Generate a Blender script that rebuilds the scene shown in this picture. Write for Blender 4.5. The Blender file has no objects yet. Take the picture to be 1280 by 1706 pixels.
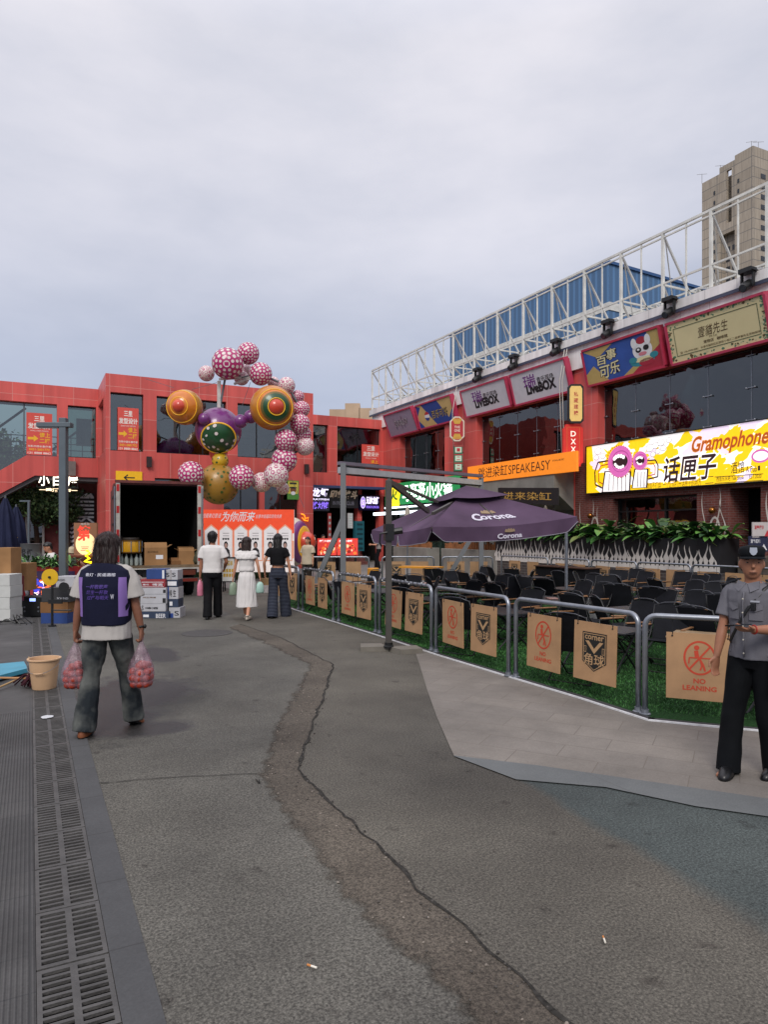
import bpy, bmesh, math, random
import numpy as np
from mathutils import Vector as V, Matrix, noise

random.seed(7)
RNG = np.random.default_rng(7)
S = bpy.context.scene
COL = S.collection
PI = math.pi

# ------------------------------------------------------------------ camera
# world: +Y runs along the street, +X towards the row of shops on the right, metres
CAMH = 1.7
FPX = 1150.0
YAW = math.atan(590 / FPX)
sa, ca = math.sin(YAW), math.cos(YAW)
cam = bpy.data.cameras.new('camera')
cam.sensor_fit = 'HORIZONTAL'; cam.sensor_width = 36
cam.lens = 36 * FPX / 1280
cam.shift_y = 35 / 1280
cam.clip_start = 0.05; cam.clip_end = 3000
camo = bpy.data.objects.new('camera', cam); COL.objects.link(camo)
camo.location = (0, 0, CAMH); camo.rotation_euler = (PI / 2, 0, -YAW)
S.camera = camo

# ------------------------------------------------------------------ world, sun, exposure
SUN_EL, SUN_ROT = math.radians(40), math.radians(216)
w = bpy.data.worlds.new('World'); S.world = w; w.use_nodes = True
nt = w.node_tree; nt.nodes.clear()
N_ = nt.nodes.new; L_ = nt.links.new
out = N_('ShaderNodeOutputWorld'); bg = N_('ShaderNodeBackground'); L_(bg.outputs[0], out.inputs[0])
bg.inputs[1].default_value = 0.1
sky = N_('ShaderNodeTexSky'); sky.sky_type = 'NISHITA'; sky.sun_disc = False
sky.sun_elevation = SUN_EL; sky.sun_rotation = SUN_ROT; sky.dust_density = 3
tc = N_('ShaderNodeTexCoord')
sep = N_('ShaderNodeSeparateXYZ'); L_(tc.outputs['Generated'], sep.inputs[0])
mp = N_('ShaderNodeMapping'); mp.inputs['Scale'].default_value = (1, 1, 2.6); L_(tc.outputs['Generated'], mp.inputs[0])
n1 = N_('ShaderNodeTexNoise'); n1.inputs['Scale'].default_value = 1.7; n1.inputs['Detail'].default_value = 7
n1.inputs['Roughness'].default_value = .55; L_(mp.outputs[0], n1.inputs[0])
cr = N_('ShaderNodeValToRGB')
cr.color_ramp.elements[0].position = .34; cr.color_ramp.elements[0].color = (4.25, 4.6, 5.65, 1)
cr.color_ramp.elements[1].position = .68; cr.color_ramp.elements[1].color = (6.05, 6.2, 7.1, 1)
L_(n1.outputs[0], cr.inputs[0])
# an overcast sky is up to three times brighter overhead than at the horizon
zr = N_('ShaderNodeValToRGB')
ZR = [(0, (.62, .67, .75)), (.22, (.69, .73, .79)), (.36, (.99, .97, .95)), (.58, (1.28, 1.2, 1.1)), (.95, (2.4, 2.25, 2.1))]
zr.color_ramp.elements[0].position = 0; zr.color_ramp.elements[1].position = .95
for _p, _c in ZR[1:-1]: zr.color_ramp.elements.new(_p)
for _e, (_p, _c) in zip(zr.color_ramp.elements, ZR): _e.position = _p; _e.color = (*_c, 1)
L_(sep.outputs[2], zr.inputs[0])
mu = N_('ShaderNodeMix'); mu.data_type = 'RGBA'; mu.blend_type = 'MULTIPLY'; mu.inputs[0].default_value = 1
L_(cr.outputs[0], mu.inputs[6]); L_(zr.outputs[0], mu.inputs[7])
mx = N_('ShaderNodeMix'); mx.data_type = 'RGBA'; mx.inputs[0].default_value = .93
L_(sky.outputs[0], mx.inputs[6]); L_(mu.outputs[2], mx.inputs[7]); L_(mx.outputs[2], bg.inputs[0])
sun = bpy.data.lights.new('sun', 'SUN'); sun.energy = 1.5; sun.angle = math.radians(20); sun.color = (1, .96, .9)
suno = bpy.data.objects.new('sun', sun); COL.objects.link(suno)
sd = V((math.sin(SUN_ROT) * math.cos(SUN_EL), math.cos(SUN_ROT) * math.cos(SUN_EL), math.sin(SUN_EL)))
suno.rotation_euler = sd.to_track_quat('Z', 'Y').to_euler()
S.view_settings.view_transform = 'Standard'; S.view_settings.look = 'None'
S.view_settings.exposure = 0.36; S.view_settings.gamma = 1
S.cycles.max_bounces = 6; S.cycles.transparent_max_bounces = 12

# ------------------------------------------------------------------ measuring helpers (photo measurements -> metres)
def ray(px, py):
    r = (px - 640) / FPX; t = (888 - py) / FPX
    return V((ca * r + sa, -sa * r + ca, t))
def AT(px, py, D): return V((0, 0, CAMH)) + ray(px, py) * D
def G(px, py, z=0.0): return AT(px, py, (CAMH - z) * FPX / (py - 888))
def PX(px, py, X): d = ray(px, py); return V((0, 0, CAMH)) + d * (X / d.x)
def PY(px, py, Y): d = ray(px, py); return V((0, 0, CAMH)) + d * (Y / d.y)
def CF(base, x, y, z=0): return V((base[0] + ca * x + sa * y, base[1] - sa * x + ca * y, z))  # camera-frame offset
RGT = V((ca, -sa, 0)); FWD = V((sa, ca, 0)); UP = V((0, 0, 1))

# ------------------------------------------------------------------ materials
def hx(s):
    s = s.lstrip('#'); v = [int(s[i:i + 2], 16) / 255 for i in (0, 2, 4)]
    return tuple((x / 12.92 if x <= .04045 else ((x + .055) / 1.055) ** 2.4) for x in v)
_M = {}
def mat(name, col, rough=.6, metal=0, var=.12, scale=4, bump=0, bscale=60, emis=0, spec=.5, coat=0, joints=None, detail=4):
    if name in _M: return _M[name]
    if isinstance(col, str): col = hx(col)
    m = bpy.data.materials.new(name); m.use_nodes = True; _M[name] = m
    nt = m.node_tree; b = nt.nodes['Principled BSDF']
    b.inputs['Roughness'].default_value = rough; b.inputs['Metallic'].default_value = metal
    b.inputs['Specular IOR Level'].default_value = .18 if (spec == .5 and rough >= .75) else spec; b.inputs['Coat Weight'].default_value = coat
    tc = nt.nodes.new('ShaderNodeTexCoord')
    n = nt.nodes.new('ShaderNodeTexNoise'); n.inputs['Scale'].default_value = scale; n.inputs['Detail'].default_value = detail
    nt.links.new(tc.outputs['Object'], n.inputs[0])
    r = nt.nodes.new('ShaderNodeValToRGB')
    r.color_ramp.elements[0].position = .3; r.color_ramp.elements[1].position = .7
    r.color_ramp.elements[0].color = tuple(c * (1 - var) for c in col) + (1,)
    r.color_ramp.elements[1].color = tuple(min(1, c * (1 + var)) for c in col) + (1,)
    nt.links.new(n.outputs[0], r.inputs[0])
    src = r.outputs[0]
    if joints:   # rain streaks and dirt on the cladding
        ms = nt.nodes.new('ShaderNodeMapping'); ms.inputs['Scale'].default_value = (2.6, 2.6, .16); nt.links.new(tc.outputs['Object'], ms.inputs[0])
        ns2 = nt.nodes.new('ShaderNodeTexNoise'); ns2.inputs['Scale'].default_value = 1; ns2.inputs['Detail'].default_value = 6; nt.links.new(ms.outputs[0], ns2.inputs[0])
        rs2 = nt.nodes.new('ShaderNodeValToRGB'); rs2.color_ramp.elements[0].position = .36; rs2.color_ramp.elements[1].position = .6; rs2.color_ramp.elements[0].color = (.78, .76, .76, 1); rs2.color_ramp.elements[1].color = (1.04, 1.04, 1.04, 1); nt.links.new(ns2.outputs[0], rs2.inputs[0])
        mm2 = nt.nodes.new('ShaderNodeMix'); mm2.data_type = 'RGBA'; mm2.blend_type = 'MULTIPLY'; mm2.inputs[0].default_value = .8; nt.links.new(src, mm2.inputs[6]); nt.links.new(rs2.outputs[0], mm2.inputs[7]); src = mm2.outputs[2]
    if joints:
        jw, jh, jc, js, off = joints
        sp = nt.nodes.new('ShaderNodeSeparateXYZ'); nt.links.new(tc.outputs['Object'], sp.inputs[0])
        ad = nt.nodes.new('ShaderNodeMath'); ad.operation = 'ADD'; nt.links.new(sp.outputs[0], ad.inputs[0]); nt.links.new(sp.outputs[1], ad.inputs[1])
        cb = nt.nodes.new('ShaderNodeCombineXYZ'); nt.links.new(ad.outputs[0], cb.inputs[0]); nt.links.new(sp.outputs[2], cb.inputs[1])
        bt = nt.nodes.new('ShaderNodeTexBrick'); bt.inputs['Scale'].default_value = 1
        bt.inputs['Brick Width'].default_value = jw; bt.inputs['Row Height'].default_value = jh
        bt.inputs['Mortar Size'].default_value = js; bt.inputs['Mortar Smooth'].default_value = .1; bt.offset = off
        bt.inputs['Color1'].default_value = (.86, .86, .86, 1); bt.inputs['Color2'].default_value = (1.1, 1.1, 1.1, 1)
        bt.inputs['Mortar'].default_value = (1, 1, 1, 1)
        nt.links.new(cb.outputs[0], bt.inputs[0])
        mm = nt.nodes.new('ShaderNodeMix'); mm.data_type = 'RGBA'; mm.blend_type = 'MULTIPLY'; mm.inputs[0].default_value = 1
        nt.links.new(src, mm.inputs[6]); nt.links.new(bt.outputs[0], mm.inputs[7])
        mj = nt.nodes.new('ShaderNodeMix'); mj.data_type = 'RGBA'
        nt.links.new(bt.outputs[1], mj.inputs[0]); nt.links.new(mm.outputs[2], mj.inputs[6]); mj.inputs[7].default_value = jc + (1,)
        src = mj.outputs[2]
    nt.links.new(src, b.inputs['Base Color'])
    if emis:
        nt.links.new(src, b.inputs['Emission Color']); b.inputs['Emission Strength'].default_value = emis
    if bump:
        n2 = nt.nodes.new('ShaderNodeTexNoise'); n2.inputs['Scale'].default_value = bscale; n2.inputs['Detail'].default_value = 3
        nt.links.new(tc.outputs['Object'], n2.inputs[0])
        bp = nt.nodes.new('ShaderNodeBump'); bp.inputs['Strength'].default_value = bump; bp.inputs['Distance'].default_value = .02
        nt.links.new(n2.outputs[0], bp.inputs['Height']); nt.links.new(bp.outputs[0], b.inputs['Normal'])
    return m
def flat(name, col, rough=.6, emis=0): return mat(name, col, rough=rough, var=.04, emis=emis, scale=9, detail=2)

def glass(name, tint, refl=.9, see=.85):
    if name in _M: return _M[name]
    m = bpy.data.materials.new(name); m.use_nodes = True; _M[name] = m
    nt = m.node_tree; nt.nodes.remove(nt.nodes['Principled BSDF'])
    o = nt.nodes['Material Output']
    t = nt.nodes.new('ShaderNodeBsdfTransparent'); t.inputs[0].default_value = tint + (1,)
    g = nt.nodes.new('ShaderNodeBsdfGlossy'); g.inputs['Roughness'].default_value = .02; g.inputs[0].default_value = (refl, refl, refl, 1)
    fr = nt.nodes.new('ShaderNodeFresnel'); fr.inputs[0].default_value = 1.55
    tc = nt.nodes.new('ShaderNodeTexCoord'); n = nt.nodes.new('ShaderNodeTexNoise'); n.inputs['Scale'].default_value = .8
    nt.links.new(tc.outputs['Object'], n.inputs[0])
    bp = nt.nodes.new('ShaderNodeBump'); bp.inputs['Strength'].default_value = .06; bp.inputs['Distance'].default_value = .3
    nt.links.new(n.outputs[0], bp.inputs['Height']); nt.links.new(bp.outputs[0], g.inputs['Normal'])
    ad = nt.nodes.new('ShaderNodeMath'); ad.operation = 'MULTIPLY_ADD'; ad.inputs[1].default_value = 1.0; ad.inputs[2].default_value = 1 - see
    ad.use_clamp = True
    nt.links.new(fr.outputs[0], ad.inputs[0])
    mxs = nt.nodes.new('ShaderNodeMixShader')
    nt.links.new(ad.outputs[0], mxs.inputs[0]); nt.links.new(t.outputs[0], mxs.inputs[1]); nt.links.new(g.outputs[0], mxs.inputs[2])
    nt.links.new(mxs.outputs[0], o.inputs[0])
    return m

# ------------------------------------------------------------------ objects
ROOTM = {}
def tag(o, label=None, cat=None, group=None, kind=None):
    if label: o['label'] = label
    if cat: o['category'] = cat
    if group: o['group'] = group
    if kind: o['kind'] = kind
    return o
def thing(name, label, cat, loc=(0, 0, 0), rz=0.0, group=None):
    o = bpy.data.objects.new(name, None); COL.objects.link(o)
    o.empty_display_size = .2
    o.location = tuple(loc); o.rotation_euler = (0, 0, rz)
    ROOTM[o.name] = Matrix.Translation(V(tuple(loc))) @ Matrix.Rotation(rz, 4, 'Z')
    return tag(o, label, cat, group)
def rootm(o):
    while o.parent: o = o.parent
    return ROOTM.get(o.name) or Matrix.Translation(o.location)

class MB:
    def __init__(s): s.v = []; s.f = []; s.m = []; s.i = 0; s.M = Matrix()
    def add(s, vs, fs):
        b = len(s.v); M = s.M
        s.v += [M @ V(p) for p in vs]; s.f += [tuple(b + i for i in f) for f in fs]; s.m += [s.i] * len(fs)
        return s
    def box(s, x0, x1, y0, y1, z0, z1):
        return s.add([(x0, y0, z0), (x1, y0, z0), (x1, y1, z0), (x0, y1, z0), (x0, y0, z1), (x1, y0, z1), (x1, y1, z1), (x0, y1, z1)],
                     [(0, 3, 2, 1), (4, 5, 6, 7), (0, 1, 5, 4), (1, 2, 6, 5), (2, 3, 7, 6), (3, 0, 4, 7)])
    def cbox(s, c, size, rz=0, rx=0, ry=0):
        old = s.M
        s.M = old @ Matrix.Translation(V(c)) @ Matrix.Rotation(rz, 4, 'Z') @ Matrix.Rotation(rx, 4, 'X') @ Matrix.Rotation(ry, 4, 'Y')
        a, b, c2 = [q / 2 for q in size]; s.box(-a, a, -b, b, -c2, c2); s.M = old; return s
    def bar(s, a, b, wd, th, up=UP):
        a = V(a); b = V(b); d = (b - a); L = d.length
        if L < 1e-6: return s
        d /= L; x = d.cross(V(up))
        if x.length < 1e-4: x = d.cross(V((1, 0, 0)))
        x.normalize(); u = x.cross(d)
        x = x * wd / 2; u = u * th / 2
        return s.add([a - x - u, a + x - u, a + x + u, a - x + u, b - x - u, b + x - u, b + x + u, b - x + u],
                     [(0, 1, 2, 3), (7, 6, 5, 4), (0, 4, 5, 1), (1, 5, 6, 2), (2, 6, 7, 3), (3, 7, 4, 0)])
    def tube(s, pts, rads, n=8, caps=True, up=None):
        pts = [V(p) for p in pts]
        if not hasattr(rads, '__len__'): rads = [rads] * len(pts)
        vs = []; k = len(pts); ref = V(up) if up else None
        pu = None
        for i, p in enumerate(pts):
            t = (pts[min(i + 1, k - 1)] - pts[max(i - 1, 0)])
            if t.length < 1e-9: t = V((0, 0, 1))
            t.normalize()
            if ref is not None: u = ref - t * ref.dot(t)
            elif pu is None:
                a = V((0, 0, 1)) if abs(t.z) < .9 else V((1, 0, 0)); u = a - t * a.dot(t)
            else: u = pu - t * pu.dot(t)
            if u.length < 1e-6: u = t.orthogonal()
            u.normalize(); pu = u; x = u.cross(t)
            r = rads[i]; rx, ry = (r if hasattr(r, '__len__') else (r, r))
            for j in range(n):
                an = 2 * PI * j / n; vs.append(p + x * (math.cos(an) * rx) + u * (math.sin(an) * ry))
        fs = [(i * n + j, i * n + (j + 1) % n, (i + 1) * n + (j + 1) % n, (i + 1) * n + j) for i in range(k - 1) for j in range(n)]
        if caps: fs += [tuple(range(n - 1, -1, -1)), tuple(range((k - 1) * n, k * n))]
        return s.add(vs, fs)
    def cyl(s, a, b, r, n=12, r2=None): return s.tube([a, b], [r, r if r2 is None else r2], n)
    def rings(s, rs, n=20, ex=2.0, caps=True):
        """rs: (z, rx, ry, cx, cy) horizontal superellipse rings"""
        vs = []
        for (z, rx, ry, cx, cy) in rs:
            for j in range(n):
                an = 2 * PI * j / n; c_, s_ = math.cos(an), math.sin(an)
                vs.append((cx + rx * math.copysign(abs(c_) ** (2 / ex), c_), cy + ry * math.copysign(abs(s_) ** (2 / ex), s_), z))
        k = len(rs)
        fs = [(i * n + j, i * n + (j + 1) % n, (i + 1) * n + (j + 1) % n, (i + 1) * n + j) for i in range(k - 1) for j in range(n)]
        if caps: fs += [tuple(range(n - 1, -1, -1)), tuple(range((k - 1) * n, k * n))]
        return s.add(vs, fs)
    def ball(s, c, r, n=16, m=10, rot=None):
        if not hasattr(r, '__len__'): r = (r, r, r)
        c = V(c); vs = []; R = rot or Matrix.Identity(3)
        for i in range(1, m):
            ph = PI * i / m
            for j in range(n):
                th = 2 * PI * j / n
                vs.append(c + R @ V((r[0] * math.sin(ph) * math.cos(th), r[1] * math.sin(ph) * math.sin(th), r[2] * math.cos(ph))))
        vs += [c + R @ V((0, 0, r[2])), c + R @ V((0, 0, -r[2]))]; t = len(vs) - 2
        fs = [(i * n + j, (i + 1) * n + j, (i + 1) * n + (j + 1) % n, i * n + (j + 1) % n) for i in range(m - 2) for j in range(n)]
        fs += [(t, j, (j + 1) % n) for j in range(n)] + [(t + 1, (m - 2) * n + (j + 1) % n, (m - 2) * n + j) for j in range(n)]
        return s.add(vs, fs)
    def lathe(s, prof, c=(0, 0, 0), n=24): return s.rings([(c[2] + z, r, r, c[0], c[1]) for r, z in prof], n)
    def poly(s, pts): return s.add(pts, [tuple(range(len(pts)))])
    def prism(s, pts, d):
        pts = [V(p) for p in pts]; d = V(d); n = len(pts)
        return s.add(pts + [p + d for p in pts], [tuple(range(n - 1, -1, -1)), tuple(range(n, 2 * n))] + [(i, (i + 1) % n, n + (i + 1) % n, n + i) for i in range(n)])
    def build(s, name, mats, parent=None, world=False, smooth=False, bevel=0, origin=None):
        if not s.v: s.add([(0, 0, 0), (.001, 0, 0), (0, .001, 0)], [(0, 1, 2)])
        vs = s.v
        if parent is not None:
            if world:
                Mi = rootm(parent).inverted(); vs = [Mi @ p for p in vs]
        else:
            a = np.array(vs); lo, hi = a.min(0), a.max(0)
            org = V(origin) if origin else V(((lo[0] + hi[0]) / 2, (lo[1] + hi[1]) / 2, lo[2]))
            vs = [p - org for p in vs]
        me = bpy.data.meshes.new(name)
        me.from_pydata([tuple(p) for p in vs], [], s.f)
        if not isinstance(mats, (list, tuple)): mats = [mats]
        for m in mats: me.materials.append(m)
        me.polygons.foreach_set('material_index', s.m)
        if smooth: me.polygons.foreach_set('use_smooth', [True] * len(me.polygons))
        me.update()
        o = bpy.data.objects.new(name, me); COL.objects.link(o)
        if parent is not None: o.parent = parent
        else:
            o.location = org; ROOTM[o.name] = Matrix.Translation(org)
        if smooth == 'auto':
            try: me.set_sharp_from_angle(angle=math.radians(40))
            except Exception: pass
        if bevel:
            b = o.modifiers.new('bevel', 'BEVEL'); b.width = bevel; b.segments = 2; b.limit_method = 'ANGLE'; b.angle_limit = math.radians(40)
        return o

def kids(o): return [c for c in bpy.data.objects if c.parent == o]
def snapshot(root):
    return [(c, [(g, None) for g in kids(c)]) for c in kids(root)]
def copy_thing(root, snap, loc, rz=None, label=None, scale=None):
    r = root.copy(); COL.objects.link(r); r.location = tuple(loc)
    if rz is not None: r.rotation_euler = (0, 0, rz)
    if scale: r.scale = (scale, scale, scale)
    if label: r['label'] = label
    ROOTM[r.name] = Matrix.Translation(r.location) @ Matrix.Rotation(r.rotation_euler.z, 4, 'Z')
    for c, gs in snap:
        k = c.copy(); COL.objects.link(k); k.parent = r
        for g, _ in gs:
            q = g.copy(); COL.objects.link(q); q.parent = k
    return r
ORD = ['first', 'second', 'third', 'fourth', 'fifth', 'sixth', 'seventh', 'eighth', 'ninth', 'tenth', 'eleventh', 'twelfth', 'thirteenth', 'fourteenth', 'fifteenth', 'sixteenth', 'seventeenth', 'eighteenth']

# ------------------------------------------------------------------ lettering and flat graphics on a plane
_T = {}
def glyphs(s, bold=0.0):
    k = (s, bold)
    if k not in _T:
        cu = bpy.data.curves.new('lettering', 'FONT'); cu.body = s; cu.offset = bold; cu.resolution_u = 3
        ob = bpy.data.objects.new('lettering', cu)
        me = bpy.data.meshes.new_from_object(ob)
        a = np.array([v.co[:2] for v in me.vertices]); fs = [tuple(p.vertices) for p in me.polygons]
        bpy.data.objects.remove(ob); bpy.data.curves.remove(cu); bpy.data.meshes.remove(me)
        a = (a - a.min(0)) / (a.max(0) - a.min(0))
        _T[k] = (a, fs)
    return _T[k]
class Pan:
    """a flat rectangle w x h seen from in front: O lower-left corner, U to the right, W up, N towards the viewer"""
    def __init__(s, O, U, W, w, h): s.O = V(O); s.U = V(U).normalized(); s.W = V(W).normalized(); s.w = w; s.h = h; s.N = s.U.cross(s.W)
    def p(s, u, v, d=0): return s.O + s.U * u + s.W * v + s.N * d
    def poly(s, mb, pts, d=.003):
        # fan-free: let the mesh take an n-gon
        mb.poly([s.p(u, v, d) for u, v in pts])
    def rect(s, mb, u0, v0, u1, v1, d=.003): s.poly(mb, [(u0, v0), (u1, v0), (u1, v1), (u0, v1)], d)
    def ell(s, mb, cu, cv, ru, rv, d=.003, n=28, a0=0): s.poly(mb, [(cu + ru * math.cos(a0 + 2 * PI * i / n), cv + rv * math.sin(a0 + 2 * PI * i / n)) for i in range(n)], d)
    def ring(s, mb, cu, cv, ru, rv, t, d=.003, n=36):
        for i in range(n):
            a, b = 2 * PI * i / n, 2 * PI * (i + 1) / n
            s.poly(mb, [(cu + ru * math.cos(a), cv + rv * math.sin(a)), (cu + ru * math.cos(b), cv + rv * math.sin(b)),
                        (cu + (ru - t) * math.cos(b), cv + (rv - t) * math.sin(b)), (cu + (ru - t) * math.cos(a), cv + (rv - t) * math.sin(a))], d)
    def line(s, mb, pts, t, d=.003):
        for (a, b) in zip(pts[:-1], pts[1:]):
            dx, dy = b[0] - a[0], b[1] - a[1]; L = math.hypot(dx, dy) or 1
            nx, ny = -dy / L * t / 2, dx / L * t / 2
            s.poly(mb, [(a[0] - nx, a[1] - ny), (b[0] - nx, b[1] - ny), (b[0] + nx, b[1] + ny), (a[0] + nx, a[1] + ny)], d)
    def frame(s, mb, u0, v0, u1, v1, t, d=.003):
        s.rect(mb, u0, v0, u1, v0 + t, d); s.rect(mb, u0, v1 - t, u1, v1, d)
        s.rect(mb, u0, v0 + t, u0 + t, v1 - t, d); s.rect(mb, u1 - t, v0 + t, u1, v1 - t, d)
    def text(s, mb, txt, u0, v0, u1, v1, d=.004, bold=0.0, slant=0.0, rot=0.0):
        a, fs = glyphs(txt, bold); vs = []
        cu, cv = (u0 + u1) / 2, (v0 + v1) / 2; c_, s_ = math.cos(rot), math.sin(rot)
        for x, y in a:
            uu = u0 + (u1 - u0) * x + slant * (y - .5) * (v1 - v0) - cu; vv = v0 + (v1 - v0) * y - cv
            vs.append(s.p(cu + uu * c_ - vv * s_, cv + uu * s_ + vv * c_, d))
        mb.add(vs, fs)
    def slab(s, mb, t, g=0.0):
        """the board itself: front face on the plane, thickness t behind it"""
        a = [s.p(-g, -g), s.p(s.w + g, -g), s.p(s.w + g, s.h + g), s.p(-g, s.h + g)]
        mb.prism([q - s.N * t for q in a], s.N * t)
def pan_x(X, y0, y1, z0, z1): return Pan((X, y1, z0), (0, -1, 0), UP, y1 - y0, z1 - z0)      # faces the street (-X)
def pan_y(Y, x0, x1, z0, z1): return Pan((x0, Y, z0), (1, 0, 0), UP, x1 - x0, z1 - z0)       # faces the camera (-Y)
def pan_f(D, px0, px1, py0, py1):                                                                # square-on to the view
    O = AT(px0, py1, D); return Pan(O, RGT, UP, (px1 - px0) / FPX * D, (py1 - py0) / FPX * D)

# ------------------------------------------------------------------ common materials
RED = mat('red_panel', '#cb5750', rough=.42, var=.09, scale=.35, joints=(1.25, 1.32, (.62, .27, .23), .009, 0.0), bump=.03, bscale=1.2)
REDP = mat('red_paint', '#a8322d', rough=.4, var=.1, scale=.6)
REDD = mat('red_deep', '#7d2420', rough=.55, var=.15)
WHT = mat('white_cladding', '#e8e6e4', rough=.5, var=.09, scale=.8, joints=(1.1, 3.1, (.42, .41, .4), .010, 0.0))
GREY = mat('grey_metal', '#5d6166', rough=.45, metal=.3, var=.1)
GALV = mat('galvanised', '#8b8f96', rough=.36, metal=.75, var=.14, scale=12)
BLK = mat('black_metal', '#111213', rough=.45, var=.2)
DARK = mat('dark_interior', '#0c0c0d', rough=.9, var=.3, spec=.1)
CONC = mat('concrete', '#7d7a74', rough=.9, var=.22, scale=1.4, bump=.2, bscale=20, detail=8)
TGLASS = glass('tinted_glass', (.16, .2, .19), .8, .90)
CGLASS = glass('clear_glass', (.34, .46, .41), .8, .84)
STEELW = mat('white_steel', '#cfcec8', rough=.55, var=.16, scale=2.5)
# ================================================================== ground
def dist_mul(nt, ge, sock):
    # the resurfaced patch ends where the stone paving begins
    sp = nt.nodes.new('ShaderNodeSeparateXYZ'); nt.links.new(ge.outputs['Position'], sp.inputs[0])
    r = nt.nodes.new('ShaderNodeMapRange'); r.inputs[1].default_value = 4.6; r.inputs[2].default_value = 4.2; nt.links.new(sp.outputs[1], r.inputs[0])
    m = nt.nodes.new('ShaderNodeMath'); m.operation = 'MULTIPLY'; nt.links.new(sock, m.inputs[0]); nt.links.new(r.outputs[0], m.inputs[1]); return m.outputs[0]
def asphalt(name, c1, c2, blue=False):
    m = bpy.data.materials.new(name); m.use_nodes = True; nt = m.node_tree; b = nt.nodes['Principled BSDF']
    N = nt.nodes.new; L = nt.links.new
    ge = N('ShaderNodeNewGeometry')
    na = N('ShaderNodeTexNoise'); na.inputs['Scale'].default_value = 75; na.inputs['Detail'].default_value = 3; na.inputs['Roughness'].default_value = .75
    nb = N('ShaderNodeTexNoise'); nb.inputs['Scale'].default_value = .9; nb.inputs['Detail'].default_value = 6; nb.inputs['Roughness'].default_value = .6
    vo = N('ShaderNodeTexVoronoi'); vo.inputs['Scale'].default_value = 130
    for n in (na, nb, vo): L(ge.outputs['Position'], n.inputs['Vector'])
    r = N('ShaderNodeValToRGB'); r.color_ramp.elements[0].position = .36; r.color_ramp.elements[1].position = .66
    r.color_ramp.elements[0].color = tuple(x * .5 for x in c1) + (1,); r.color_ramp.elements[1].color = tuple(x * 1.62 for x in c1) + (1,)
    L(na.outputs[0], r.inputs[0])
    r2 = N('ShaderNodeValToRGB'); r2.color_ramp.elements[0].position = .33; r2.color_ramp.elements[1].position = .62
    r2.color_ramp.elements[0].color = tuple(x / y for x, y in zip(c2, c1)) + (1,); r2.color_ramp.elements[1].color = (1.08, 1.06, 1.04, 1)
    L(nb.outputs[0], r2.inputs[0])
    mm = N('ShaderNodeMix'); mm.data_type = 'RGBA'; mm.blend_type = 'MULTIPLY'; mm.inputs[0].default_value = 1
    L(r.outputs[0], mm.inputs[6]); L(r2.outputs[0], mm.inputs[7]); src = mm.outputs[2]
    vd = N('ShaderNodeValToRGB'); vd.color_ramp.elements[0].color = (1.12, 1.12, 1.12, 1); vd.color_ramp.elements[1].color = (.78, .78, .78, 1)
    vd.color_ramp.elements[0].position = .25; vd.color_ramp.elements[1].position = .7
    L(vo.outputs['Distance'], vd.inputs[0])
    nl = N('ShaderNodeTexNoise'); nl.inputs['Scale'].default_value = .33; nl.inputs['Detail'].default_value = 4; L(ge.outputs['Position'], nl.inputs['Vector'])
    rl = N('ShaderNodeValToRGB'); rl.color_ramp.elements[0].position = .38; rl.color_ramp.elements[1].position = .6; rl.color_ramp.elements[0].color = (.80, .80, .81, 1); rl.color_ramp.elements[1].color = (1.1, 1.09, 1.07, 1); L(nl.outputs[0], rl.inputs[0])
    ns = N('ShaderNodeTexNoise'); ns.inputs['Scale'].default_value = 5.5; ns.inputs['Detail'].default_value = 5; L(ge.outputs['Position'], ns.inputs['Vector'])
    rs = N('ShaderNodeValToRGB'); rs.color_ramp.elements[0].position = .64; rs.color_ramp.elements[1].position = .72; rs.color_ramp.elements[0].color = (1, 1, 1, 1); rs.color_ramp.elements[1].color = (.62, .6, .6, 1); L(ns.outputs[0], rs.inputs[0])
    for s_ in (rl, rs):
        mq = N('ShaderNodeMix'); mq.data_type = 'RGBA'; mq.blend_type = 'MULTIPLY'; mq.inputs[0].default_value = 1; L(src, mq.inputs[6]); L(s_.outputs[0], mq.inputs[7]); src = mq.outputs[2]
    m3 = N('ShaderNodeMix'); m3.data_type = 'RGBA'; m3.blend_type = 'MULTIPLY'; m3.inputs[0].default_value = 1
    L(src, m3.inputs[6]); L(vd.outputs[0], m3.inputs[7]); src = m3.outputs[2]
    if blue:   # the blue-grey resurfaced patch on the right
        a = G(860, 1300); c = G(1280, 1552); d = (c - a).normalized(); n = V((d.y, -d.x, 0))
        if n.dot(G(1280, 1400) - a) < 0: n = -n
        dp = N('ShaderNodeVectorMath'); dp.operation = 'DOT_PRODUCT'; dp.inputs[1].default_value = tuple(n); L(ge.outputs['Position'], dp.inputs[0])
        nd = N('ShaderNodeMath'); nd.operation = 'MULTIPLY_ADD'; nd.inputs[1].default_value = .55; L(nb.outputs[0], nd.inputs[0]); L(dp.outputs['Value'], nd.inputs[2])
        rg = N('ShaderNodeMapRange'); rg.inputs[1].default_value = n.dot(a) + .22; rg.inputs[2].default_value = n.dot(a) + .34; L(nd.outputs[0], rg.inputs[0])
        mb_ = N('ShaderNodeMix'); mb_.data_type = 'RGBA'; mb_.blend_type = 'MULTIPLY'; L(dist_mul(nt, ge, rg.outputs[0]), mb_.inputs[0]); L(src, mb_.inputs[6]); mb_.inputs[7].default_value = (.66, .86, 1.0, 1)
        src = mb_.outputs[2]
    b.inputs['Roughness'].default_value = .85; b.inputs['Specular IOR Level'].default_value = .3
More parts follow.
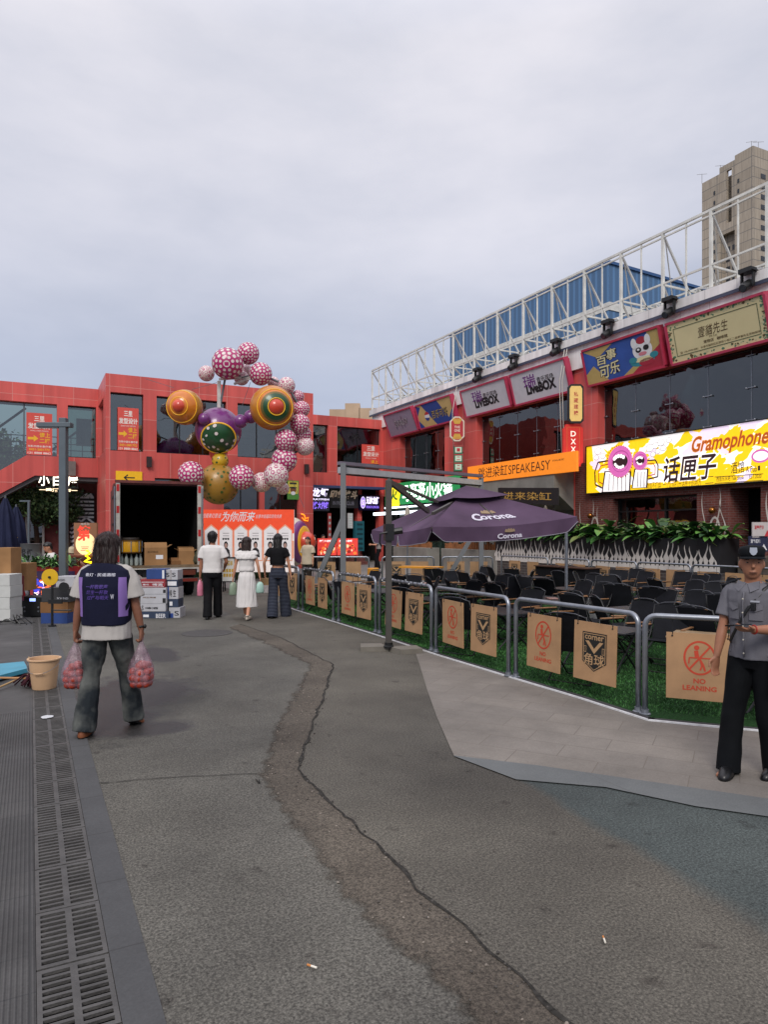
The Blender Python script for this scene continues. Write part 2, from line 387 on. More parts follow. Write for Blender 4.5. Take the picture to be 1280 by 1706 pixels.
    if not blue:   # water spilt on the road
        tot = None
        for (px, py, rx, ry) in ((232, 1150, .42, .60), (175, 1185, .34, .75), (240, 1215, .30, .20), (262, 1090, .20, .50), (345, 1055, .0001, .0001), (215, 1105, .12, .3)):
            c_ = G(px, py); sb = N('ShaderNodeVectorMath'); sb.operation = 'SUBTRACT'; L(ge.outputs['Position'], sb.inputs[0]); sb.inputs[1].default_value = (c_.x, c_.y, 0)
            sc = N('ShaderNodeVectorMath'); sc.operation = 'MULTIPLY'; L(sb.outputs[0], sc.inputs[0]); sc.inputs[1].default_value = (1 / rx, 1 / ry, 0)
            ln = N('ShaderNodeVectorMath'); ln.operation = 'LENGTH'; L(sc.outputs[0], ln.inputs[0]); o_ = ln.outputs['Value']
            if tot is None: tot = o_
            else:
                mn = N('ShaderNodeMath'); mn.operation = 'SMOOTH_MIN'; mn.inputs[2].default_value = .3; L(tot, mn.inputs[0]); L(o_, mn.inputs[1]); tot = mn.outputs[0]
        nw = N('ShaderNodeTexNoise'); nw.inputs['Scale'].default_value = 3.2; nw.inputs['Detail'].default_value = 7; nw.inputs['Roughness'].default_value = .68; L(ge.outputs['Position'], nw.inputs['Vector'])
        ad = N('ShaderNodeMath'); ad.operation = 'MULTIPLY_ADD'; ad.inputs[1].default_value = 2.6; L(nw.outputs[0], ad.inputs[0]); L(tot, ad.inputs[2])
        mr = N('ShaderNodeMapRange'); mr.inputs[1].default_value = 2.95; mr.inputs[2].default_value = 2.35; L(ad.outputs[0], mr.inputs[0])
        mw = N('ShaderNodeMix'); mw.data_type = 'RGBA'; mw.blend_type = 'MULTIPLY'; L(mr.outputs[0], mw.inputs[0]); L(src, mw.inputs[6]); mw.inputs[7].default_value = (.33, .33, .37, 1); src = mw.outputs[2]
        rr_ = N('ShaderNodeMapRange'); rr_.inputs[3].default_value = .85; rr_.inputs[4].default_value = .38; L(mr.outputs[0], rr_.inputs[0]); L(rr_.outputs[0], b.inputs['Roughness'])
    L(src, b.inputs['Base Color'])
    bp = N('ShaderNodeBump'); bp.inputs['Strength'].default_value = .55; bp.inputs['Distance'].default_value = .008
    L(na.outputs[0], bp.inputs['Height']); L(bp.outputs[0], b.inputs['Normal'])
    return m
ASPH_R = asphalt('asphalt_brown', (.098, .092, .078), (.068, .062, .052), True)
ASPH_L = asphalt('asphalt_grey', (.106, .103, .091), (.074, .070, .061))
TRENCH = asphalt('trench_patch', (.092, .080, .065), (.056, .046, .036))
def ground_sheet(name, pts, z, m, kind='structure', sub=0):
    mb = MB(); mb.poly([(p[0], p[1], z) for p in pts]); o = mb.build(name, m); o['kind'] = kind; return o
mb = MB(); X0, X1 = .2, 2.2
# one sheet out to the horizon, with the slot of the drain left open
dx0, dx1, dy0, dy1 = .02, .285, -1.0, 16.0
R = 1500
for (a, b_, c_, d_) in ((-R, dx0, -R, R), (dx1, R, -R, R), (dx0, dx1, -R, dy0), (dx0, dx1, dy1, R)):
    mb.poly([(a, c_, 0), (b_, c_, 0), (b_, d_, 0), (a, d_, 0)])
tag(mb.build('ground', ASPH_R, origin=(0, 0, 0)), kind='structure')

tr_left = [(380, 1046), (440, 1073), (515, 1108), (495, 1145), (467, 1195), (447, 1240), (428, 1290), (470, 1362), (508, 1410), (560, 1492), (600, 1530), (655, 1572), (725, 1652), (775, 1708), (900, 1900)]
tr_right = [(400, 1040), (470, 1064), (556, 1108), (535, 1170), (516, 1220), (498, 1282), (512, 1304), (600, 1382), (655, 1440), (700, 1482), (760, 1530), (800, 1572), (900, 1662), (950, 1708), (1150, 1900)]
def rough_line(pts, amp, step=.06):
    P = [G(*p) for p in pts]; out_ = []
    for a, b_ in zip(P[:-1], P[1:]):
        n = max(1, int((b_ - a).length / step)); d = (b_ - a).normalized(); q = V((-d.y, d.x, 0))
        for i in range(n):
            p = a + (b_ - a) * (i / n); out_.append(p + q * (noise.noise(p * 4) * amp + noise.noise(p * 23) * amp * .5))
    out_.append(P[-1]); return out_
tl = rough_line(tr_left, .05); trr = rough_line(tr_right, .03)
# grey asphalt left of the patched trench
lp = [V((.42, 1.0, 0)), V((.42, 60, 0)), V((5.0, 60, 0)), V((4.4, 20, 0))]
ground_sheet('road_surface', lp + [G(400, 1040)] + [p for p in trr], .002, ASPH_L)
# the patch is a strip whose left edge wears thin into the old asphalt
def resample(pts, n):
    P = [V(p) for p in pts]; L = [0]
    for a, b_ in zip(P[:-1], P[1:]): L.append(L[-1] + (b_ - a).length)
    out_ = []; j = 0
    for i in range(n):
        d = L[-1] * i / (n - 1)
        while j < len(P) - 2 and L[j + 1] < d: j += 1
        t = (d - L[j]) / max(1e-6, L[j + 1] - L[j]); out_.append(P[j].lerp(P[j + 1], min(1, t)))
    return out_
ts, us = [], []
for a0, a1, b0, b1 in zip(tr_left[:-1], tr_left[1:], tr_right[:-1], tr_right[1:]):
    n = 14
    A_, B_2 = resample(rough_line([a0, a1], .018), n), resample(rough_line([b0, b1], .02), n)
    ts += A_[:-1]; us += B_2[:-1]
me = bpy.data.meshes.new('trench_patch'); NC = 8; vs = []; uvx = []
for p, q in zip(ts, us):
    for c_ in range(NC + 1): t = c_ / NC; r_ = p.lerp(q, t * 1.12 - .12); vs.append((r_.x, r_.y, .005)); uvx.append(t)
fs = [(i * (NC + 1) + j, i * (NC + 1) + j + 1, (i + 1) * (NC + 1) + j + 1, (i + 1) * (NC + 1) + j) for i in range(len(ts) - 1) for j in range(NC)]
me.from_pydata(vs, [], fs); at_ = me.attributes.new('across', 'FLOAT', 'POINT'); at_.data.foreach_set('value', uvx); me.materials.append(TRENCH)
_n = TRENCH.node_tree; _a = _n.nodes.new('ShaderNodeAttribute'); _a.attribute_name = 'across'; _g = _n.nodes.new('ShaderNodeNewGeometry'); _q = _n.nodes.new('ShaderNodeTexNoise'); _q.inputs['Scale'].default_value = 5; _q.inputs['Detail'].default_value = 8; _q.inputs['Roughness'].default_value = .7
_n.links.new(_g.outputs['Position'], _q.inputs['Vector']); _m = _n.nodes.new('ShaderNodeMath'); _m.operation = 'MULTIPLY_ADD'; _m.inputs[1].default_value = .8; _n.links.new(_q.outputs[0], _m.inputs[0]); _n.links.new(_a.outputs['Fac'], _m.inputs[2])
_r = _n.nodes.new('ShaderNodeMapRange'); _r.inputs[1].default_value = .52; _r.inputs[2].default_value = .70; _n.links.new(_m.outputs[0], _r.inputs[0]); _t = _n.nodes.new('ShaderNodeBsdfTransparent'); _x = _n.nodes.new('ShaderNodeMixShader'); _n.links.new(_r.outputs[0], _x.inputs[0]); _n.links.new(_t.outputs[0], _x.inputs[1]); _n.links.new(_n.nodes['Principled BSDF'].outputs[0], _x.inputs[2]); _n.links.new(_x.outputs[0], _n.nodes['Material Output'].inputs[0])
tp = bpy.data.objects.new('trench_patch', me); COL.objects.link(tp); tp['kind'] = 'structure'
mb = MB(); CR = trr
for i in range(len(CR) - 1):
    a, b_ = CR[i], CR[i + 1]; t1 = .006 + .012 * max(0, noise.noise(a * 5) + .25); t2 = .006 + .012 * max(0, noise.noise(b_ * 5) + .25)
    if a.y > 9: t1 = t2 = .008
    d = (b_ - a).normalized(); q = V((-d.y, d.x, 0))
    mb.poly([V((*(a - q * t1)[:2], .008)), V((*(b_ - q * t2)[:2], .008)), V((*(b_ + q * t2)[:2], .008)), V((*(a + q * t1)[:2], .008))])
for seg in ([(165, 1306), (260, 1298), (340, 1294), (428, 1290)], [(424, 1300), (436, 1306), (432, 1300)]):
    C2 = rough_line(seg, .02)
    for a, b_ in zip(C2[:-1], C2[1:]):
        d = (b_ - a).normalized(); q = V((-d.y, d.x, 0)) * (.003 + .004 * abs(noise.noise(a * 9)))
        mb.poly([V((*(a - q)[:2], .008)), V((*(b_ - q)[:2], .008)), V((*(b_ + q)[:2], .008)), V((*(a + q)[:2], .008))])
tag(mb.build('ground_cracks', mat('crack_dirt', (.03, .028, .025), rough=1, var=.5, scale=30)), kind='structure')

# stone paving by the barriers
def paving(name, col, w_, h_, rot, jc, var=.2, rough=.75, bumpy=.1, off=.5):
    m = bpy.data.materials.new(name); m.use_nodes = True; nt = m.node_tree; b = nt.nodes['Principled BSDF']; N = nt.nodes.new; L = nt.links.new
    ge = N('ShaderNodeNewGeometry'); mp = N('ShaderNodeMapping'); mp.inputs['Rotation'].default_value = (0, 0, rot); L(ge.outputs['Position'], mp.inputs[0])
    bt = N('ShaderNodeTexBrick'); bt.inputs['Scale'].default_value = 1; bt.inputs['Brick Width'].default_value = w_; bt.inputs['Row Height'].default_value = h_
    bt.inputs['Mortar Size'].default_value = .004; bt.offset = off; L(mp.outputs[0], bt.inputs[0])
    bt.inputs['Color1'].default_value = (.94, .94, .94, 1); bt.inputs['Color2'].default_value = (1.05, 1.045, 1.03, 1)
    n = N('ShaderNodeTexNoise'); n.inputs['Scale'].default_value = 1.3; n.inputs['Detail'].default_value = 9; n.inputs['Roughness'].default_value = .65; L(ge.outputs['Position'], n.inputs[0])
    r = N('ShaderNodeValToRGB'); r.color_ramp.elements[0].position = .32; r.color_ramp.elements[1].position = .68
    r.color_ramp.elements[0].color = tuple(x * (1 - var * 1.6) for x in col) + (1,); r.color_ramp.elements[1].color = tuple(x * (1 + var) for x in col) + (1,)
    L(n.outputs[0], r.inputs[0])
    mm = N('ShaderNodeMix'); mm.data_type = 'RGBA'; mm.blend_type = 'MULTIPLY'; mm.inputs[0].default_value = 1; L(r.outputs[0], mm.inputs[6]); L(bt.outputs[0], mm.inputs[7])
    n3 = N('ShaderNodeTexNoise'); n3.inputs['Scale'].default_value = 90; n3.inputs['Detail'].default_value = 2; L(ge.outputs['Position'], n3.inputs[0])
    r3 = N('ShaderNodeValToRGB'); r3.color_ramp.elements[0].color = (.75, .75, .75, 1); r3.color_ramp.elements[1].color = (1.25, 1.25, 1.25, 1); L(n3.outputs[0], r3.inputs[0])
    m2 = N('ShaderNodeMix'); m2.data_type = 'RGBA'; m2.blend_type = 'MULTIPLY'; m2.inputs[0].default_value = 1; L(mm.outputs[2], m2.inputs[6]); L(r3.outputs[0], m2.inputs[7])
    mj = N('ShaderNodeMix'); mj.data_type = 'RGBA'; L(bt.outputs[1], mj.inputs[0]); L(m2.outputs[2], mj.inputs[6]); mj.inputs[7].default_value = jc + (1,)
    L(mj.outputs[2], b.inputs['Base Color']); b.inputs['Roughness'].default_value = rough; b.inputs['Specular IOR Level'].default_value = .35
    bp = N('ShaderNodeBump'); bp.inputs['Strength'].default_value = bumpy; bp.inputs['Distance'].default_value = .01; L(n3.outputs[0], bp.inputs['Height']); L(bp.outputs[0], b.inputs['Normal'])
    return m
TILE = paving('stone_paving', (.172, .154, .136), .62, .31, .95, (.125, .108, .092), var=.16)
GRAN = paving('granite_strip', (.118, .125, .126), 1.4, 5, 0, (.09, .09, .09), var=.12)
KERB = paving('kerb_granite', (.066, .067, .069), .6, .78, PI / 2, (.04, .04, .04), var=.15, off=0)
PAVE = paving('left_paving', (.070, .068, .067), .52, .26, 0, (.05, .05, .05), var=.22, off=0.0)
WALK = paving('far_paving', (.19, .18, .17), 1.2, .6, 0, (.13, .125, .12), var=.12)
edge = [(484, 1014), (560, 1038), (630, 1060), (690, 1080), (700, 1110), (712, 1150), (728, 1195), (750, 1245), (757, 1260)]
white_edge = [(478, 1012), (498, 1019), (560, 1038), (630, 1060), (727, 1092), (860, 1133), (960, 1163), (1040, 1189), (1080, 1202), (1160, 1210), (1280, 1221)]
A = [G(*p) for p in edge] + [G(900, 1277), G(1100, 1306), G(1280, 1332)] + [V((9, 1.8, 0)), V((9, 3.2, 0))] + [G(*p) for p in white_edge[::-1]]
ground_sheet('stone_paving', A, .006, TILE)
mb = MB()
up_ = [G(757, 1260), G(900, 1277), G(1100, 1306), G(1280, 1332), V((9, 1.8, 0))]; lo_ = [G(757, 1261), G(860, 1300), G(1010, 1313), G(1160, 1345), G(1280, 1362), V((9, 1.3, 0))]
mb.poly([(p.x, p.y, .009) for p in up_ + lo_[::-1]]); tag(mb.build('granite_strip', GRAN), kind='structure')
# far plaza and terrace paving
ground_sheet('plaza_paving', [V((5.4, 19, 0)), V((16.6, 19, 0)), V((18.9, 19, 0)), V((18.9, 37, 0)), V((-12, 37, 0)), V((-12, 26, 0)), V((5.4, 26, 0))], .004, WALK)
# artificial grass
gp = [G(*p) for p in white_edge]
grass_pts = [p + V((.09, .02, 0)) for p in gp] + [V((9.5, 3.0, 0)), V((16.2, 8, 0)), V((14.6, 17.6, 0)), V((7.0, 20.9, 0))]
ground_sheet('turf_base', grass_pts, .010, mat('turf', (.012, .05, .010), rough=.9, var=.5, scale=40, bump=.8, bscale=300))
mb = MB()
for a, b_ in zip(gp[:-1], gp[1:]):
    d = (b_ - a).normalized(); q = V((d.y, -d.x, 0))
    if q.x < 0: q = -q
    for (o0, o1, z0, z1, mi) in ((0, .022, .006, .02, 0), (.025, .10, .006, .016, 1)):
        mb.i = mi; n0 = a + q * o0; n1_ = b_ + q * o0; n2 = b_ + q * o1; n3 = a + q * o1
        mb.prism([V((p.x, p.y, z0)) for p in (n0, n1_, n2, n3)], (0, 0, z1 - z0))
tag(mb.build('turf_edging', [mat('edge_white', '#c9c9cb', rough=.4, var=.15, scale=20), mat('edge_dark', '#2c2a2b', rough=.7)]), kind='structure')
# grass blades as one mass
nb_ = 52000
k = 0; P = []
while len(P) < nb_:
    y = RNG.uniform(3.3, 15.5, 4000); x = 5.12 + RNG.gamma(1.2, 1.6, 4000)
    ok = (x < 14.3) & ((y > 4.8) | (x > 5.1 + (4.8 - y) * .95)) & (x > 5.12 + (y - 6) * .02) & (y > x * .55)
    P += list(zip(x[ok], y[ok]))
P = np.array(P[:nb_]); an = RNG.uniform(0, 2 * PI, nb_); hgt = RNG.uniform(.012, .028, nb_); wd = .0035 + .0004 * P[:, 1]
dxy = np.stack([np.cos(an), np.sin(an)], 1) * wd[:, None]; ln = RNG.normal(0, .012, (nb_, 2))
vv = np.zeros((nb_, 3, 3)); vv[:, 0, :2] = P - dxy; vv[:, 1, :2] = P + dxy; vv[:, 2, :2] = P + ln; vv[:, :2, 2] = .011; vv[:, 2, 2] = .011 + hgt
def tri_mesh(name, vv, m, parent=None, per=3, mi=None):
    me = bpy.data.meshes.new(name); n = len(vv); me.vertices.add(n * per); me.vertices.foreach_set('co', vv.reshape(-1))
    me.loops.add(n * per); me.loops.foreach_set('vertex_index', np.arange(n * per)); me.polygons.add(n)
    me.polygons.foreach_set('loop_start', np.arange(0, n * per, per)); me.polygons.foreach_set('loop_total', np.full(n, per))
    if not isinstance(m, (list, tuple)): m = [m]
    for q in m: me.materials.append(q)
    if mi is not None: me.polygons.foreach_set('material_index', mi)
    me.update(); me.validate(); o = bpy.data.objects.new(name, me); COL.objects.link(o)
    if parent: o.parent = parent
    return o
go = tri_mesh('artificial_grass', vv, [mat('grass_blade', (.020, .095, .015), rough=.7, var=.4, scale=3), mat('grass_blade_pale', (.036, .14, .022), rough=.7, var=.3, scale=3)], mi=RNG.integers(0, 2, nb_))
tag(go, 'short bright green artificial turf under the black chairs', 'grass', kind='stuff')

# left pavement, kerb, drain
mb = MB(); mb.i = 0
mb.poly([(-.50, -1, .004), (dx0, -1, .004), (dx0, 7.4, .004), (-.50, 7.4, .004)])
mb.i = 1; mb.poly([(-.50, 7.4, .004), (dx0, 7.4, .004), (dx0, 26, .004), (-.50, 26, .004)])
mb.poly([(-14, -1, .005), (-.50, -1, .005), (-.50, 26, .005), (-14, 26, .005)])
def ribbed():
    m = PAVE.copy(); m.name = 'ribbed_paving'; nt = m.node_tree; b = nt.nodes['Principled BSDF']
    ge = nt.nodes.new('ShaderNodeNewGeometry'); wv = nt.nodes.new('ShaderNodeTexWave'); wv.wave_type = 'BANDS'; wv.bands_direction = 'X'; wv.inputs['Scale'].default_value = 16
    nt.links.new(ge.outputs['Position'], wv.inputs[0])
    bp = nt.nodes.new('ShaderNodeBump'); bp.inputs['Strength'].default_value = .9; bp.inputs['Distance'].default_value = .006
    nt.links.new(wv.outputs[1], bp.inputs['Height']); nt.links.new(bp.outputs[0], b.inputs['Normal'])
    r = nt.nodes.new('ShaderNodeValToRGB'); r.color_ramp.elements[0].color = (.8, .8, .8, 1); r.color_ramp.elements[1].color = (1.05, 1.05, 1.05, 1); nt.links.new(wv.outputs[1], r.inputs[0])
    mm = nt.nodes.new('ShaderNodeMix'); mm.data_type = 'RGBA'; mm.blend_type = 'MULTIPLY'; mm.inputs[0].default_value = 1
    src = b.inputs['Base Color'].links[0].from_socket; nt.links.new(src, mm.inputs[6]); nt.links.new(r.outputs[0], mm.inputs[7]); nt.links.new(mm.outputs[2], b.inputs['Base Color'])
    return m
tag(mb.build('pavement', [ribbed(), PAVE]), kind='structure')
mb = MB(); mb.poly([(dx1, -1, .006), (.42, -1, .006), (.42, 26, .006), (dx1, 26, .006)]); tag(mb.build('kerb', KERB), kind='structure')
# drain channel
mb = MB(); x0, x1 = dx0, dx1
mb.poly([(x0, -1, -.22), (x1, -1, -.22), (x1, 16, -.22), (x0, 16, -.22)])
for (xa, xb) in ((x0, x0), (x1, x1)): mb.poly([(xa, -1, -.22), (xa, 16, -.22), (xa, 16, 0), (xa, -1, 0)])
mb.poly([(x0, 16, -.22), (x1, 16, -.22), (x1, 16, 0), (x0, 16, 0)]); mb.poly([(x0, -1, -.22), (x1, -1, -.22), (x1, -1, 0), (x0, -1, 0)])
tag(mb.build('drain_channel', mat('drain_dark', (.004, .004, .004), rough=.95, var=.6, scale=30)), kind='structure')
mb = MB(); GL, GW = .44, .261
cx = [(0, .018), (.018, .117), (.117, .144), (.144, .243), (.243, GW)]
for i in (0, 2, 4): mb.box(cx[i][0], cx[i][1], 0, GL, -.012, 0)
ns = 10; pit = (GL - .03) / ns
for i in (1, 3):
    mb.box(cx[i][0], cx[i][1], 0, .022, -.012, 0)
    for k in range(ns):
        y0 = .022 + k * pit + pit * .62; y1 = .022 + (k + 1) * pit if k < ns - 1 else GL
        mb.box(cx[i][0], cx[i][1], y0, y1, -.012, 0)
GRT = mat('grate_metal', (.066, .063, .060), rough=.6, var=.35, scale=6, bump=.3, bscale=90, detail=7)
g0 = mb.build('drain_grate', GRT, origin=(0, 0, 0)); g0.location = (dx0 + .002, -.6, .004)
tag(g0, 'slotted grey drain grate set in the channel beside the granite kerb', 'drain grate', 'drain grates along the kerb'); ROOTM[g0.name] = Matrix.Translation(g0.location)
for i in range(1, 36):
    c_ = g0.copy(); COL.objects.link(c_); c_.location = (dx0 + .002, -.6 + i * .45, .004 + random.uniform(-.001, .001))
# wet patch by the walking man, manhole, litter
def blob(cx_, cy_, rx, ry, z, rot=0, n=50, seed=0, amp=.35):
    pts = []
    for i in range(n):
        a = 2 * PI * i / n; q = 1 + amp * noise.noise(V((math.cos(a) * 1.6, math.sin(a) * 1.6, seed))) + .12 * noise.noise(V((math.cos(a) * 6, math.sin(a) * 6, seed)))
        x, y = math.cos(a) * rx * q, math.sin(a) * ry * q
        pts.append((cx_ + x * math.cos(rot) - y * math.sin(rot), cy_ + x * math.sin(rot) + y * math.cos(rot), z))
    return pts
mb = MB(); c_ = G(345, 1055); mb.lathe([(.42, 0), (.42, .006), (.40, .006), (.395, .003), (.38, .006), (.02, .006)], (c_.x, c_.y, .002), 40)
tag(mb.build('manhole_cover', mat('manhole', (.045, .042, .04), rough=.7, var=.3, scale=20, bump=.5, bscale=60)), 'round iron manhole cover flush with the grey asphalt', 'manhole cover')
for (px, py, rz, lb) in ((1007, 1569, 1.0, 'tiny white cigarette butt lying on the brown asphalt at the right'), (520, 1614, 2.2, 'tiny orange cigarette butt lying on the asphalt at the bottom middle')):
    c_ = G(px, py); mb = MB(); d = V((math.cos(rz), math.sin(rz), 0)) * .022
    mb.cyl(c_ + d * -1 + V((0, 0, .012)), c_ + d * .2 + V((0, 0, .012)), .004, 8); mb.i = 1; mb.cyl(c_ + d * .2 + V((0, 0, .012)), c_ + d + V((0, 0, .012)), .0042, 8)
    tag(mb.build('cigarette_butt', [flat('butt_white', '#d8d2c4'), flat('butt_filter', '#b8763a')]), lb, 'cigarette butt')
mb = MB(); c_ = G(78, 1196); mb.poly(blob(c_.x, c_.y, .05, .06, .012, seed=9, amp=.2)); tag(mb.build('lid', flat('lid_white', '#c8ccd0', .3)), 'flat white plastic lid lying on the drain grate', 'lid')
# grit and pebbles in the trench
mb = MB()
for i in range(420):
    t = random.random(); j = min(len(tl) - 1, int(t * len(tl))); k = min(len(trr) - 1, int(t * len(trr))); f = random.random() ** .8
    p = tl[j].lerp(trr[k], f)
    if p.y > 9: continue
    r_ = random.uniform(.002, .008); mb.i = random.randint(0, 1); mb.ball((p.x, p.y, .006 + r_ * .3), (r_, r_ * random.uniform(.6, 1.3), r_ * .6), 6, 4)
for p in trr[::2]:
    if p.y > 8: continue
    for q in range(2):
        r_ = random.uniform(.003, .009); mb.i = 0; mb.ball((p.x + random.gauss(0, .02), p.y + random.gauss(0, .02), .007), (r_, r_, r_ * .6), 6, 4)
tag(mb.build('loose_grit', [mat('grit_dark', (.05, .043, .036), var=.4), mat('grit_pale', (.2, .17, .14), var=.3)]), 'loose grit and pebbles scattered along the patched trench', 'grit', kind='stuff')

# ================================================================== right-hand shop building (facade on the plane X = 19)
XF = 19.0
rb = thing('shop_building', 'long two storey shop building on the right with red piers, dark glass and white parapet', 'building', (XF, 21, 0))
mb = MB(); mb.box(XF + .9, XF + 14, 2, 37.4, 0, 8.4); mb.build('core_wall', mat('core_grey', '#3a3836', rough=.9), rb, True)
mb = MB()   # red piers and lintel
PIERS = [(35.0, 37.2), (27.3, 30.2), (19.4, 20.7), (4.6, 6.0)]
for a, b_ in PIERS: mb.box(XF, XF + .9, a, b_, 0 if a < 30 else 3.9, 8.05)
mb.box(XF + .03, XF + .9, 2, 35, 7.25, 8.05)
mb.build('red_pier', RED, rb, True)
mb = MB(); mb.box(XF - .12, XF + 1.2, 2, 38.4, 8.05, 8.92); mb.box(XF - .05, XF + 1.2, 2, 38.4, 8.92, 9.0); mb.box(XF - .22, XF + 1.2, 2, 38.6, 9.0, 9.3)
mb.build('parapet', WHT, rb, True)
mb = MB(); mb.box(XF - .24, XF - .215, 2, 38.6, 8.88, 8.985); mb.build('parapet_strip', mat('strip_blue_grey', '#3e4256', rough=.5), rb, True)
mb = MB(); mb.box(XF + 1.2, XF + 14, 2, 38.6, 8.4, 8.8); mb.build('roof', CONC, rb, True)
# upper windows: glass with steel mullions and spider fittings
def glazed(name, y0, y1, z0, z1, n, X=XF + .35, par=rb, gm=TGLASS):
    mb = MB(); mb.box(X, X + .02, y0, y1, z0, z1); wn = mb.build(name, gm, par, True)
    mm = MB()
    for i in range(n + 1):
        y = y0 + (y1 - y0) * i / n; mm.box(X - .012, X, y - .008, y + .008, z0, z1)
        for z in (z0 + .15, (z0 + z1) / 2, z1 - .15):
            mm.bar((X - .05, y - .14, z), (X - .05, y + .14, z), .025, .025); mm.ball((X - .05, y - .14, z), .03, 6, 4); mm.ball((X - .05, y + .14, z), .03, 6, 4)
    mm.build('glass_fittings', GALV, wn, True)
    fr = MB(); fr.box(X - .06, X + .08, y0, y1, z0 - .08, z0); fr.box(X - .06, X + .08, y0, y1, z1, z1 + .06); fr.build('window_frame', BLK, wn, True)
    return wn
WB = [(30.2, 35.0, 4), (20.7, 27.3, 5), (6.0, 19.4, 9)]
for a, b_, n in WB: glazed('window', a, b_, 4.95, 7.2, n)
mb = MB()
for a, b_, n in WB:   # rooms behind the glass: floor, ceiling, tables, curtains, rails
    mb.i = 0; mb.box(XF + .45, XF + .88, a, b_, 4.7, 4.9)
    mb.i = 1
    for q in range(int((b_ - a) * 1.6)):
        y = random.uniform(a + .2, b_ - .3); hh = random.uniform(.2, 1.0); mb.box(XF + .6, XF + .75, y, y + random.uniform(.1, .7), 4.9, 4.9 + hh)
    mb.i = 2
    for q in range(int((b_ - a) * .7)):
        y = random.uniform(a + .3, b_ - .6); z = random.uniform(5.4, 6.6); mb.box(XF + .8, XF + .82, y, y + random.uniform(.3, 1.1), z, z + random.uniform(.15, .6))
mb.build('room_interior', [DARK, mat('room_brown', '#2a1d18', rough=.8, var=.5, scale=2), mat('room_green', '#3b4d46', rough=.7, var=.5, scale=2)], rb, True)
# band below the upper windows and ground floor walls
mb = MB(); mb.box(XF, XF + .9, 20.7, 27.3, 4.2, 4.87); mb.box(XF, XF + .9, 6, 19.4, 4.4, 4.87); mb.box(XF, XF + .9, 30.2, 35, 4.7, 4.87)
mb.build('band', REDD, rb, True)
BRICK = mat('brick', '#6a3a34', rough=.85, var=.25, scale=3, joints=(.24, .075, (.16, .11, .10), .008, .5), bump=.3, bscale=30)
mb = MB()
def wall_x(mb, X0, X1, ys, zs, holes):
    """wall slab between X0 and X1 with rectangular holes (y0,y1,z0,z1)"""
    ye = sorted(set([ys[0], ys[1]] + [h[0] for h in holes] + [h[1] for h in holes])); ze = sorted(set([zs[0], zs[1]] + [h[2] for h in holes] + [h[3] for h in holes]))
    for a, b_ in zip(ye[:-1], ye[1:]):
        z = zs[0]; run = None
        for c_, d_ in zip(ze[:-1], ze[1:]):
            hole = any(h[0] <= a and h[1] >= b_ and h[2] <= c_ and h[3] >= d_ for h in holes)
            if hole:
                if run is not None: mb.box(X0, X1, a, b_, run, c_); run = None
            elif run is None: run = c_
        if run is not None: mb.box(X0, X1, a, b_, run, zs[1])
hw = (15.07, 18.65, 1.75, 2.95); hd = (12.9, 13.9, .6, 3.05)
wall_x(mb, XF - .02, XF + .88, (4, 20.6), (.3, 4.39), [hw, hd]); mb.build('brick_wall', BRICK, rb, True)
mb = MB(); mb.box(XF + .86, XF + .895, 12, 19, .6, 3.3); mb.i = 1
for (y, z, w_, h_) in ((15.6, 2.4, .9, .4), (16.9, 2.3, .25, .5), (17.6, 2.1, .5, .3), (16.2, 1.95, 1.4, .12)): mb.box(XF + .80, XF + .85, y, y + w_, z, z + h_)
mb.build('bar_interior', [DARK, mat('bar_red_brown', '#4a1c14', rough=.6, var=.5)], rb, True)  # matte red brown blocks on the black back panel
mb = MB(); a, b_, c_, d_ = hw
X = XF + .25
for y in (a, (a + b_) / 2 - .35, b_ - .06): mb.box(X, X + .06, y, y + .06, c_, d_)
mb.box(X - .01, X + .05, a, b_, d_ - .06, d_); mb.box(X - .01, X + .05, a, b_, c_, c_ + .06); mb.box(X - .012, X + .05, a, b_, 2.45, 2.5)
wf = mb.build('window_frame', BLK, rb, True)
mb = MB(); mb.box(X + .07, X + .085, a, b_, c_, d_); mb.build('pane', TGLASS, wf, True)
# white flames painted on the brick, and two brass globe lamps
FLW = flat('flame_white', '#c2b9b0', .7)
def tongue(pan, mb, u, v0, h, w_, bend, d=.004, n=14):
    L = []; R_ = []
    for i in range(n + 1):
        t = i / n; cu = u + bend * w_ * math.sin(t * 5.2) * (.35 + t); ww = w_ * .5 * (1 - t) ** .75 * (1 + .35 * math.sin(t * 6))
        L.append((cu - ww, v0 + h * t)); R_.append((cu + ww, v0 + h * t))
    for i in range(n): pan.poly(mb, [L[i], R_[i], R_[i + 1], L[i + 1]], d)
def lick(pan, mb, u, v0, h, w_, bend, k, d, n=16):
    L = []; R_ = []; ph = k * 1.7
    for i in range(n + 1):
        t = i / n; cu = u + bend * .16 * math.sin(t * 5.4) * (t ** .5) * (1 - .3 * t); ww = .5 * w_ * ((1 - t) ** 1.25 * (1 + .55 * math.sin(t * 7.5 + .4))) + .003
        L.append((cu - ww, v0 + h * t)); R_.append((cu + ww, v0 + h * t))
    for i in range(n): pan.poly(mb, [L[i], R_[i], R_[i + 1], L[i + 1]], d)
pw = pan_x(XF - .02, 4, 20.6, .3, 4.39); mb = MB()
def yu(y): return 20.6 - y
for (y, base, h, w_, bd) in ((20.25, 0, 2.6, .16, .8), (19.75, 0, 2.7, .2, -1), (19.3, .2, 2.2, .16, 1), (18.95, .3, 1.6, .14, -1), (14.75, .2, 2.5, .17, 1), (14.35, .2, 2.6, .22, -1), (14.12, .9, 1.6, .14, 1), (12.6, 0, 2.6, .3, 1), (12.3, 0, 2.4, .25, -1)):
    lick(pw, mb, yu(y), base, h, w_ * 1.1, bd * 1.2, int(y * 3), .004)
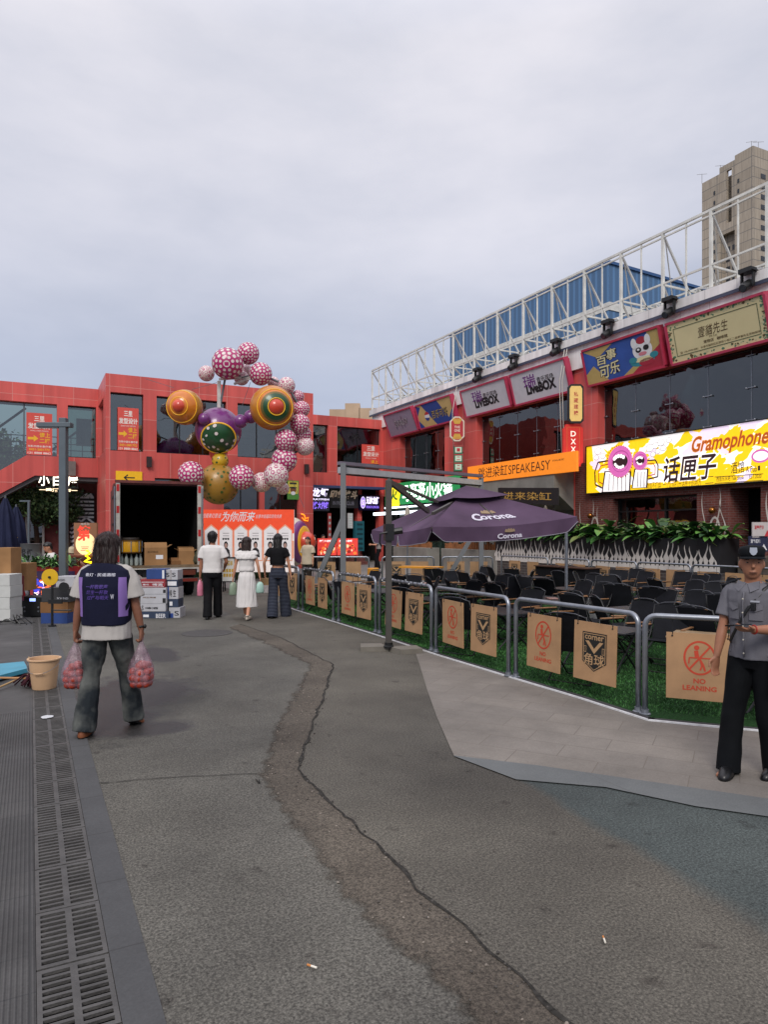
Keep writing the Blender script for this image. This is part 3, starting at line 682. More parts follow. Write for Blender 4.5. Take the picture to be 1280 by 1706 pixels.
for (y, z) in ((14.42, 1.5), (19.55, 1.6)): pw.ring(mb, yu(y), z, .2, .42, .07, .005)
mb.build('painted_flames', FLW, rb, True)
for (y, z) in ((19.6, 2.35), (14.38, 2.4)):
    mb = MB(); mb.cyl((XF, y, z), (XF - .12, y, z), .03, 8); mb.ball((XF - .2, y, z), .11, 16, 10); mb.build('globe_lamp', mat('brass', '#8a5a2a', rough=.25, metal=.9), rb, True, smooth=True)
# concrete balcony under the orange sign
mb = MB(); X = 18.0
mb.prism([(X, 20.7, 3.35), (X, 20.7, 4.2), (XF, 20.7, 4.2), (XF + .0, 20.7, 2.6)], (0, 8.4, 0)); mb.box(XF + .3, XF + .88, 20.7, 27.3, 0, 2.9)
mb.build('concrete_balcony', CONC, rb, True, bevel=.01)
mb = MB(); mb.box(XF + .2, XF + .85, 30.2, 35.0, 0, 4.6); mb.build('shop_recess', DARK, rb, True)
# steel truss screen along the roof edge: one structure
tr = thing('roof_truss', 'white painted steel truss screen running along the roof edge of the shop building', 'roof truss', (XF, 21, 9.3))
mb = MB(); z0, z1 = 9.3, 11.8; Xa, Xb = XF - .02, XF + 1.7
ys = [38.6 - i * 1.85 for i in range(19)]
for i, y in enumerate(ys):
    mb.bar((Xa, y, z0), (Xa, y, z1), .085, .085, up=(1, 0, 0))
    mb.bar((Xa, y, z1 - .05), (Xb, y, z0 + .1), .06, .06); mb.bar((Xb, y, z0 - .4), (Xb, y, z0 + .9), .07, .07, up=(1, 0, 0))
    mb.bar((Xa, y, z0 + .75), (Xb, y, z0 + .75), .06, .06)
    if i < len(ys) - 1:
        y2 = ys[i + 1]; ym = (y + y2) / 2
        mb.bar((Xa, ym, z0), (Xa, ym, z1), .045, .045, up=(1, 0, 0))
        mb.bar((Xa, y2 + .1, z0 + .1), (Xb, y, z0 + .9), .055, .055); mb.bar((Xa + .1, y2, z1 - .1), (Xb - .1, ym, z0 + .5), .035, .035); mb.bar((Xb, y, z0 + .9), (Xb, ym, z0 - .2), .05, .05); mb.bar((Xa, y2, z0 + .75), (Xb, ym, z0 + .15), .06, .06)
for (x, z, t) in ((Xa, z1, .08), (Xa, z0 + .78, .06), (Xb, z0 + .9, .06), (Xa, z1 - .16, .05)): mb.bar((x, ys[-1], z), (x, ys[0], z), t, t)
mb.build('truss_frame', STEELW, tr, True)

# ================================================================== red building at the end of the street
lb = thing('red_building', 'red panel clad two storey building closing the end of the street, with glazed upper gallery', 'building', (8, 31.3, 0))
YC, YL, YR = 31.3, 35.0, 37.1; XA, XB = 2.84, 12.2
def wall_y(mb, Y0, Y1, xs, zs, holes):
    xe = sorted(set([xs[0], xs[1]] + [h[0] for h in holes] + [h[1] for h in holes])); ze = sorted(set([zs[0], zs[1]] + [h[2] for h in holes] + [h[3] for h in holes]))
    for a, b_ in zip(xe[:-1], xe[1:]):
        run = None
        for c_, d_ in zip(ze[:-1], ze[1:]):
            hole = any(h[0] <= a and h[1] >= b_ and h[2] <= c_ and h[3] >= d_ for h in holes)
            if hole:
                if run is not None: mb.box(a, b_, Y0, Y1, run, c_); run = None
            elif run is None: run = c_
        if run is not None: mb.box(a, b_, Y0, Y1, run, zs[1])
def x_at(px, Y): return PY(px, 800, Y).x
c1 = [(x_at(184, YC), x_at(239, YC), 5.2, 7.68), (x_at(261, YC), x_at(377, YC), 5.2, 7.68), (x_at(396, YC), x_at(495, YC), 5.2, 7.68)]
c2 = [(x_at(258, YC), x_at(330, YC), .2, 4.1), (x_at(373, YC), x_at(433, YC), .2, 4.15), (x_at(441, YC), x_at(497, YC), .2, 4.15)]
l1 = [(x_at(-70, YL), x_at(95, YL), 5.2, 7.6), (x_at(113, YL), x_at(160, YL), 5.2, 7.6)]
r1 = [(x_at(519, YR), x_at(547, YR), 5.2, 7.95), (x_at(562, YR), x_at(634, YR), 5.2, 7.95)]
r2 = [(x_at(515, YR), x_at(596, YR), 0, 4.3), (x_at(603, YR), x_at(632, YR), 0, 4.3)]
mb = MB()
wall_y(mb, YC, YC + .6, (XA, XB), (0, 8.45), c1 + c2)
wall_x(mb, XA, XA + .4, (YC + .61, YL + .5), (0, 8.45), [(YC + 1, YL - .2, 5.2, 7.6)])
wall_x(mb, XB - .4, XB, (YC + .61, YR), (0, 8.45), [])
wall_y(mb, YR, YR + .5, (XB - .4, 19), (0, 8.5), r1 + r2)
# upper gallery of the left wing, its parapet and the sloping band of the stair
wall_y(mb, YL, YL + .5, (-14, XA), (5.2, 8.45), [(h[0], h[1], 5.2, h[3]) for h in l1])
xk = x_at(44, YL); xs0 = x_at(-80, YL)
mb.prism([(xk, YL - .02, 5.2), (XA, YL - .02, 5.2), (XA, YL - .02, 4.3), (x_at(58, YL), YL - .02, 4.3), (xs0, YL - .02, 2.3), (xs0, YL - .02, 3.2)], (0, .55, 0))
mb.build('red_wall', RED, lb, True)
mb = MB(); mb.prism([(XA, YL + .1, 4.28), (x_at(58, YL), YL + .1, 4.28), (xs0, YL + .1, 2.28), (xs0, YL + .1, 2.12), (x_at(60, YL), YL + .1, 4.12), (XA, YL + .1, 4.12)], (0, 1.5, 0)); mb.build('stair_soffit', mat('soffit_grey', '#4a4a4c'), lb, True)
# dark rooms behind: floor slab, back wall, roof
mb = MB(); mb.box(XA + .5, XB - .5, YC + 4.2, YC + 4.4, .1, 8.2); mb.box(XA + .5, XB - .5, YC + .62, YC + 4.2, 4.4, 4.9); mb.box(XA + .5, XB - .5, YC + .62, YC + 4.4, 8.1, 8.4)
mb.box(XB, 20.5, YR + 2.5, YR + 2.8, 0, 8.4); mb.box(19, 20, YR + .52, YR + 2.5, 0, 8.3); mb.box(XB, 18.9, YR + .52, YR + 2.5, 4.4, 4.9); mb.box(XB, 18.9, YR + .52, YR + 2.5, 8.1, 8.4)
mb.box(-14, XA, YL + .52, YL + 3, 7.9, 8.3)
mb.build('inner_structure', mat('inner_dark', '#22201f', rough=.9), lb, True)
def pane_y(h, Y, n, gm=CGLASS, nm='window'):
    mb = MB(); mb.box(h[0], h[1], Y + .25, Y + .27, h[2], h[3]); wn = mb.build(nm, gm, lb, True)
    mm = MB()
    for i in range(n + 1):
        x = h[0] + (h[1] - h[0]) * i / n; mm.box(x - .02, x + .02, Y + .21, Y + .249, h[2], h[3])
    mm.box(h[0], h[1], Y + .2, Y + .249, h[2], h[2] + .05); mm.box(h[0], h[1], Y + .2, Y + .249, h[3] - .05, h[3])
    mm.build('window_frame', BLK, wn, True)
    return wn
for h, n in zip(c1, (1, 3, 3)): pane_y(h, YC, n)
for h in c2: pane_y(h, YC, 2, TGLASS)
for h, n in zip(r1, (1, 2)): pane_y(h, YR, n)
mb = MB(); hL = l1[0]; mb.poly([(hL[0], YL + .25, 3.3), (xk, YL + .25, 5.2), (hL[1], YL + .25, 5.2), (hL[1], YL + .25, 7.6), (hL[0], YL + .25, 7.6)]); wn = mb.build('window', CGLASS, lb, True)
mm = MB()
for px in (40, -20): mm.box(x_at(px, YL) - .03, x_at(px, YL) + .03, YL + .2, YL + .24, 5.1, 7.6)
mm.build('window_frame', GREY, wn, True)
pane_y(l1[1], YL, 1)
mb = MB(); mb.box(XA + .15, XA + .17, YC + 1, YL - .2, 5.2, 7.6); mb.build('window', CGLASS, lb, True)
# things just inside the glass: curtains, balustrade, stair rails
CURT = mat('curtain', '#8fae9b', rough=.9, var=.12, scale=2, bump=.2, bscale=8)
def curtain(px0, px1, py0, py1, Y):
    a = PY(px0, py0, Y); b_ = PY(px1, py1, Y); n = 16; vs = []; fs = []
    for i in range(n + 1):
        x = a.x + (b_.x - a.x) * i / n; yy = Y + .04 * math.sin(i * 1.9); vs += [(x, yy, a.z), (x, yy + .02, b_.z)]
    fs = [(2 * i, 2 * i + 1, 2 * i + 3, 2 * i + 2) for i in range(n)]
    mb = MB(); mb.add(vs, fs); mb.build('curtain', CURT, lb, True, smooth=True)
curtain(127, 152, 697, 744, YL + .5); curtain(519, 535, 729, 772, YR + .4); curtain(565, 588, 732, 771, YR + .4); curtain(268, 300, 708, 745, YC + .9); curtain(402, 420, 720, 752, YC + .9)
mb = MB()
for (xa, xb, Y) in ((c1[1][0], c1[1][1], YC + .9), (c1[2][0], c1[2][1], YC + .9), (l1[0][0], l1[1][1], YL + .9), (r1[1][0], r1[1][1], YR + .7)):
    for z in (5.3, 5.6, 5.9, 6.2): mb.bar((xa, Y, z), (xb, Y, z), .03, .04)
    x = xa
    while x < xb: mb.bar((x, Y, 5.2), (x, Y, 6.25), .04, .04, up=(1, 0, 0)); x += .5
    mb.bar((xa, Y + .25, 5.2), (xa + 2.6, Y + .25, 7.5), .08, .1); mb.bar((xb - 2.2, Y + .25, 5.3), (xb, Y + .25, 7.2), .08, .1)
mb.build('balustrade', mat('rail_green', '#3c4a44', rough=.5), lb, True)
for px in (248, 510): x = x_at(px, YC); mb = MB(); mb.box(x - .1, x + .1, YC - .16, YC - .003, 4.55, 5.0); mb.build('wall_lamp', mat('lamp_dark', '#2b1c1c', rough=.5), lb, True)
mb = MB(); x = x_at(118, YL); mb.box(x - .2, x + .2, YL - .2, YL - .03, 4.35, 5.0); mb.build('junction_box', mat('box_grey', '#6b625e'), lb, True)
# ground floor walls under the left wing
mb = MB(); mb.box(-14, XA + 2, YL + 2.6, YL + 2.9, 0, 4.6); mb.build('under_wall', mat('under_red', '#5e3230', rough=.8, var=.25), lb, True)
mb = MB(); xa, xb = x_at(44, YL + 2.5), x_at(72, YL + 2.5)
mb.box(xa, xb, YL + 2.5, YL + 2.55, .4, 3.2); o_ = mb.build('shop_door', TGLASS, lb, True)
mb = MB()
for x in (xa, xb): mb.box(x - .05, x + .05, YL + 2.42, YL + 2.5, .4, 3.2)
mb.box(xa, xb, YL + 2.42, YL + 2.5, 3.1, 3.2); mb.build('door_frame', flat('frame_pale', '#9b9a94'), o_, True)

# ================================================================== distant buildings
bb = thing('blue_building', 'blue corrugated metal clad block with white bands behind the roof truss', 'building', (24.5, 44, 0))
A0 = AT(1015, 440, 60); A1 = AT(750, 560, 82); A2 = AT(1180, 487, 67); A3 = A1 + (A2 - A0)
def wprism(mb, pts, z0, z1): mb.prism([(p.x, p.y, z0) for p in pts], (0, 0, z1 - z0))
BLUE = bpy.data.materials.new('blue_corrugated'); BLUE.use_nodes = True
_n = BLUE.node_tree; _b = _n.nodes['Principled BSDF']; _b.inputs['Base Color'].default_value = (*hx('#50769f'), 1); _b.inputs['Roughness'].default_value = .5
_t = _n.nodes.new('ShaderNodeTexCoord'); _s = _n.nodes.new('ShaderNodeSeparateXYZ'); _n.links.new(_t.outputs['Object'], _s.inputs[0])
_m1 = _n.nodes.new('ShaderNodeMath'); _m1.operation = 'SUBTRACT'; _n.links.new(_s.outputs[0], _m1.inputs[0]); _n.links.new(_s.outputs[1], _m1.inputs[1])
_m2 = _n.nodes.new('ShaderNodeMath'); _m2.operation = 'MULTIPLY'; _m2.inputs[1].default_value = 9; _n.links.new(_m1.outputs[0], _m2.inputs[0])
_m3 = _n.nodes.new('ShaderNodeMath'); _m3.operation = 'SINE'; _n.links.new(_m2.outputs[0], _m3.inputs[0])
_r = _n.nodes.new('ShaderNodeValToRGB'); _r.color_ramp.elements[0].color = (*[c * .72 for c in hx('#50769f')], 1); _r.color_ramp.elements[1].color = (*[c * 1.15 for c in hx('#50769f')], 1)
_n.links.new(_m3.outputs[0], _r.inputs[0]); _n.links.new(_r.outputs[0], _b.inputs['Base Color'])
mb = MB(); zt = A0.z; wprism(mb, [A0, A2, A3, A1], 0, zt); mb.build('wall', BLUE, bb, True)
def scaled(pts, e):
    c_ = sum(pts, V()) / len(pts); return [c_ + (p - c_) * e for p in pts]
for (za, zb) in ((zt - 4.0, zt - 3.3), (zt - 11.0, zt - 10.6), (zt - 15.5, zt - 14.8)):
    mb = MB(); wprism(mb, scaled([A0, A2, A3, A1], 1.006), za, zb); mb.build('white_band', STEELW, bb, True)
mb = MB(); wprism(mb, scaled([A0, A2, A3, A1], 1.012), zt, zt + .25); mb.build('roof_edge', mat('blue_edge', '#2c5180'), bb, True)
tw = thing('apartment_tower', 'tall beige grey apartment tower rising behind the roof at the right edge', 'building', (180, 130, 0))
B0 = AT(1255, 243, 200); B1 = AT(1170, 290, 215.8); dr = RGT * 15.8 + FWD * 7.5; B2 = B0 + dr * 1.4; B3 = B1 + dr * 1.4
B0.z = B1.z = B2.z = B3.z = 0; ZT = 1.7 + 645 / FPX * 200
TWC = mat('tower_render', '#aa9f90', rough=.9, var=.08, scale=.05, joints=(6, 3, (.20, .185, .17), .12, 0))
mb = MB(); ns_ = (B0 - B1)
def Tq(t, s_): return B1 + ns_ * t + dr * s_
for (t0, t1, s0, za, zb) in ((0, .36, 0, 0, ZT - 3), (.36, .66, .12, 0, ZT - 4), (.66, 1, 0, 0, ZT), (.36, .66, .0, ZT - 22, ZT - 1.2)):
    if za > 0:   # the raised frame over the recess, with an open slot
        for (q0, q1) in ((.36, .5), (.60, .66)): wprism(mb, [Tq(q0, 0), Tq(q1, 0), Tq(q1, .05), Tq(q0, .05)], za, zb)
        wprism(mb, [Tq(.5, 0), Tq(.6, 0), Tq(.6, .05), Tq(.5, .05)], zb - 2, zb)
        wprism(mb, [Tq(.5, 0), Tq(.6, 0), Tq(.6, .05), Tq(.5, .05)], za, za + 3)
    else: wprism(mb, [Tq(t0, s0), Tq(t1, s0), Tq(t1, 1.4), Tq(t0, 1.4)], za, zb)
mb.build('wall', TWC, tw, True)
ud = ns_.normalized()
nrm = V((ud.y, -ud.x, 0)); nrm = nrm if nrm.dot(-FWD) > 0 else -nrm
d2 = dr.normalized(); TGM = mat('tower_glass', '#2c3036', rough=.2); _wp = {}
def twin(p, z, size, rz):
    if size not in _wp: mb = MB(); mb.cbox((0, 0, 0), size); o = mb.build('window', TGM, tw); _wp[size] = o
    else: o = _wp[size].copy(); COL.objects.link(o)
    o.location = tuple(ROOTM[tw.name].inverted() @ V((p.x, p.y, z))); o.rotation_euler = (0, 0, rz)
for k in range(15):
    z = ZT - 8 - k * 3; a1 = math.atan2(ud.y, ud.x)
    if k > 5:
        for t in (.44, .56): twin(Tq(t, .12) + nrm * .05, z, (1.3, .12, 1.4), a1)
    for t in (.26, .73): twin(Tq(t, 0) + nrm * .05, z, (.55, .12, 1.1), a1)
    for q in (.25, .5): twin(Tq(1, q) + ud * .06, z, (2.0, .12, 1.3), math.atan2(d2.y, d2.x))
for (t, q, h) in ((.0, 0, 5), (.3, .1, 6), (.75, .3, 8), (.95, .2, 4)):
    mb = MB(); p = Tq(t, q); z = ZT - (3 if t < .6 else 0); mb.bar((p.x, p.y, z), (p.x, p.y, z + h * .6), .1, .1, up=(1, 0, 0)); mb.bar(p + V((0, 0, z + h * .55)) - RGT * 1.6, p + V((0, 0, z + h * .6)) + RGT * 1.6, .08, .08); mb.build('antenna', mat('antenna_grey', '#8a8a8c'), tw, True)
fb = thing('distant_building', 'small beige apartment block seen above the red roof in the distance', 'building', tuple(AT(585, 888, 150).xy) + (0,))
mb = MB()
for (a, b_, t) in ((549, 576, 682), (575, 600, 672), (598, 640, 680)):
    q0 = AT(a, t, 150); q1 = AT(b_, t, 150); mb.prism([(q0.x, q0.y, 0), (q1.x, q1.y, 0), (q1.x + 5, q1.y + 10, 0), (q0.x + 5, q0.y + 10, 0)], (0, 0, q0.z))
mb.build('wall', mat('far_beige', '#b89f86', rough=.9, var=.1, scale=.3), fb, True)
# ================================================================== signs
def uv(pan, px, py):
    d = ray(px, py); o = V((0, 0, CAMH)); t = (pan.O - o).dot(pan.N) / d.dot(pan.N); q = o + d * t - pan.O
    return (q.dot(pan.U), q.dot(pan.W))
def sign(name, label, pan, t, board, cat='sign', group=None, rim=None, rimw=.08, legs=None):
    base = pan.p(pan.w / 2, 0, -t / 2); th = thing(name, label, cat, tuple(base), group=group)
    mb = MB(); pan.slab(mb, t); mb.build('board', board, th, True)
    if rim:
        mb = MB()
        for (a, b_) in (((-rimw / 2, -rimw / 2), (pan.w + rimw / 2, -rimw / 2)), ((-rimw / 2, pan.h + rimw / 2), (pan.w + rimw / 2, pan.h + rimw / 2)),
                        ((-rimw / 2, 0), (-rimw / 2, pan.h)), ((pan.w + rimw / 2, 0), (pan.w + rimw / 2, pan.h))):
            mb.bar(pan.p(*a, -t / 2 + .01), pan.p(*b_, -t / 2 + .01), rimw, t + .06, up=pan.N)
        mb.build('frame', rim, th, True)
    return th
def tilted(bl, tl, br, Xb=18.85):
    q = PX(*bl, Xb); d = ray(*tl); k = q.y / d.y; top = V((0, 0, CAMH)) + d * k; r = PX(*br, Xb)
    W = V((top.x - q.x, 0, top.z - q.z)); return Pan(q, (0, -1, 0), W, q.y - r.y, W.length)
PINK = mat('frame_pink', '#b53a58', rough=.5, var=.08)
def lettering(th, draw, mats, name='lettering'):
    mb = MB(); draw(mb); mb.build(name, mats, th, True)
K = flat('ink_black', '#141216'); Wt = flat('print_white', '#d9d9dc'); PUR = flat('print_purple', '#6c2f7d'); LG = mat('sign_grey', '#c0bfc5', rough=.6, var=.05)

pn = tilted((652, 727.6), (640, 694), (696.5, 714)); th = sign('shop_sign', 'dull purple grey upper sign with jagged heartbeat lettering, nearest the red end building', pn, .2, mat('sign_mauve', '#94899c', var=.05), rim=PINK, group='tilted signs over the upper windows')
def d_(mb):
    mb.i = 0; pn.text(mb, '回响起乌', pn.w * .3, pn.h * .36, pn.w * .75, pn.h * .66, .006, .03)
    mb.i = 1; pn.text(mb, '回响起乌', pn.w * .3, pn.h * .37, pn.w * .75, pn.h * .65, .009, -.005)
    mb.i = 0; z = [(pn.w * (.28 + .05 * i), pn.h * (.3 if i % 2 else .72) + (-.1 if i % 3 else .1)) for i in range(11)]; pn.line(mb, z, .02, .012)
lettering(th, d_, [flat('ink_violet', '#3c1838'), Wt])
pb = tilted((701.5, 714), (692.6, 678), (759, 700)); th = sign('shop_sign', 'gold and blue upper sign with a round red white blue emblem and outlined characters', pb, .2, mat('sign_gold', '#bfa46a', var=.12, scale=1), rim=PINK, group='tilted signs over the upper windows')
BLU = flat('print_blue', '#1f3f86'); RD = flat('print_red', '#b32a33'); GOLD = flat('print_gold', '#b39a5e')
def d_(mb):
    w_, h_ = pb.w, pb.h; mb.i = 1; pb.poly(mb, [(0, h_ * .55), (w_ * .12, h_ * .9), (0, h_)], .004); pb.poly(mb, [(w_ * .15, h_), (w_ * .62, h_), (w_ * .9, 0), (w_ * .5, 0)], .004); pb.poly(mb, [(0, 0), (w_ * .14, 0), (0, h_ * .35)], .004)
    pb.poly(mb, [(w_ * .8, 0), (w_ * .99, 0), (w_ * .99, h_ * .5)], .005)
    c_ = (w_ * .27, h_ * .45); r_ = h_ * .2; mb.i = 0; pb.ell(mb, c_[0], c_[1], r_, r_, .007); mb.i = 2; pb.poly(mb, [(c_[0] + r_ * math.cos(a), c_[1] + r_ * math.sin(a)) for a in [math.radians(20 + 14 * i) for i in range(11)]], .009)
    mb.i = 1; pb.poly(mb, [(c_[0] + r_ * math.cos(a), c_[1] + r_ * math.sin(a)) for a in [math.radians(195 + 14 * i) for i in range(11)]], .009)
    mb.i = 3; pb.text(mb, '百乐可乐', w_ * .4, h_ * .25, w_ * .86, h_ * .62, .006, .05, .1); mb.i = 4; pb.text(mb, '百乐可乐', w_ * .41, h_ * .26, w_ * .85, h_ * .61, .009, 0, .1)
lettering(th, d_, [Wt, BLU, RD, K, GOLD])
for k, (bl, tl, br, lb) in enumerate((((778, 694), (768, 654), (851, 676.5), 'grey upper sign reading LIVEBOX, the smaller and farther of two'), ((860, 674), (850, 627.6), (950, 653), 'grey upper sign reading LiveBOX, the larger and nearer of two'))):
    pl = tilted(bl, tl, br); th = sign('shop_sign', lb, pl, .2, LG, rim=PINK, group='tilted signs over the upper windows')
    def d_(mb, pl=pl, k=k):
        w_, h_ = pl.w, pl.h
        mb.i = 2; pl.text(mb, '瑞', w_ * .22, h_ * .42, w_ * .46, h_ * .88, .005, .03); mb.i = 1; pl.text(mb, '瑞', w_ * .225, h_ * .43, w_ * .455, h_ * .87, .008, .012)
        mb.i = 0; pl.text(mb, '音乐现场', w_ * .48, h_ * .53, w_ * .78, h_ * .7, .005, .01)
        t = 'LiveBOX' if k else 'LIVEBOX'; mb.i = 0; pl.text(mb, t, w_ * .26, h_ * .2, w_ * .80, h_ * .54, .006, .06)
    lettering(th, d_, [K, PUR, Wt])
pe = tilted((981, 642), (971, 587), (1107, 610)); th = sign('shop_sign', 'blue and gold cloth upper sign with big yellow characters and a lion dance head', pe, .2, mat('sign_blue', '#2b509c', var=.2, scale=1.2, bump=.15, bscale=3), rim=mat('frame_red', '#b2304a', rough=.5), group='tilted signs over the upper windows')
def d_(mb):
    w_, h_ = pe.w, pe.h; U_ = lambda a, b_: (w_ * a, h_ * b_)
    mb.i = 0; pe.poly(mb, [U_(0, .98), U_(.42, .98), U_(.2, .7)], .004); pe.poly(mb, [U_(0, .3), U_(.12, .5), U_(.3, 0), U_(0, 0)], .004); pe.poly(mb, [U_(.86, 1), U_(1, 1), U_(1, .6), U_(.62, 0), U_(.5, 0), U_(.86, .5)], .004)
    mb.i = 3; pe.poly(mb, [U_(1, .6), U_(1, 0), U_(.62, 0)], .0045)
    for (t, a, b_, c_, dd) in (('百', .16, .46, .32, .74), ('事', .31, .54, .46, .86), ('可', .18, .06, .34, .44), ('乐', .33, .12, .48, .5)):
        mb.i = 1; pe.text(mb, t, w_ * a, h_ * b_, w_ * c_, h_ * dd, .006, .06, .12); mb.i = 2; pe.text(mb, t, w_ * (a + .008), h_ * (b_ + .01), w_ * (c_ - .008), h_ * (dd - .01), .009, .015, .12)
    cx, cy = .78, .56   # a plain festive lion head: white fur, red crest, teal collar
    for (i, a, b_, ra, rb_) in ((4, -.02, -.3, .15, .12), (3, .03, -.34, .09, .1), (2, 0, -.25, .12, .07), (5, 0, 0, .12, .26), (5, -.09, .22, .035, .14), (5, .08, .24, .035, .14), (3, 0, .26, .06, .1), (1, -.045, .02, .035, .07), (1, .05, .04, .035, .07), (5, -.045, .03, .016, .03), (5, .05, .05, .016, .03), (6, 0, -.1, .05, .05), (4, -.13, -.22, .05, .08), (4, .13, -.2, .05, .08)):
        mb.i = i; pe.ell(mb, w_ * (cx + a), h_ * (cy + b_), w_ * ra, h_ * rb_, .006 + .001 * ((i * 7 + int(abs(a) * 100)) % 5) + (.006 if ra < .06 else 0))
lettering(th, d_, [GOLD, K, flat('print_cream', '#d8cfa2'), flat('print_crimson', '#a02338'), flat('print_teal', '#2c8290'), Wt, flat('print_pink', '#c97a86')])
pf = tilted((1122, 606), (1111, 543), (1283, 565)); th = sign('shop_sign', 'beige upper sign with slim brown brush characters and a mottled green border', pf, .2, mat('sign_beige', '#d2c598', var=.06, scale=1), rim=PINK, group='tilted signs over the upper windows')
def d_(mb):
    w_, h_ = pf.w, pf.h
    mb.i = 1
    for i in range(170):
        s_ = random.choice((0, 1, 2, 3)); a = random.random(); q = random.uniform(.01, .10) * h_
        u, v = ((a * w_, q), (a * w_, h_ - q), (q, a * h_), (w_ - q, a * h_))[s_]; r_ = random.uniform(.015, .06); mb.i = random.choice((1, 1, 4, 2)); pf.poly(mb, [(u + r_ * math.cos(k) * random.uniform(.5, 1.4), v + r_ * math.sin(k) * random.uniform(.5, 1)) for k in (0, 1, 2, 3, 4, 5)], .004 + i * .00001)
    mb.i = 3; pf.frame(mb, .17 * h_, .14 * h_, w_ - .17 * h_, h_ * .86, .02, .008)
    mb.i = 0; pf.text(mb, '壹貓先生', w_ * .33, h_ * .46, w_ * .64, h_ * .72, .008, -.004, .2); pf.text(mb, '宠物店   咖啡馆', w_ * .37, h_ * .29, w_ * .62, h_ * .37, .008, .01)
    mb.i = 2; pf.text(mb, '☎ 178-9998-8881   长春市朝阳区红旗街小巷汇二层壹貓先生宠物咖啡', w_ * .10, h_ * .185, w_ * .93, h_ * .245, .008, .005); pf.text(mb, 'Mr.Cat', w_ * .44, h_ * .40, w_ * .52, h_ * .45, .008)
lettering(th, d_, [flat('ink_brown', '#4a3418'), flat('leaf_print', '#4a7a5e'), flat('ink_brown2', '#5d4a2a'), flat('line_green', '#4a5a40'), flat('pale_print', '#c2bd98')])

# big lit pub sign
q = PX(978, 822, 18.8); pg = Pan((18.8, q.y, q.z), (0, -1, 0), UP, q.y - 11.9, PX(978, 745, 18.8).z - q.z)
YEL = flat('lit_yellow', '#f0c40a', emis=.55); LW = flat('lit_white', '#f4efee', emis=.6)
th = sign('pub_sign', 'long backlit yellow and white pub sign reading Gramophone, with pink lips on beer mugs', pg, .25, LW, rim=BLK, rimw=.03)
Z5 = lambda X, Y: uv(pg, 940 + X / 3.765, 680 + Y / 3.765)
def zell(mb, X, Y, rx, ry, d):
    a = Z5(X, Y); b_ = Z5(X + rx, Y); c_ = Z5(X, Y - ry); pg.ell(mb, a[0], a[1], abs(b_[0] - a[0]), abs(c_[1] - a[1]), d)
def zpoly(mb, pts, d): pg.poly(mb, [Z5(*p) for p in pts], d)
def ztext(mb, t, X0, Y0, X1, Y1, d, **k): a = Z5(X0, (Y0 + Y1) / 2); b_ = Z5(X1, (Y0 + Y1) / 2); c_ = Z5((X0 + X1) / 2, Y1); e_ = Z5((X0 + X1) / 2, Y0); pg.text(mb, t, a[0], c_[1], b_[0], e_[1], d, **k)
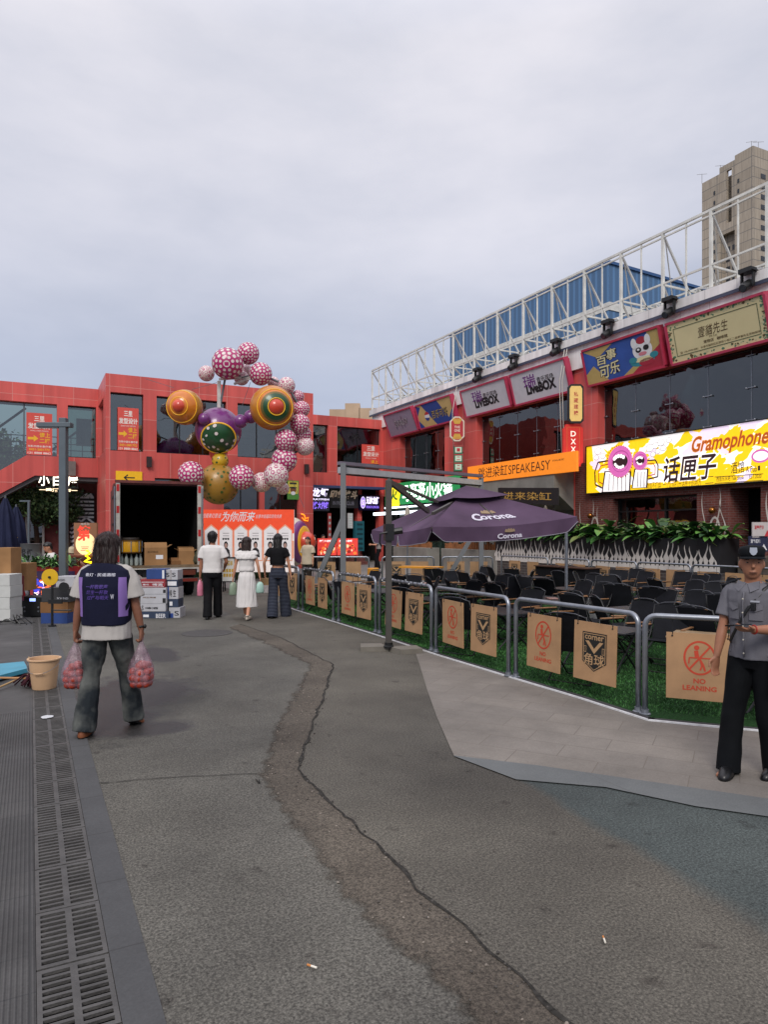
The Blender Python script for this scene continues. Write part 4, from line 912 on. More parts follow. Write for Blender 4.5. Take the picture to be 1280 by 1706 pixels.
def d_(mb):
    w_, h_ = pg.w, pg.h; mb.i = 0
    pg.poly(mb, [(0, 0), (w_ * .055, 0), (w_ * .05, h_ * .5), (w_ * .035, h_), (0, h_)], .004); pg.rect(mb, w_ * .14, 0.0, w_ * .965, h_ * .11, .0042)
    rr = random.Random(5)
    for i in range(64):
        u = rr.uniform(.03, .98) * w_; v = rr.uniform(0.02, .96) * h_; mb.i = 0 if i % 5 else 2; pts = blob(u, v, rr.uniform(.2, .62), rr.uniform(.10, .30), 0, rr.uniform(-.8, .8), 22, i, .8)
        pg.poly(mb, [(min(max(a, 0), w_), min(max(b_, 0), h_)) for a, b_, _ in pts], .0045 + i * .00003)
    # mugs
    for (x0, x1, y0, y1, hx0) in ((245, 412, 395, 524, 200), (432, 520, 380, 500, 560)):
        mb.i = 3; zpoly(mb, [(x0 - 8, y1 + 4), (x1 + 4, y1), (x1 + 12, y0), (x0 + 10, y0)], .0075); mb.i = 1; zpoly(mb, [(x0, y1), (x1 - 4, y1 - 4), (x1 + 2, y0 + 6), (x0 + 18, y0 + 6)], .009)
        mb.i = 3; n = 6 if x1 - x0 > 100 else 4
        for k in range(1, n): X = x0 + 12 + (x1 - x0 - 10) * k / n; zpoly(mb, [(X - 2, y1 - 6), (X + 2, y1 - 6), (X + 5, y0 + 18), (X + 1, y0 + 18)], .0095)
    for (pts, t_) in (([(278, 330), (215, 340), (195, 400), (198, 480), (240, 500)], 9), ([(278, 352), (232, 362), (218, 400), (220, 462), (246, 476)], 6), ([(520, 330), (575, 325), (592, 360), (590, 430), (530, 445)], 7), ([(524, 350), (562, 346), (574, 370), (572, 415), (528, 425)], 5)):
        mb.i = 3 if t_ > 6 else 5; pg.line(mb, [Z5(*p) for p in pts], t_ * .0065, .0098)
    # lips
    for (X, Y, rx, ry) in ((352, 335, 78, 98), (478, 330, 46, 58)):
        mb.i = 5
        for k in range(34): a = 2 * PI * k / 34; zpoly(mb, [(X + rx * .98 * math.cos(a - .07), Y + ry * .98 * math.sin(a - .07)), (X + rx * .98 * math.cos(a + .07), Y + ry * .98 * math.sin(a + .07)), (X + rx * 1.1 * math.cos(a + .03), Y + ry * 1.1 * math.sin(a + .03))], .0100)
        mb.i = 4; zell(mb, X, Y, rx, ry, .0105); mb.i = 7; zell(mb, X + rx * .05, Y - ry * .02, rx * .74, ry * .7, .0112); mb.i = 4; zell(mb, X + rx * .05, Y, rx * .70, ry * .64, .0118); mb.i = 3; zell(mb, X + rx * .02, Y, rx * .62, ry * .46, .0125)
        mb.i = 1
        for k in range(5): a = -1.05 + k * .42; zell(mb, X + rx * .5 * math.sin(a), Y - ry * .36 * math.cos(a), rx * .12, ry * .13, .0135); zell(mb, X + rx * .42 * math.sin(a), Y + ry * .38 * math.cos(a), rx * .1, ry * .10, .0135)
    # bubbles
    mb.i = 6
    for (X, Y, r_) in ((215, 270, 20), (245, 300, 16), (205, 310, 14), (540, 250, 22), (575, 235, 18), (610, 215, 20), (625, 250, 16), (590, 270, 14), (660, 200, 15), (560, 290, 14)):
        mb.i = 3; zell(mb, X, Y, r_ + 2, r_ + 2, .0102); mb.i = 1; zell(mb, X, Y, r_, r_, .0109)
    mb.i = 1; ztext(mb, '话匣子', 618, 285, 965, 462, .010, bold=.06, slant=.15)
    mb.i = 3; ztext(mb, '话匣子', 625, 292, 958, 455, .013, bold=.02, slant=.15)
    mb.i = 8; ztext(mb, 'Gramophone', 800, 145, 1290, 282, .010, bold=.04, slant=.25); mb.i = 5; ztext(mb, 'Gramophone', 803, 150, 1287, 278, .013, bold=.012, slant=.25)
    mb.i = 3; ztext(mb, '酒馆', 1050, 335, 1132, 408, .010, bold=.0); ztext(mb, 'A Pub', 1143, 362, 1212, 400, .010); zpoly(mb, [(1218, 362), (1232, 360), (1232, 390), (1218, 392)], .010)
    mb.i = 9; ztext(mb, '小酒馆不打烊  一个让你打开话匣子的地方', 500, 452, 862, 500, .010); mb.i = 3
    for (X0, X1) in ((888, 940), (946, 1252)): zpoly(mb, [(X0, 430), (X1, 410 if X1 > 1000 else 426), (X1, 414 if X1 > 1000 else 430), (X0, 434)], .010); zpoly(mb, [(X0, 470), (X1, 450 if X1 > 1000 else 466), (X1, 454 if X1 > 1000 else 470), (X0, 474)], .010)
    ztext(mb, '西音乐水吧 Talk Show', 958, 425, 1130, 455, .010); ztext(mb, 'EST.2020', 1165, 415, 1240, 440, .010)
    mb.i = 4; zell(mb, 1235, 300, 60, 42, .0095); mb.i = 1; zell(mb, 1235, 300, 48, 30, .0099)
lettering(th, d_, [YEL, LW, flat('lit_lilac', '#ecd8ee', emis=.5), flat('art_dark', '#3a1a22', rough=.7), flat('lit_pink', '#d869b4', emis=.35), flat('lit_orange', '#c2541c', emis=.2), Wt, flat('lit_rose', '#b84a96', emis=.3), flat('lit_gold', '#e0a010', emis=.4), flat('art_ochre', '#8a6a10', emis=.1)], 'artwork')

# orange speakeasy sign
q = PX(779, 800, 18.2); r = PX(1, 1, 18.2); YLs = PX(781, 801, 18.0).y; YRs = PX(962, 785, 18.0).y
po = Pan((17.95, YLs, PX(962, 785, 18.0).z), (0, -1, 0), UP, YLs - YRs, PX(962, 751, 18.0).z - PX(962, 785, 18.0).z)
th = sign('bar_sign', 'long lit orange sign reading SPEAKEASY on the edge of the concrete balcony', po, .12, flat('lit_orange_board', '#e8821c', emis=.42))
def d_(mb):
    mb.i = 0; w_, h_ = po.w, po.h; po.text(mb, '跳进染缸', w_ * .12, h_ * .2, w_ * .42, h_ * .84, .005, .0, .1); po.text(mb, 'SPEAKEASY', w_ * .43, h_ * .24, w_ * .80, h_ * .74, .005, -.004); po.text(mb, 'music', w_ * .82, h_ * .62, w_ * .91, h_ * .74, .005)
lettering(th, d_, [flat('ink_dark', '#2a1610')])

# hanging signs at the red pier
def hanging(label, Y, px0, px1, py0, py1, board, shape=None, t=.14, name='hanging_sign', cat='hanging sign'):
    c0 = PX((px0 + px1) / 2, py1, 18.35); D_ = c0.dot(FWD); a = AT(px0, py1, D_); p_ = Pan(a, RGT, UP, (px1 - px0) / FPX * D_, (py1 - py0) / FPX * D_)
    th = thing(name, label, cat, tuple(a)); mb = MB()
    pts = shape(p_.w, p_.h) if shape else [(0, 0), (p_.w, 0), (p_.w, p_.h), (0, p_.h)]
    mb.prism([p_.p(u, v, -t) for u, v in pts], p_.N * t); mb.build('board', board, th, True)
    mb = MB(); e1 = p_.p(p_.w * .5, p_.h * .8, -t); e2 = p_.p(p_.w * .5, p_.h * .25, -t); mb.bar(e1, (XF, e1.y + .3, e1.z), .03, .03); mb.bar(e2, (XF, e2.y + .3, e2.z), .03, .03); mb.build('bracket', BLK, th, True)
    return th, p_
oct_ = lambda c_: (lambda w_, h_: [(c_, 0), (w_ - c_, 0), (w_, c_), (w_, h_ - c_), (w_ - c_, h_), (c_, h_), (0, h_ - c_), (0, c_)])
th, p_ = hanging('narrow cream and black hanging sign with four upright red characters', 20.72, 947, 973, 640, 705, BLK, oct_(.1))
def d_(mb):
    w_, h_ = p_.w, p_.h; mb.i = 0; p_.poly(mb, [(w_ * .2, h_ * .05), (w_ * .8, h_ * .05), (w_ * .9, h_ * .12), (w_ * .9, h_ * .88), (w_ * .8, h_ * .95), (w_ * .2, h_ * .95), (w_ * .1, h_ * .88), (w_ * .1, h_ * .12)], .004)
    mb.i = 1
    for i, c_ in enumerate('私藏建糖'): p_.text(mb, c_, w_ * .36, h_ * (.68 - i * .16), w_ * .64, h_ * (.80 - i * .16), .008, .01)
lettering(th, d_, [flat('lit_cream', '#d8b46a', emis=.25), RD])
stp = lambda w_, h_: [(.09, 0), (w_ - .09, 0), (w_ - .09, .08), (w_, .16), (w_, h_ - .16), (w_ - .09, h_ - .08), (w_ - .09, h_), (.09, h_), (.09, h_ - .08), (0, h_ - .16), (0, .16), (.09, .08)]
th, p_ = hanging('bright red hanging sign with upright white letters DXXY', 20.68, 939, 972, 707, 777, flat('lit_red', '#c0241c', emis=.25), stp, .18)
def d_(mb):
    w_, h_ = p_.w, p_.h; mb.i = 1; p_.frame(mb, .13, .1, w_ - .13, h_ - .1, .02, .004); mb.i = 0
    for i, c_ in enumerate('DXXY'): p_.text(mb, c_, w_ * .37, h_ * (.71 - i * .185), w_ * .63, h_ * (.84 - i * .185), .008, .02)
lettering(th, d_, [flat('lit_letter', '#efe6d8', emis=.4), flat('trim_orange', '#d8662c')])
th, p_ = hanging('small red octagonal hanging sign reading THE ONE with golden rays', 29.0, 750, 774, 694, 735, flat('lit_cream2', '#c9bfae', emis=.1), oct_(.22), .2)
def d_(mb):
    w_, h_ = p_.w, p_.h; c_ = .2; mb.i = 0; p_.poly(mb, [(c_ + .05, .06), (w_ - c_ - .05, .06), (w_ - .06, c_ + .05), (w_ - .06, h_ - c_ - .05), (w_ - c_ - .05, h_ - .06), (c_ + .05, h_ - .06), (.06, h_ - c_ - .05), (.06, c_ + .05)], .004)
    mb.i = 1
    for i in range(11): u = w_ * (.18 + .64 * i / 10); p_.line(mb, [(w_ / 2 + (u - w_ / 2) * .5, h_ * .70), (u, h_ * .92)], .03, .006); p_.line(mb, [(w_ / 2 + (u - w_ / 2) * .5, h_ * .30), (u, h_ * .08)], .03, .006)
    mb.i = 2; p_.text(mb, 'THE', w_ * .3, h_ * .52, w_ * .7, h_ * .62, .007, .02); p_.text(mb, 'ONE', w_ * .3, h_ * .38, w_ * .7, h_ * .48, .007, .02)
lettering(th, d_, [RD, flat('ray_gold', '#cfa23c'), flat('letter_pale', '#e3cfc0')])
th, p_ = hanging('green and cream stacked lantern sign under the octagonal sign', 29.1, 757, 771, 742, 785, mat('sign_green', '#2f6a4c'), None, .3)
def d_(mb):
    w_, h_ = p_.w, p_.h
    for i in range(3):
        mb.i = 0; p_.rect(mb, w_ * .12, h_ * (.06 + i * .33), w_ * .88, h_ * (.27 + i * .33), .004); mb.i = 1; p_.text(mb, '二二一'[i], w_ * .3, h_ * (.10 + i * .33), w_ * .7, h_ * (.23 + i * .33), .006, .03); p_.rect(mb, 0, h_ * (.29 + i * .33), w_, h_ * (.33 + i * .33), .006)
lettering(th, d_, [flat('lit_cream3', '#b9c9b4', emis=.15), RD])
mb = MB()
for (px, dx, y0) in ((962, 0, 20.9), (968, .05, 20.9), (777, 0, 28.6)):
    p0 = PX(px, 600 if px > 900 else 650, 18.5); mb.tube([(18.7, y0 - dx * 3, 8.9), (18.45, y0 - dx * 3, 7.6), (18.5, y0 - dx * 3, 6.2), (18.6, y0 - dx * 3, 4.2)], .018, 6)
tag(mb.build('conduit', flat('cable_white', '#b9b5ac'), smooth=True), 'pale cables hanging down the red piers from the white parapet', 'cable')

# moving-head spotlights along the parapet
sp = None
for k, (px, py) in enumerate(((1246, 468), (1116, 513), (1013, 549), (927, 578), (856, 603), (796, 626))):
    q = PX(px, py, 18.62); lb = ORD[k] + ' black moving head spotlight from the right on the white parapet'
    if sp is None:
        sp = thing('spotlight', lb, 'spotlight', (18.62, q.y, 8.98), group='spotlights along the parapet'); z = 0
        mb = MB(); mb.box(-.16, .14, -.2, .2, .28, .42); mb.bar((.1, 0, .36), (.55, 0, .42), .06, .06); mb.box(-.12, .12, -.26, -.2, .30, .33); mb.build('base', BLK, sp, bevel=.01)
        mb = MB(); mb.box(-.05, .05, -.2, -.16, -.12, .3); mb.box(-.05, .05, .16, .2, -.12, .3); mb.build('yoke', BLK, sp)
        mb = MB(); mb.tube([(.16, 0, .06), (.1, 0, .0), (-.14, 0, -.14), (-.22, 0, -.2)], [.09, .14, .14, .12], 14); mb.build('lamp_head', BLK, sp, smooth='auto')
        mb = MB(); mb.tube([(-.22, 0, -.2), (-.235, 0, -.21)], [.10, .095], 14); mb.build('lens', mat('lens_glass', '#333a44', rough=.1), sp)
        snap = snapshot(sp)
    else: copy_thing(sp, snap, (18.62, q.y, 8.98), label=lb)

# banners just before the gallery glass, with a faint glow put into their colours
def gallery_banner(label, Y, px0, px1, py0, py1, full=True):
    a = PY(px0, py1, Y); b_ = PY(px1, py0, Y); p_ = Pan(a, (1, 0, 0), UP, b_.x - a.x, b_.z - a.z); th = thing('window_banner', label, 'banner', (a.x + p_.w / 2, Y, a.z), group='red salon banners in the gallery windows')
    mb = MB(); p_.slab(mb, .02); mb.build('board', flat('banner_red', '#c2483e', .6, emis=.12), th, True)
    def d_(mb):
        w_, h_ = p_.w, p_.h; mb.i = 0
        if full:
            p_.text(mb, '三里', w_ * .3, h_ * .80, w_ * .7, h_ * .93, .004, .03); p_.text(mb, '发型设计', w_ * .05, h_ * .62, w_ * .95, h_ * .76, .004, .03); p_.text(mb, 'SANLI HAIR DESIGN', w_ * .15, h_ * .56, w_ * .85, h_ * .59, .004, .0)
            p_.text(mb, '东新中国长春疗者', w_ * .05, h_ * .18, w_ * .95, h_ * .23, .004, .01); p_.text(mb, '131 8888 8862', w_ * .05, h_ * .02, w_ * .95, h_ * .07, .004, .02)
            mb.i = 1; p_.text(mb, '请上', w_ * .5, h_ * .42, w_ * .92, h_ * .54, .004, .02); p_.text(mb, '二楼', w_ * .5, h_ * .28, w_ * .92, h_ * .40, .004, .02); p_.text(mb, '0431-2001772', w_ * .1, h_ * .10, w_ * .9, h_ * .155, .004, .02)
            p_.poly(mb, [(w_ * .05, h_ * .36), (w_ * .28, h_ * .36), (w_ * .28, h_ * .31), (w_ * .46, h_ * .39), (w_ * .28, h_ * .47), (w_ * .28, h_ * .42), (w_ * .05, h_ * .42)], .004)
        else:
            p_.text(mb, '三里', w_ * .28, h_ * .68, w_ * .72, h_ * .92, .004, .03); p_.text(mb, '发型设计', w_ * .06, h_ * .38, w_ * .94, h_ * .62, .004, .03); p_.text(mb, 'SANLI HAIR', w_ * .2, h_ * .26, w_ * .8, h_ * .32, .004, .0); mb.i = 1; p_.text(mb, '请上', w_ * .5, h_ * .02, w_ * .9, h_ * .2, .004, .02)
    lettering(th, d_, [flat('letter_white', '#d9d0c8', emis=.1), flat('letter_yellow', '#d8a522', emis=.1)])
gallery_banner('tall red salon banner with yellow arrow in the leftmost gallery window beside the lamp post', YL + .18, 44, 87, 690, 757)
gallery_banner('tall red salon banner with a yellow arrow in the window left of the orange ball', YC + .12, 196, 231, 681, 750)
gallery_banner('short red salon banner in the gallery window above the grey awning frame', YR + .18, 603, 633, 742, 772, False)
# yellow arrow sign
a = PY(193, 806, YC - .06); b_ = PY(237, 786, YC - .06); p_ = Pan(a, (1, 0, 0), UP, b_.x - a.x, b_.z - a.z)
th = sign('arrow_sign', 'yellow sign with a thin black left arrow on the red wall above the truck', p_, .05, flat('arrow_yellow', '#dda80c', emis=.12))
lettering(th, lambda mb: (p_.line(mb, [(p_.w * .32, p_.h * .5), (p_.w * .72, p_.h * .5)], .05, .004), p_.line(mb, [(p_.w * .45, p_.h * .72), (p_.w * .31, p_.h * .49)], .05, .0045), p_.line(mb, [(p_.w * .45, p_.h * .28), (p_.w * .31, p_.h * .51)], .05, .005)), [K], 'arrow')
# glowing shop name under the left wing
a = PY(64, 822, YL + .05); b_ = PY(129, 793, YL + .05); p_ = Pan((a.x, YL + .05, a.z), (1, 0, 0), UP, b_.x - a.x, b_.z - a.z)
th = thing('shop_name_sign', 'glowing white characters of a shop name hung under the red stair band', 'sign', tuple(a))
mb = MB()
for i, c_ in enumerate('小白屋'):
    u0 = p_.w * (.0 + i * .37); g_, fs = glyphs(c_, .07); mb.M = Matrix()
    for d in (0,): p_.text(mb, c_, u0, p_.h * .42, u0 + p_.w * .28, p_.h * 1.02, 0, .012)
mb.build('big_letter', flat('lit_warm_white', '#fff2dc', emis=2.2), th, True)
mb = MB(); p_.text(mb, '一啤酒超市一', p_.w * .02, p_.h * .1, p_.w * 1.0, p_.h * .3, 0, .03); mb.build('small_letter', flat('lit_warm_white2', '#ffe2b8', emis=1.4), th, True)
mb = MB(); mb.bar(p_.p(0, p_.h * .35, -.05), p_.p(p_.w * 1.03, p_.h * .35, -.05), .04, .04); mb.bar(p_.p(.1, p_.h * .35, -.05), p_.p(.1, p_.h * 1.1, -.05), .03, .03, up=(1, 0, 0)); mb.bar(p_.p(p_.w, p_.h * .35, -.05), p_.p(p_.w, p_.h * 1.1, -.05), .03, .03, up=(1, 0, 0)); mb.build('bracket', BLK, th, True)
# striped mural under the gallery
a = PY(104, 908, YL + 2.3); b_ = PY(157, 822, YL + 2.3); p_ = Pan(a, (1, 0, 0), UP, b_.x - a.x, b_.z - a.z)
th = sign('mural_board', 'black and white striped mountain mural board under the red gallery', p_, .1, flat('mural_black', '#17171d'), cat='mural')
def d_(mb):
    w_, h_ = p_.w, p_.h; mb.i = 0
    p_.poly(mb, [(w_ * .3, h_ * .90), (w_ * .45, h_ * .95), (w_ * .6, h_ * .93), (w_ * .75, h_ * 1.0), (w_ * .9, h_ * 1.0), (w_ * .99, h_ * .93), (w_ * .99, h_ * .90)], .004)
    for k in range(5): v = h_ * (.82 - k * .075); p_.rect(mb, w_ * (.15 if k % 2 else .05), v, w_ * .99, v + h_ * .035, .004)
    for k in range(6):
        v = h_ * (.46 - k * .085); p_.line(mb, [(0, v - h_ * .12), (w_ * .18, v - h_ * .03), (w_ * .3, v - h_ * .06), (w_ * .45, v + h_ * .02), (w_ * .6, v + h_ * .0), (w_ * .75, v + h_ * .07 - k * .03), (w_ * .99, v - h_ * .04)], h_ * .035, .004 + k * .0003)
lettering(th, d_, [flat('mural_white', '#c9cace')], 'mural_pattern')
# small yellow neon mark on the pier
mb = MB(); a = PY(503, 828, YC - .05)
o = PY(500, 858, YC - .05); P_ = lambda px, py: PY(px, py, YC - .05)
mb.tube([P_(502, 856), P_(507, 858), P_(509, 864), P_(514, 862), P_(513, 868), P_(506, 866)], .03, 6); mb.tube([P_(503, 862), P_(509, 868)], .02, 6)
tag(mb.build('neon_mark', flat('neon_orange', '#f0901a', emis=1.2), smooth=True), 'small orange neon squiggle on the red pier beside the striped snail shell shape', 'neon sign')
# poster high on the ground floor glass
a = PY(479, 832, YC - .03); b_ = PY(498, 801, YC - .03); p_ = Pan(a, (1, 0, 0), UP, b_.x - a.x, b_.z - a.z)
th = sign('wall_poster', 'small green and yellow poster high on the red pier above the banner', p_, .03, flat('poster_green', '#4e8a3a'), cat='poster')
def d_(mb):
    w_, h_ = p_.w, p_.h; mb.i = 0; p_.rect(mb, w_ * .06, h_ * .3, w_ * .94, h_ * .95, .004); mb.i = 2; p_.rect(mb, w_ * .2, h_ * .8, w_ * .8, h_ * .9, .006); mb.i = 1; p_.ell(mb, w_ * .5, h_ * .5, w_ * .25, h_ * .16, .006); mb.i = 2; p_.ell(mb, w_ * .5, h_ * .62, w_ * .33, h_ * .05, .008); mb.i = 3; p_.ell(mb, w_ * .5, h_ * .33, w_ * .2, h_ * .1, .009)
lettering(th, d_, [flat('poster_yellow', '#c9b84a'), flat('poster_brown', '#7a4a2a'), flat('poster_black', '#22201c'), Wt], 'print')

# ground floor shop signs of the far right wing
def shop(label, Y, px0, px1, py0, py1, board, draw, mats, name='shop_sign', group=None):
    a = PY(px0, py1, Y); b_ = PY(px1, py0, Y); p_ = Pan(a, (1, 0, 0), UP, b_.x - a.x, b_.z - a.z); th = sign(name, label, p_, .25, board, group=group); lettering(th, lambda mb: draw(mb, p_), mats); return th
NAVY = mat('sign_navy', '#121033', rough=.4); LET = flat('lit_violet_white', '#e4dcff', emis=1.1); LET2 = flat('lit_violet', '#8a6cf0', emis=.9)
def d1(mb, p):
    w_, h_ = p.w, p.h; mb.i = 0; p.text(mb, '龙虾', w_ * .12, h_ * .6, w_ * .95, h_ * .98, .005, .035); p.text(mb, 'CRAYFISH', w_ * .02, h_ * .46, w_ * .98, h_ * .54, .005, .02); mb.i = 1; p.text(mb, '川烤大排档', w_ * .06, h_ * .08, w_ * .95, h_ * .4, .005, .03)
shop('dark blue shop sign with glowing violet crayfish characters beside the red pier', YR - .3, 515, 549, 813, 851, NAVY, d1, [LET, LET2])
def d2(mb, p):
    w_, h_ = p.w, p.h; mb.i = 0; p.text(mb, '印象格斗', w_ * .0, h_ * .5, w_ * .98, h_ * .95, .005, .05, .2); mb.i = 1; p.text(mb, 'IN FIGHT CLUB', w_ * .1, h_ * .16, w_ * .85, h_ * .36, .005, .01)
shop('dark shop sign with pale bronze fight club characters, middle of three shop signs', YR - .28, 550, 597, 816, 846, mat('sign_charcoal', '#1c1a22'), d2, [flat('bronze_letter', '#a89684', emis=.25), flat('grey_letter', '#6c6a78', emis=.15)])
def d3(mb, p):
    w_, h_ = p.w, p.h; mb.i = 1; p.ell(mb, w_ * .15, h_ * .5, w_ * .11, h_ * .36, .005); mb.i = 0; p.ring(mb, w_ * .15, h_ * .5, w_ * .12, h_ * .38, .03, .008); p.text(mb, 'S', w_ * .11, h_ * .32, w_ * .19, h_ * .68, .009, .03); p.text(mb, '兄弟龙虾', w_ * .3, h_ * .4, w_ * .95, h_ * .9, .005, .05); mb.i = 1; p.text(mb, 'XIONG DI LONG XIA', w_ * .3, h_ * .14, w_ * .95, h_ * .3, .005, .02)
shop('dark blue shop sign with a round emblem and glowing white characters, rightmost of three', YR - .3, 600, 633, 825, 850, NAVY, d3, [LET, LET2])
mb = MB(); a = PY(515, 812, YR - .4); b_ = PY(636, 812, YR - .4); mb.box(a.x, b_.x, YR - .9, YR - .02, a.z - .02, a.z + .12); mb.build('canopy_slab', flat('canopy_violet', '#3a4a7c'), None) if False else tag(mb.build('shop_canopy', mat('canopy_blue', '#33436c')), 'thin blue canopy slab over the three crayfish and fight club shop signs', 'canopy')
# hotpot shop front, green sign and lit awning, standing forward of the far pier
hp = thing('hotpot_kiosk', 'hotpot shop front with a glowing green sign and lit white awning edge', 'shop', (17.5, 33, 0))
Ph = Pan(PX(642, 838, 17.6), (0, -1, 0), UP, 1, 1); yl = PX(642, 800, 17.6).y; yr = PX(764, 800, 17.6).y; zt_ = PX(700, 800, 17.6).z; zb_ = PX(700, 838, 17.6).z
mb = MB(); mb.box(17.7, 18.9, yr, yl, 0, 4.3); mb.build('shop_wall', mat('shop_green_dark', '#1c2a22', rough=.8), hp, True)
Ph = Pan((17.6, yl, zb_), (0, -1, 0), UP, yl - yr, zt_ - zb_); mb = MB(); Ph.slab(mb, .2); mb.build('sign_board', flat('hotpot_green', '#1f8a4a', emis=.3), hp, True)
mb = MB(); w_, h_ = Ph.w, Ph.h; mb.i = 0; Ph.text(mb, '马逛逛小火锅', w_ * .27, h_ * .1, w_ * .93, h_ * .9, .005, .02); mb.i = 1; Ph.text(mb, '马逛逛小火锅', w_ * .275, h_ * .12, w_ * .925, h_ * .88, .009, .004)
mb.i = 2; Ph.poly(mb, [(a_, b__) for a_, b__, _ in blob(w_ * .14, h_ * .45, w_ * .11, h_ * .46, 0, .1, 26, 3, .7)], .005); mb.i = 3; Ph.text(mb, '火', w_ * .07, h_ * .2, w_ * .2, h_ * .75, .01, .04)
mb.build('lettering', [flat('hot_white', '#dff3e6', emis=.8), flat('hot_white2', '#f6fff8', emis=1.5), flat('hot_yellow', '#e8d020', emis=.8), flat('hot_green', '#2a7a2a', emis=.1)], hp, True)
mb = MB(); mb.box(16.9, 17.7, yr, yl, zb_ - .5, zb_ - .42); mb.i = 1; mb.box(16.86, 16.9, yr, yl, zb_ - .56, zb_ - .40); mb.box(17.3, 17.36, yr + .5, yl - .5, zb_ - .2, zb_ - .12); mb.build('awning', [flat('awning_green', '#8fa89a'), flat('tube_light', '#e8f4ff', emis=2.0)], hp, True)
mb = MB()
for i in range(5): y = yr + (yl - yr) * (i + .5) / 5; mb.box(17.64, 17.7, y - .6, y + .6, .6, 2.9)
mb.build('shop_window', mat('shop_glass', '#2c3a34', rough=.15, var=.5, scale=2), hp, True)
# black banner in front of the balcony
p_ = Pan(PX(830, 838, 16.9), (0, -1, -.06), UP, 3.6, .62); th = sign('black_banner', 'black cloth banner with gold characters hanging behind the purple parasol', p_, .04, mat('banner_black', '#141213'), cat='banner'); lettering(th, lambda mb: p_.text(mb, '进来染缸', p_.w * .1, p_.h * .25, p_.w * .9, p_.h * .75, .005, .0), [flat('gold_letter', '#a8823c', emis=.15)])
mb = MB()
for q in (.3, 3.3): mb.bar(p_.p(q, .6, -.06), p_.p(q, -2.6, -.06), .04, .04, up=(1, 0, 0))
mb.build('pole', BLK, th, True)
# brick steps and plinth at the far shops, menu stand
mb = MB()
a = PY(612, 935, YR - 3); b_ = PY(636, 935, YR - 3)
for i in range(5): mb.box(x_at(598, 33), 16.2, 33.5 + i * .32, 35.5 + i * .01, i * .17, (i + 1) * .17)
tag(mb.build('brick_steps', BRICK), 'low dark red brick steps in front of the crayfish shop', 'steps')
mb = MB(); mb.box(12.6, 17.4, YR - 1.4, YR - .02, 0, .35); tag(mb.build('shop_plinth', mat('plinth_grey', '#4a4644')), 'low grey plinth along the far shop fronts', 'plinth')
for (px0, px1, py0, py1, D, lb) in ((529, 560, 897, 925, 30, 'left red food picture lightbox in front of the far shops'), (562, 596, 897, 925, 30, 'right red food picture lightbox in front of the far shops')):
    p_ = pan_f(D, px0, px1, py0, py1); th = sign('lightbox', lb, p_, .3, flat('lit_red2', '#c8352c', emis=.5), cat='lightbox', group='food lightboxes')
    def d_(mb, p_=p_, px0=px0):
        w_, h_ = p_.w, p_.h; rr = random.Random(px0)
        mb.i = 3; p_.text(mb, '麻辣小龙虾', w_ * .1, h_ * .78, w_ * .75, h_ * .92, .009, .03)
        for i in range(26): mb.i = rr.choice((0, 1, 2)); p_.ell(mb, w_ * rr.uniform(.1, .9), h_ * rr.uniform(.12, .62), w_ * rr.uniform(.03, .1), h_ * rr.uniform(.03, .1), .004 + i * .00015, 9)
    lettering(th, d_, [flat('food_orange', '#e0702c', emis=.5), flat('food_cream', '#e8c49a', emis=.5), flat('food_red', '#8a1c14', emis=.3), LW], 'picture')
    mb = MB(); mb.bar(p_.p(.1, 0, -.15), p_.p(.1, -p_.O.z, -.15), .08, .08, up=(1, 0, 0)); mb.bar(p_.p(p_.w - .1, 0, -.15), p_.p(p_.w - .1, -p_.O.z, -.15), .08, .08, up=(1, 0, 0)); mb.build('leg', BLK, th, True)
# colourful fridge and doors in the far shops
for (px0, px1, py0, py1, c_, nm, lb, dz) in ((592, 607, 868, 918, '#1c5a66', 'drinks_fridge', 'tall teal drinks fridge in the dark doorway of the crayfish shop', .3), (547, 552, 855, 915, '#a84a48', 'door_banner', 'narrow red and white vertical banner beside the fight club door', .1), (580, 588, 855, 880, '#b9b9ba', 'striped_poster', 'black and white striped poster on the fight club glass', .1)):
    a = PY(px0, py1, YR - .35); b_ = PY(px1, py0, YR - .35); p_ = Pan(a, (1, 0, 0), UP, b_.x - a.x, b_.z - a.z); th = sign(nm, lb, p_, dz, flat(nm + '_col', c_, emis=.1), cat=nm.split('_')[-1])
    lettering(th, lambda mb, p_=p_: [p_.rect(mb, p_.w * .2, p_.h * (.05 + .16 * k), p_.w * .85, p_.h * (.12 + .16 * k), .004) for k in range(6)], [flat(nm + '_mark', '#c9d8d8' if 'fridge' not in nm else '#123a44')], 'marking')

# concrete planters with wooden stakes (between the plaza and the shop terrace)
def stake_planter(label, y0, y1, X=16.7):
    th = thing('concrete_planter', label, 'planter', (X, (y0 + y1) / 2, 0), group='concrete planters with wooden stakes'); mb = MB(); mb.box(X, X + .7, y0, y1, 0, 1.0); mb.build('box', CONC, th, True, bevel=.02)
    y = y0 - .1; mb = MB(); y_ = y0
    while y_ < y1:
        h = random.uniform(.2, .38); mb.box(X + .2, X + .27, y_, y_ + .13, .95, 1.0 + h); y_ += .17
    mb.build('stake_fence', mat('wood_stakes', '#8a5c3c', rough=.8, var=.3, scale=3), th, True)
stake_planter('pale concrete planter with wooden stakes, nearer the flame painted planter', PX(828, 900, 16.7).y, PX(735, 900, 16.7).y)
stake_planter('pale concrete planter with wooden stakes, farther one near the brick steps', PX(712, 900, 16.7).y, PX(655, 900, 16.7).y)

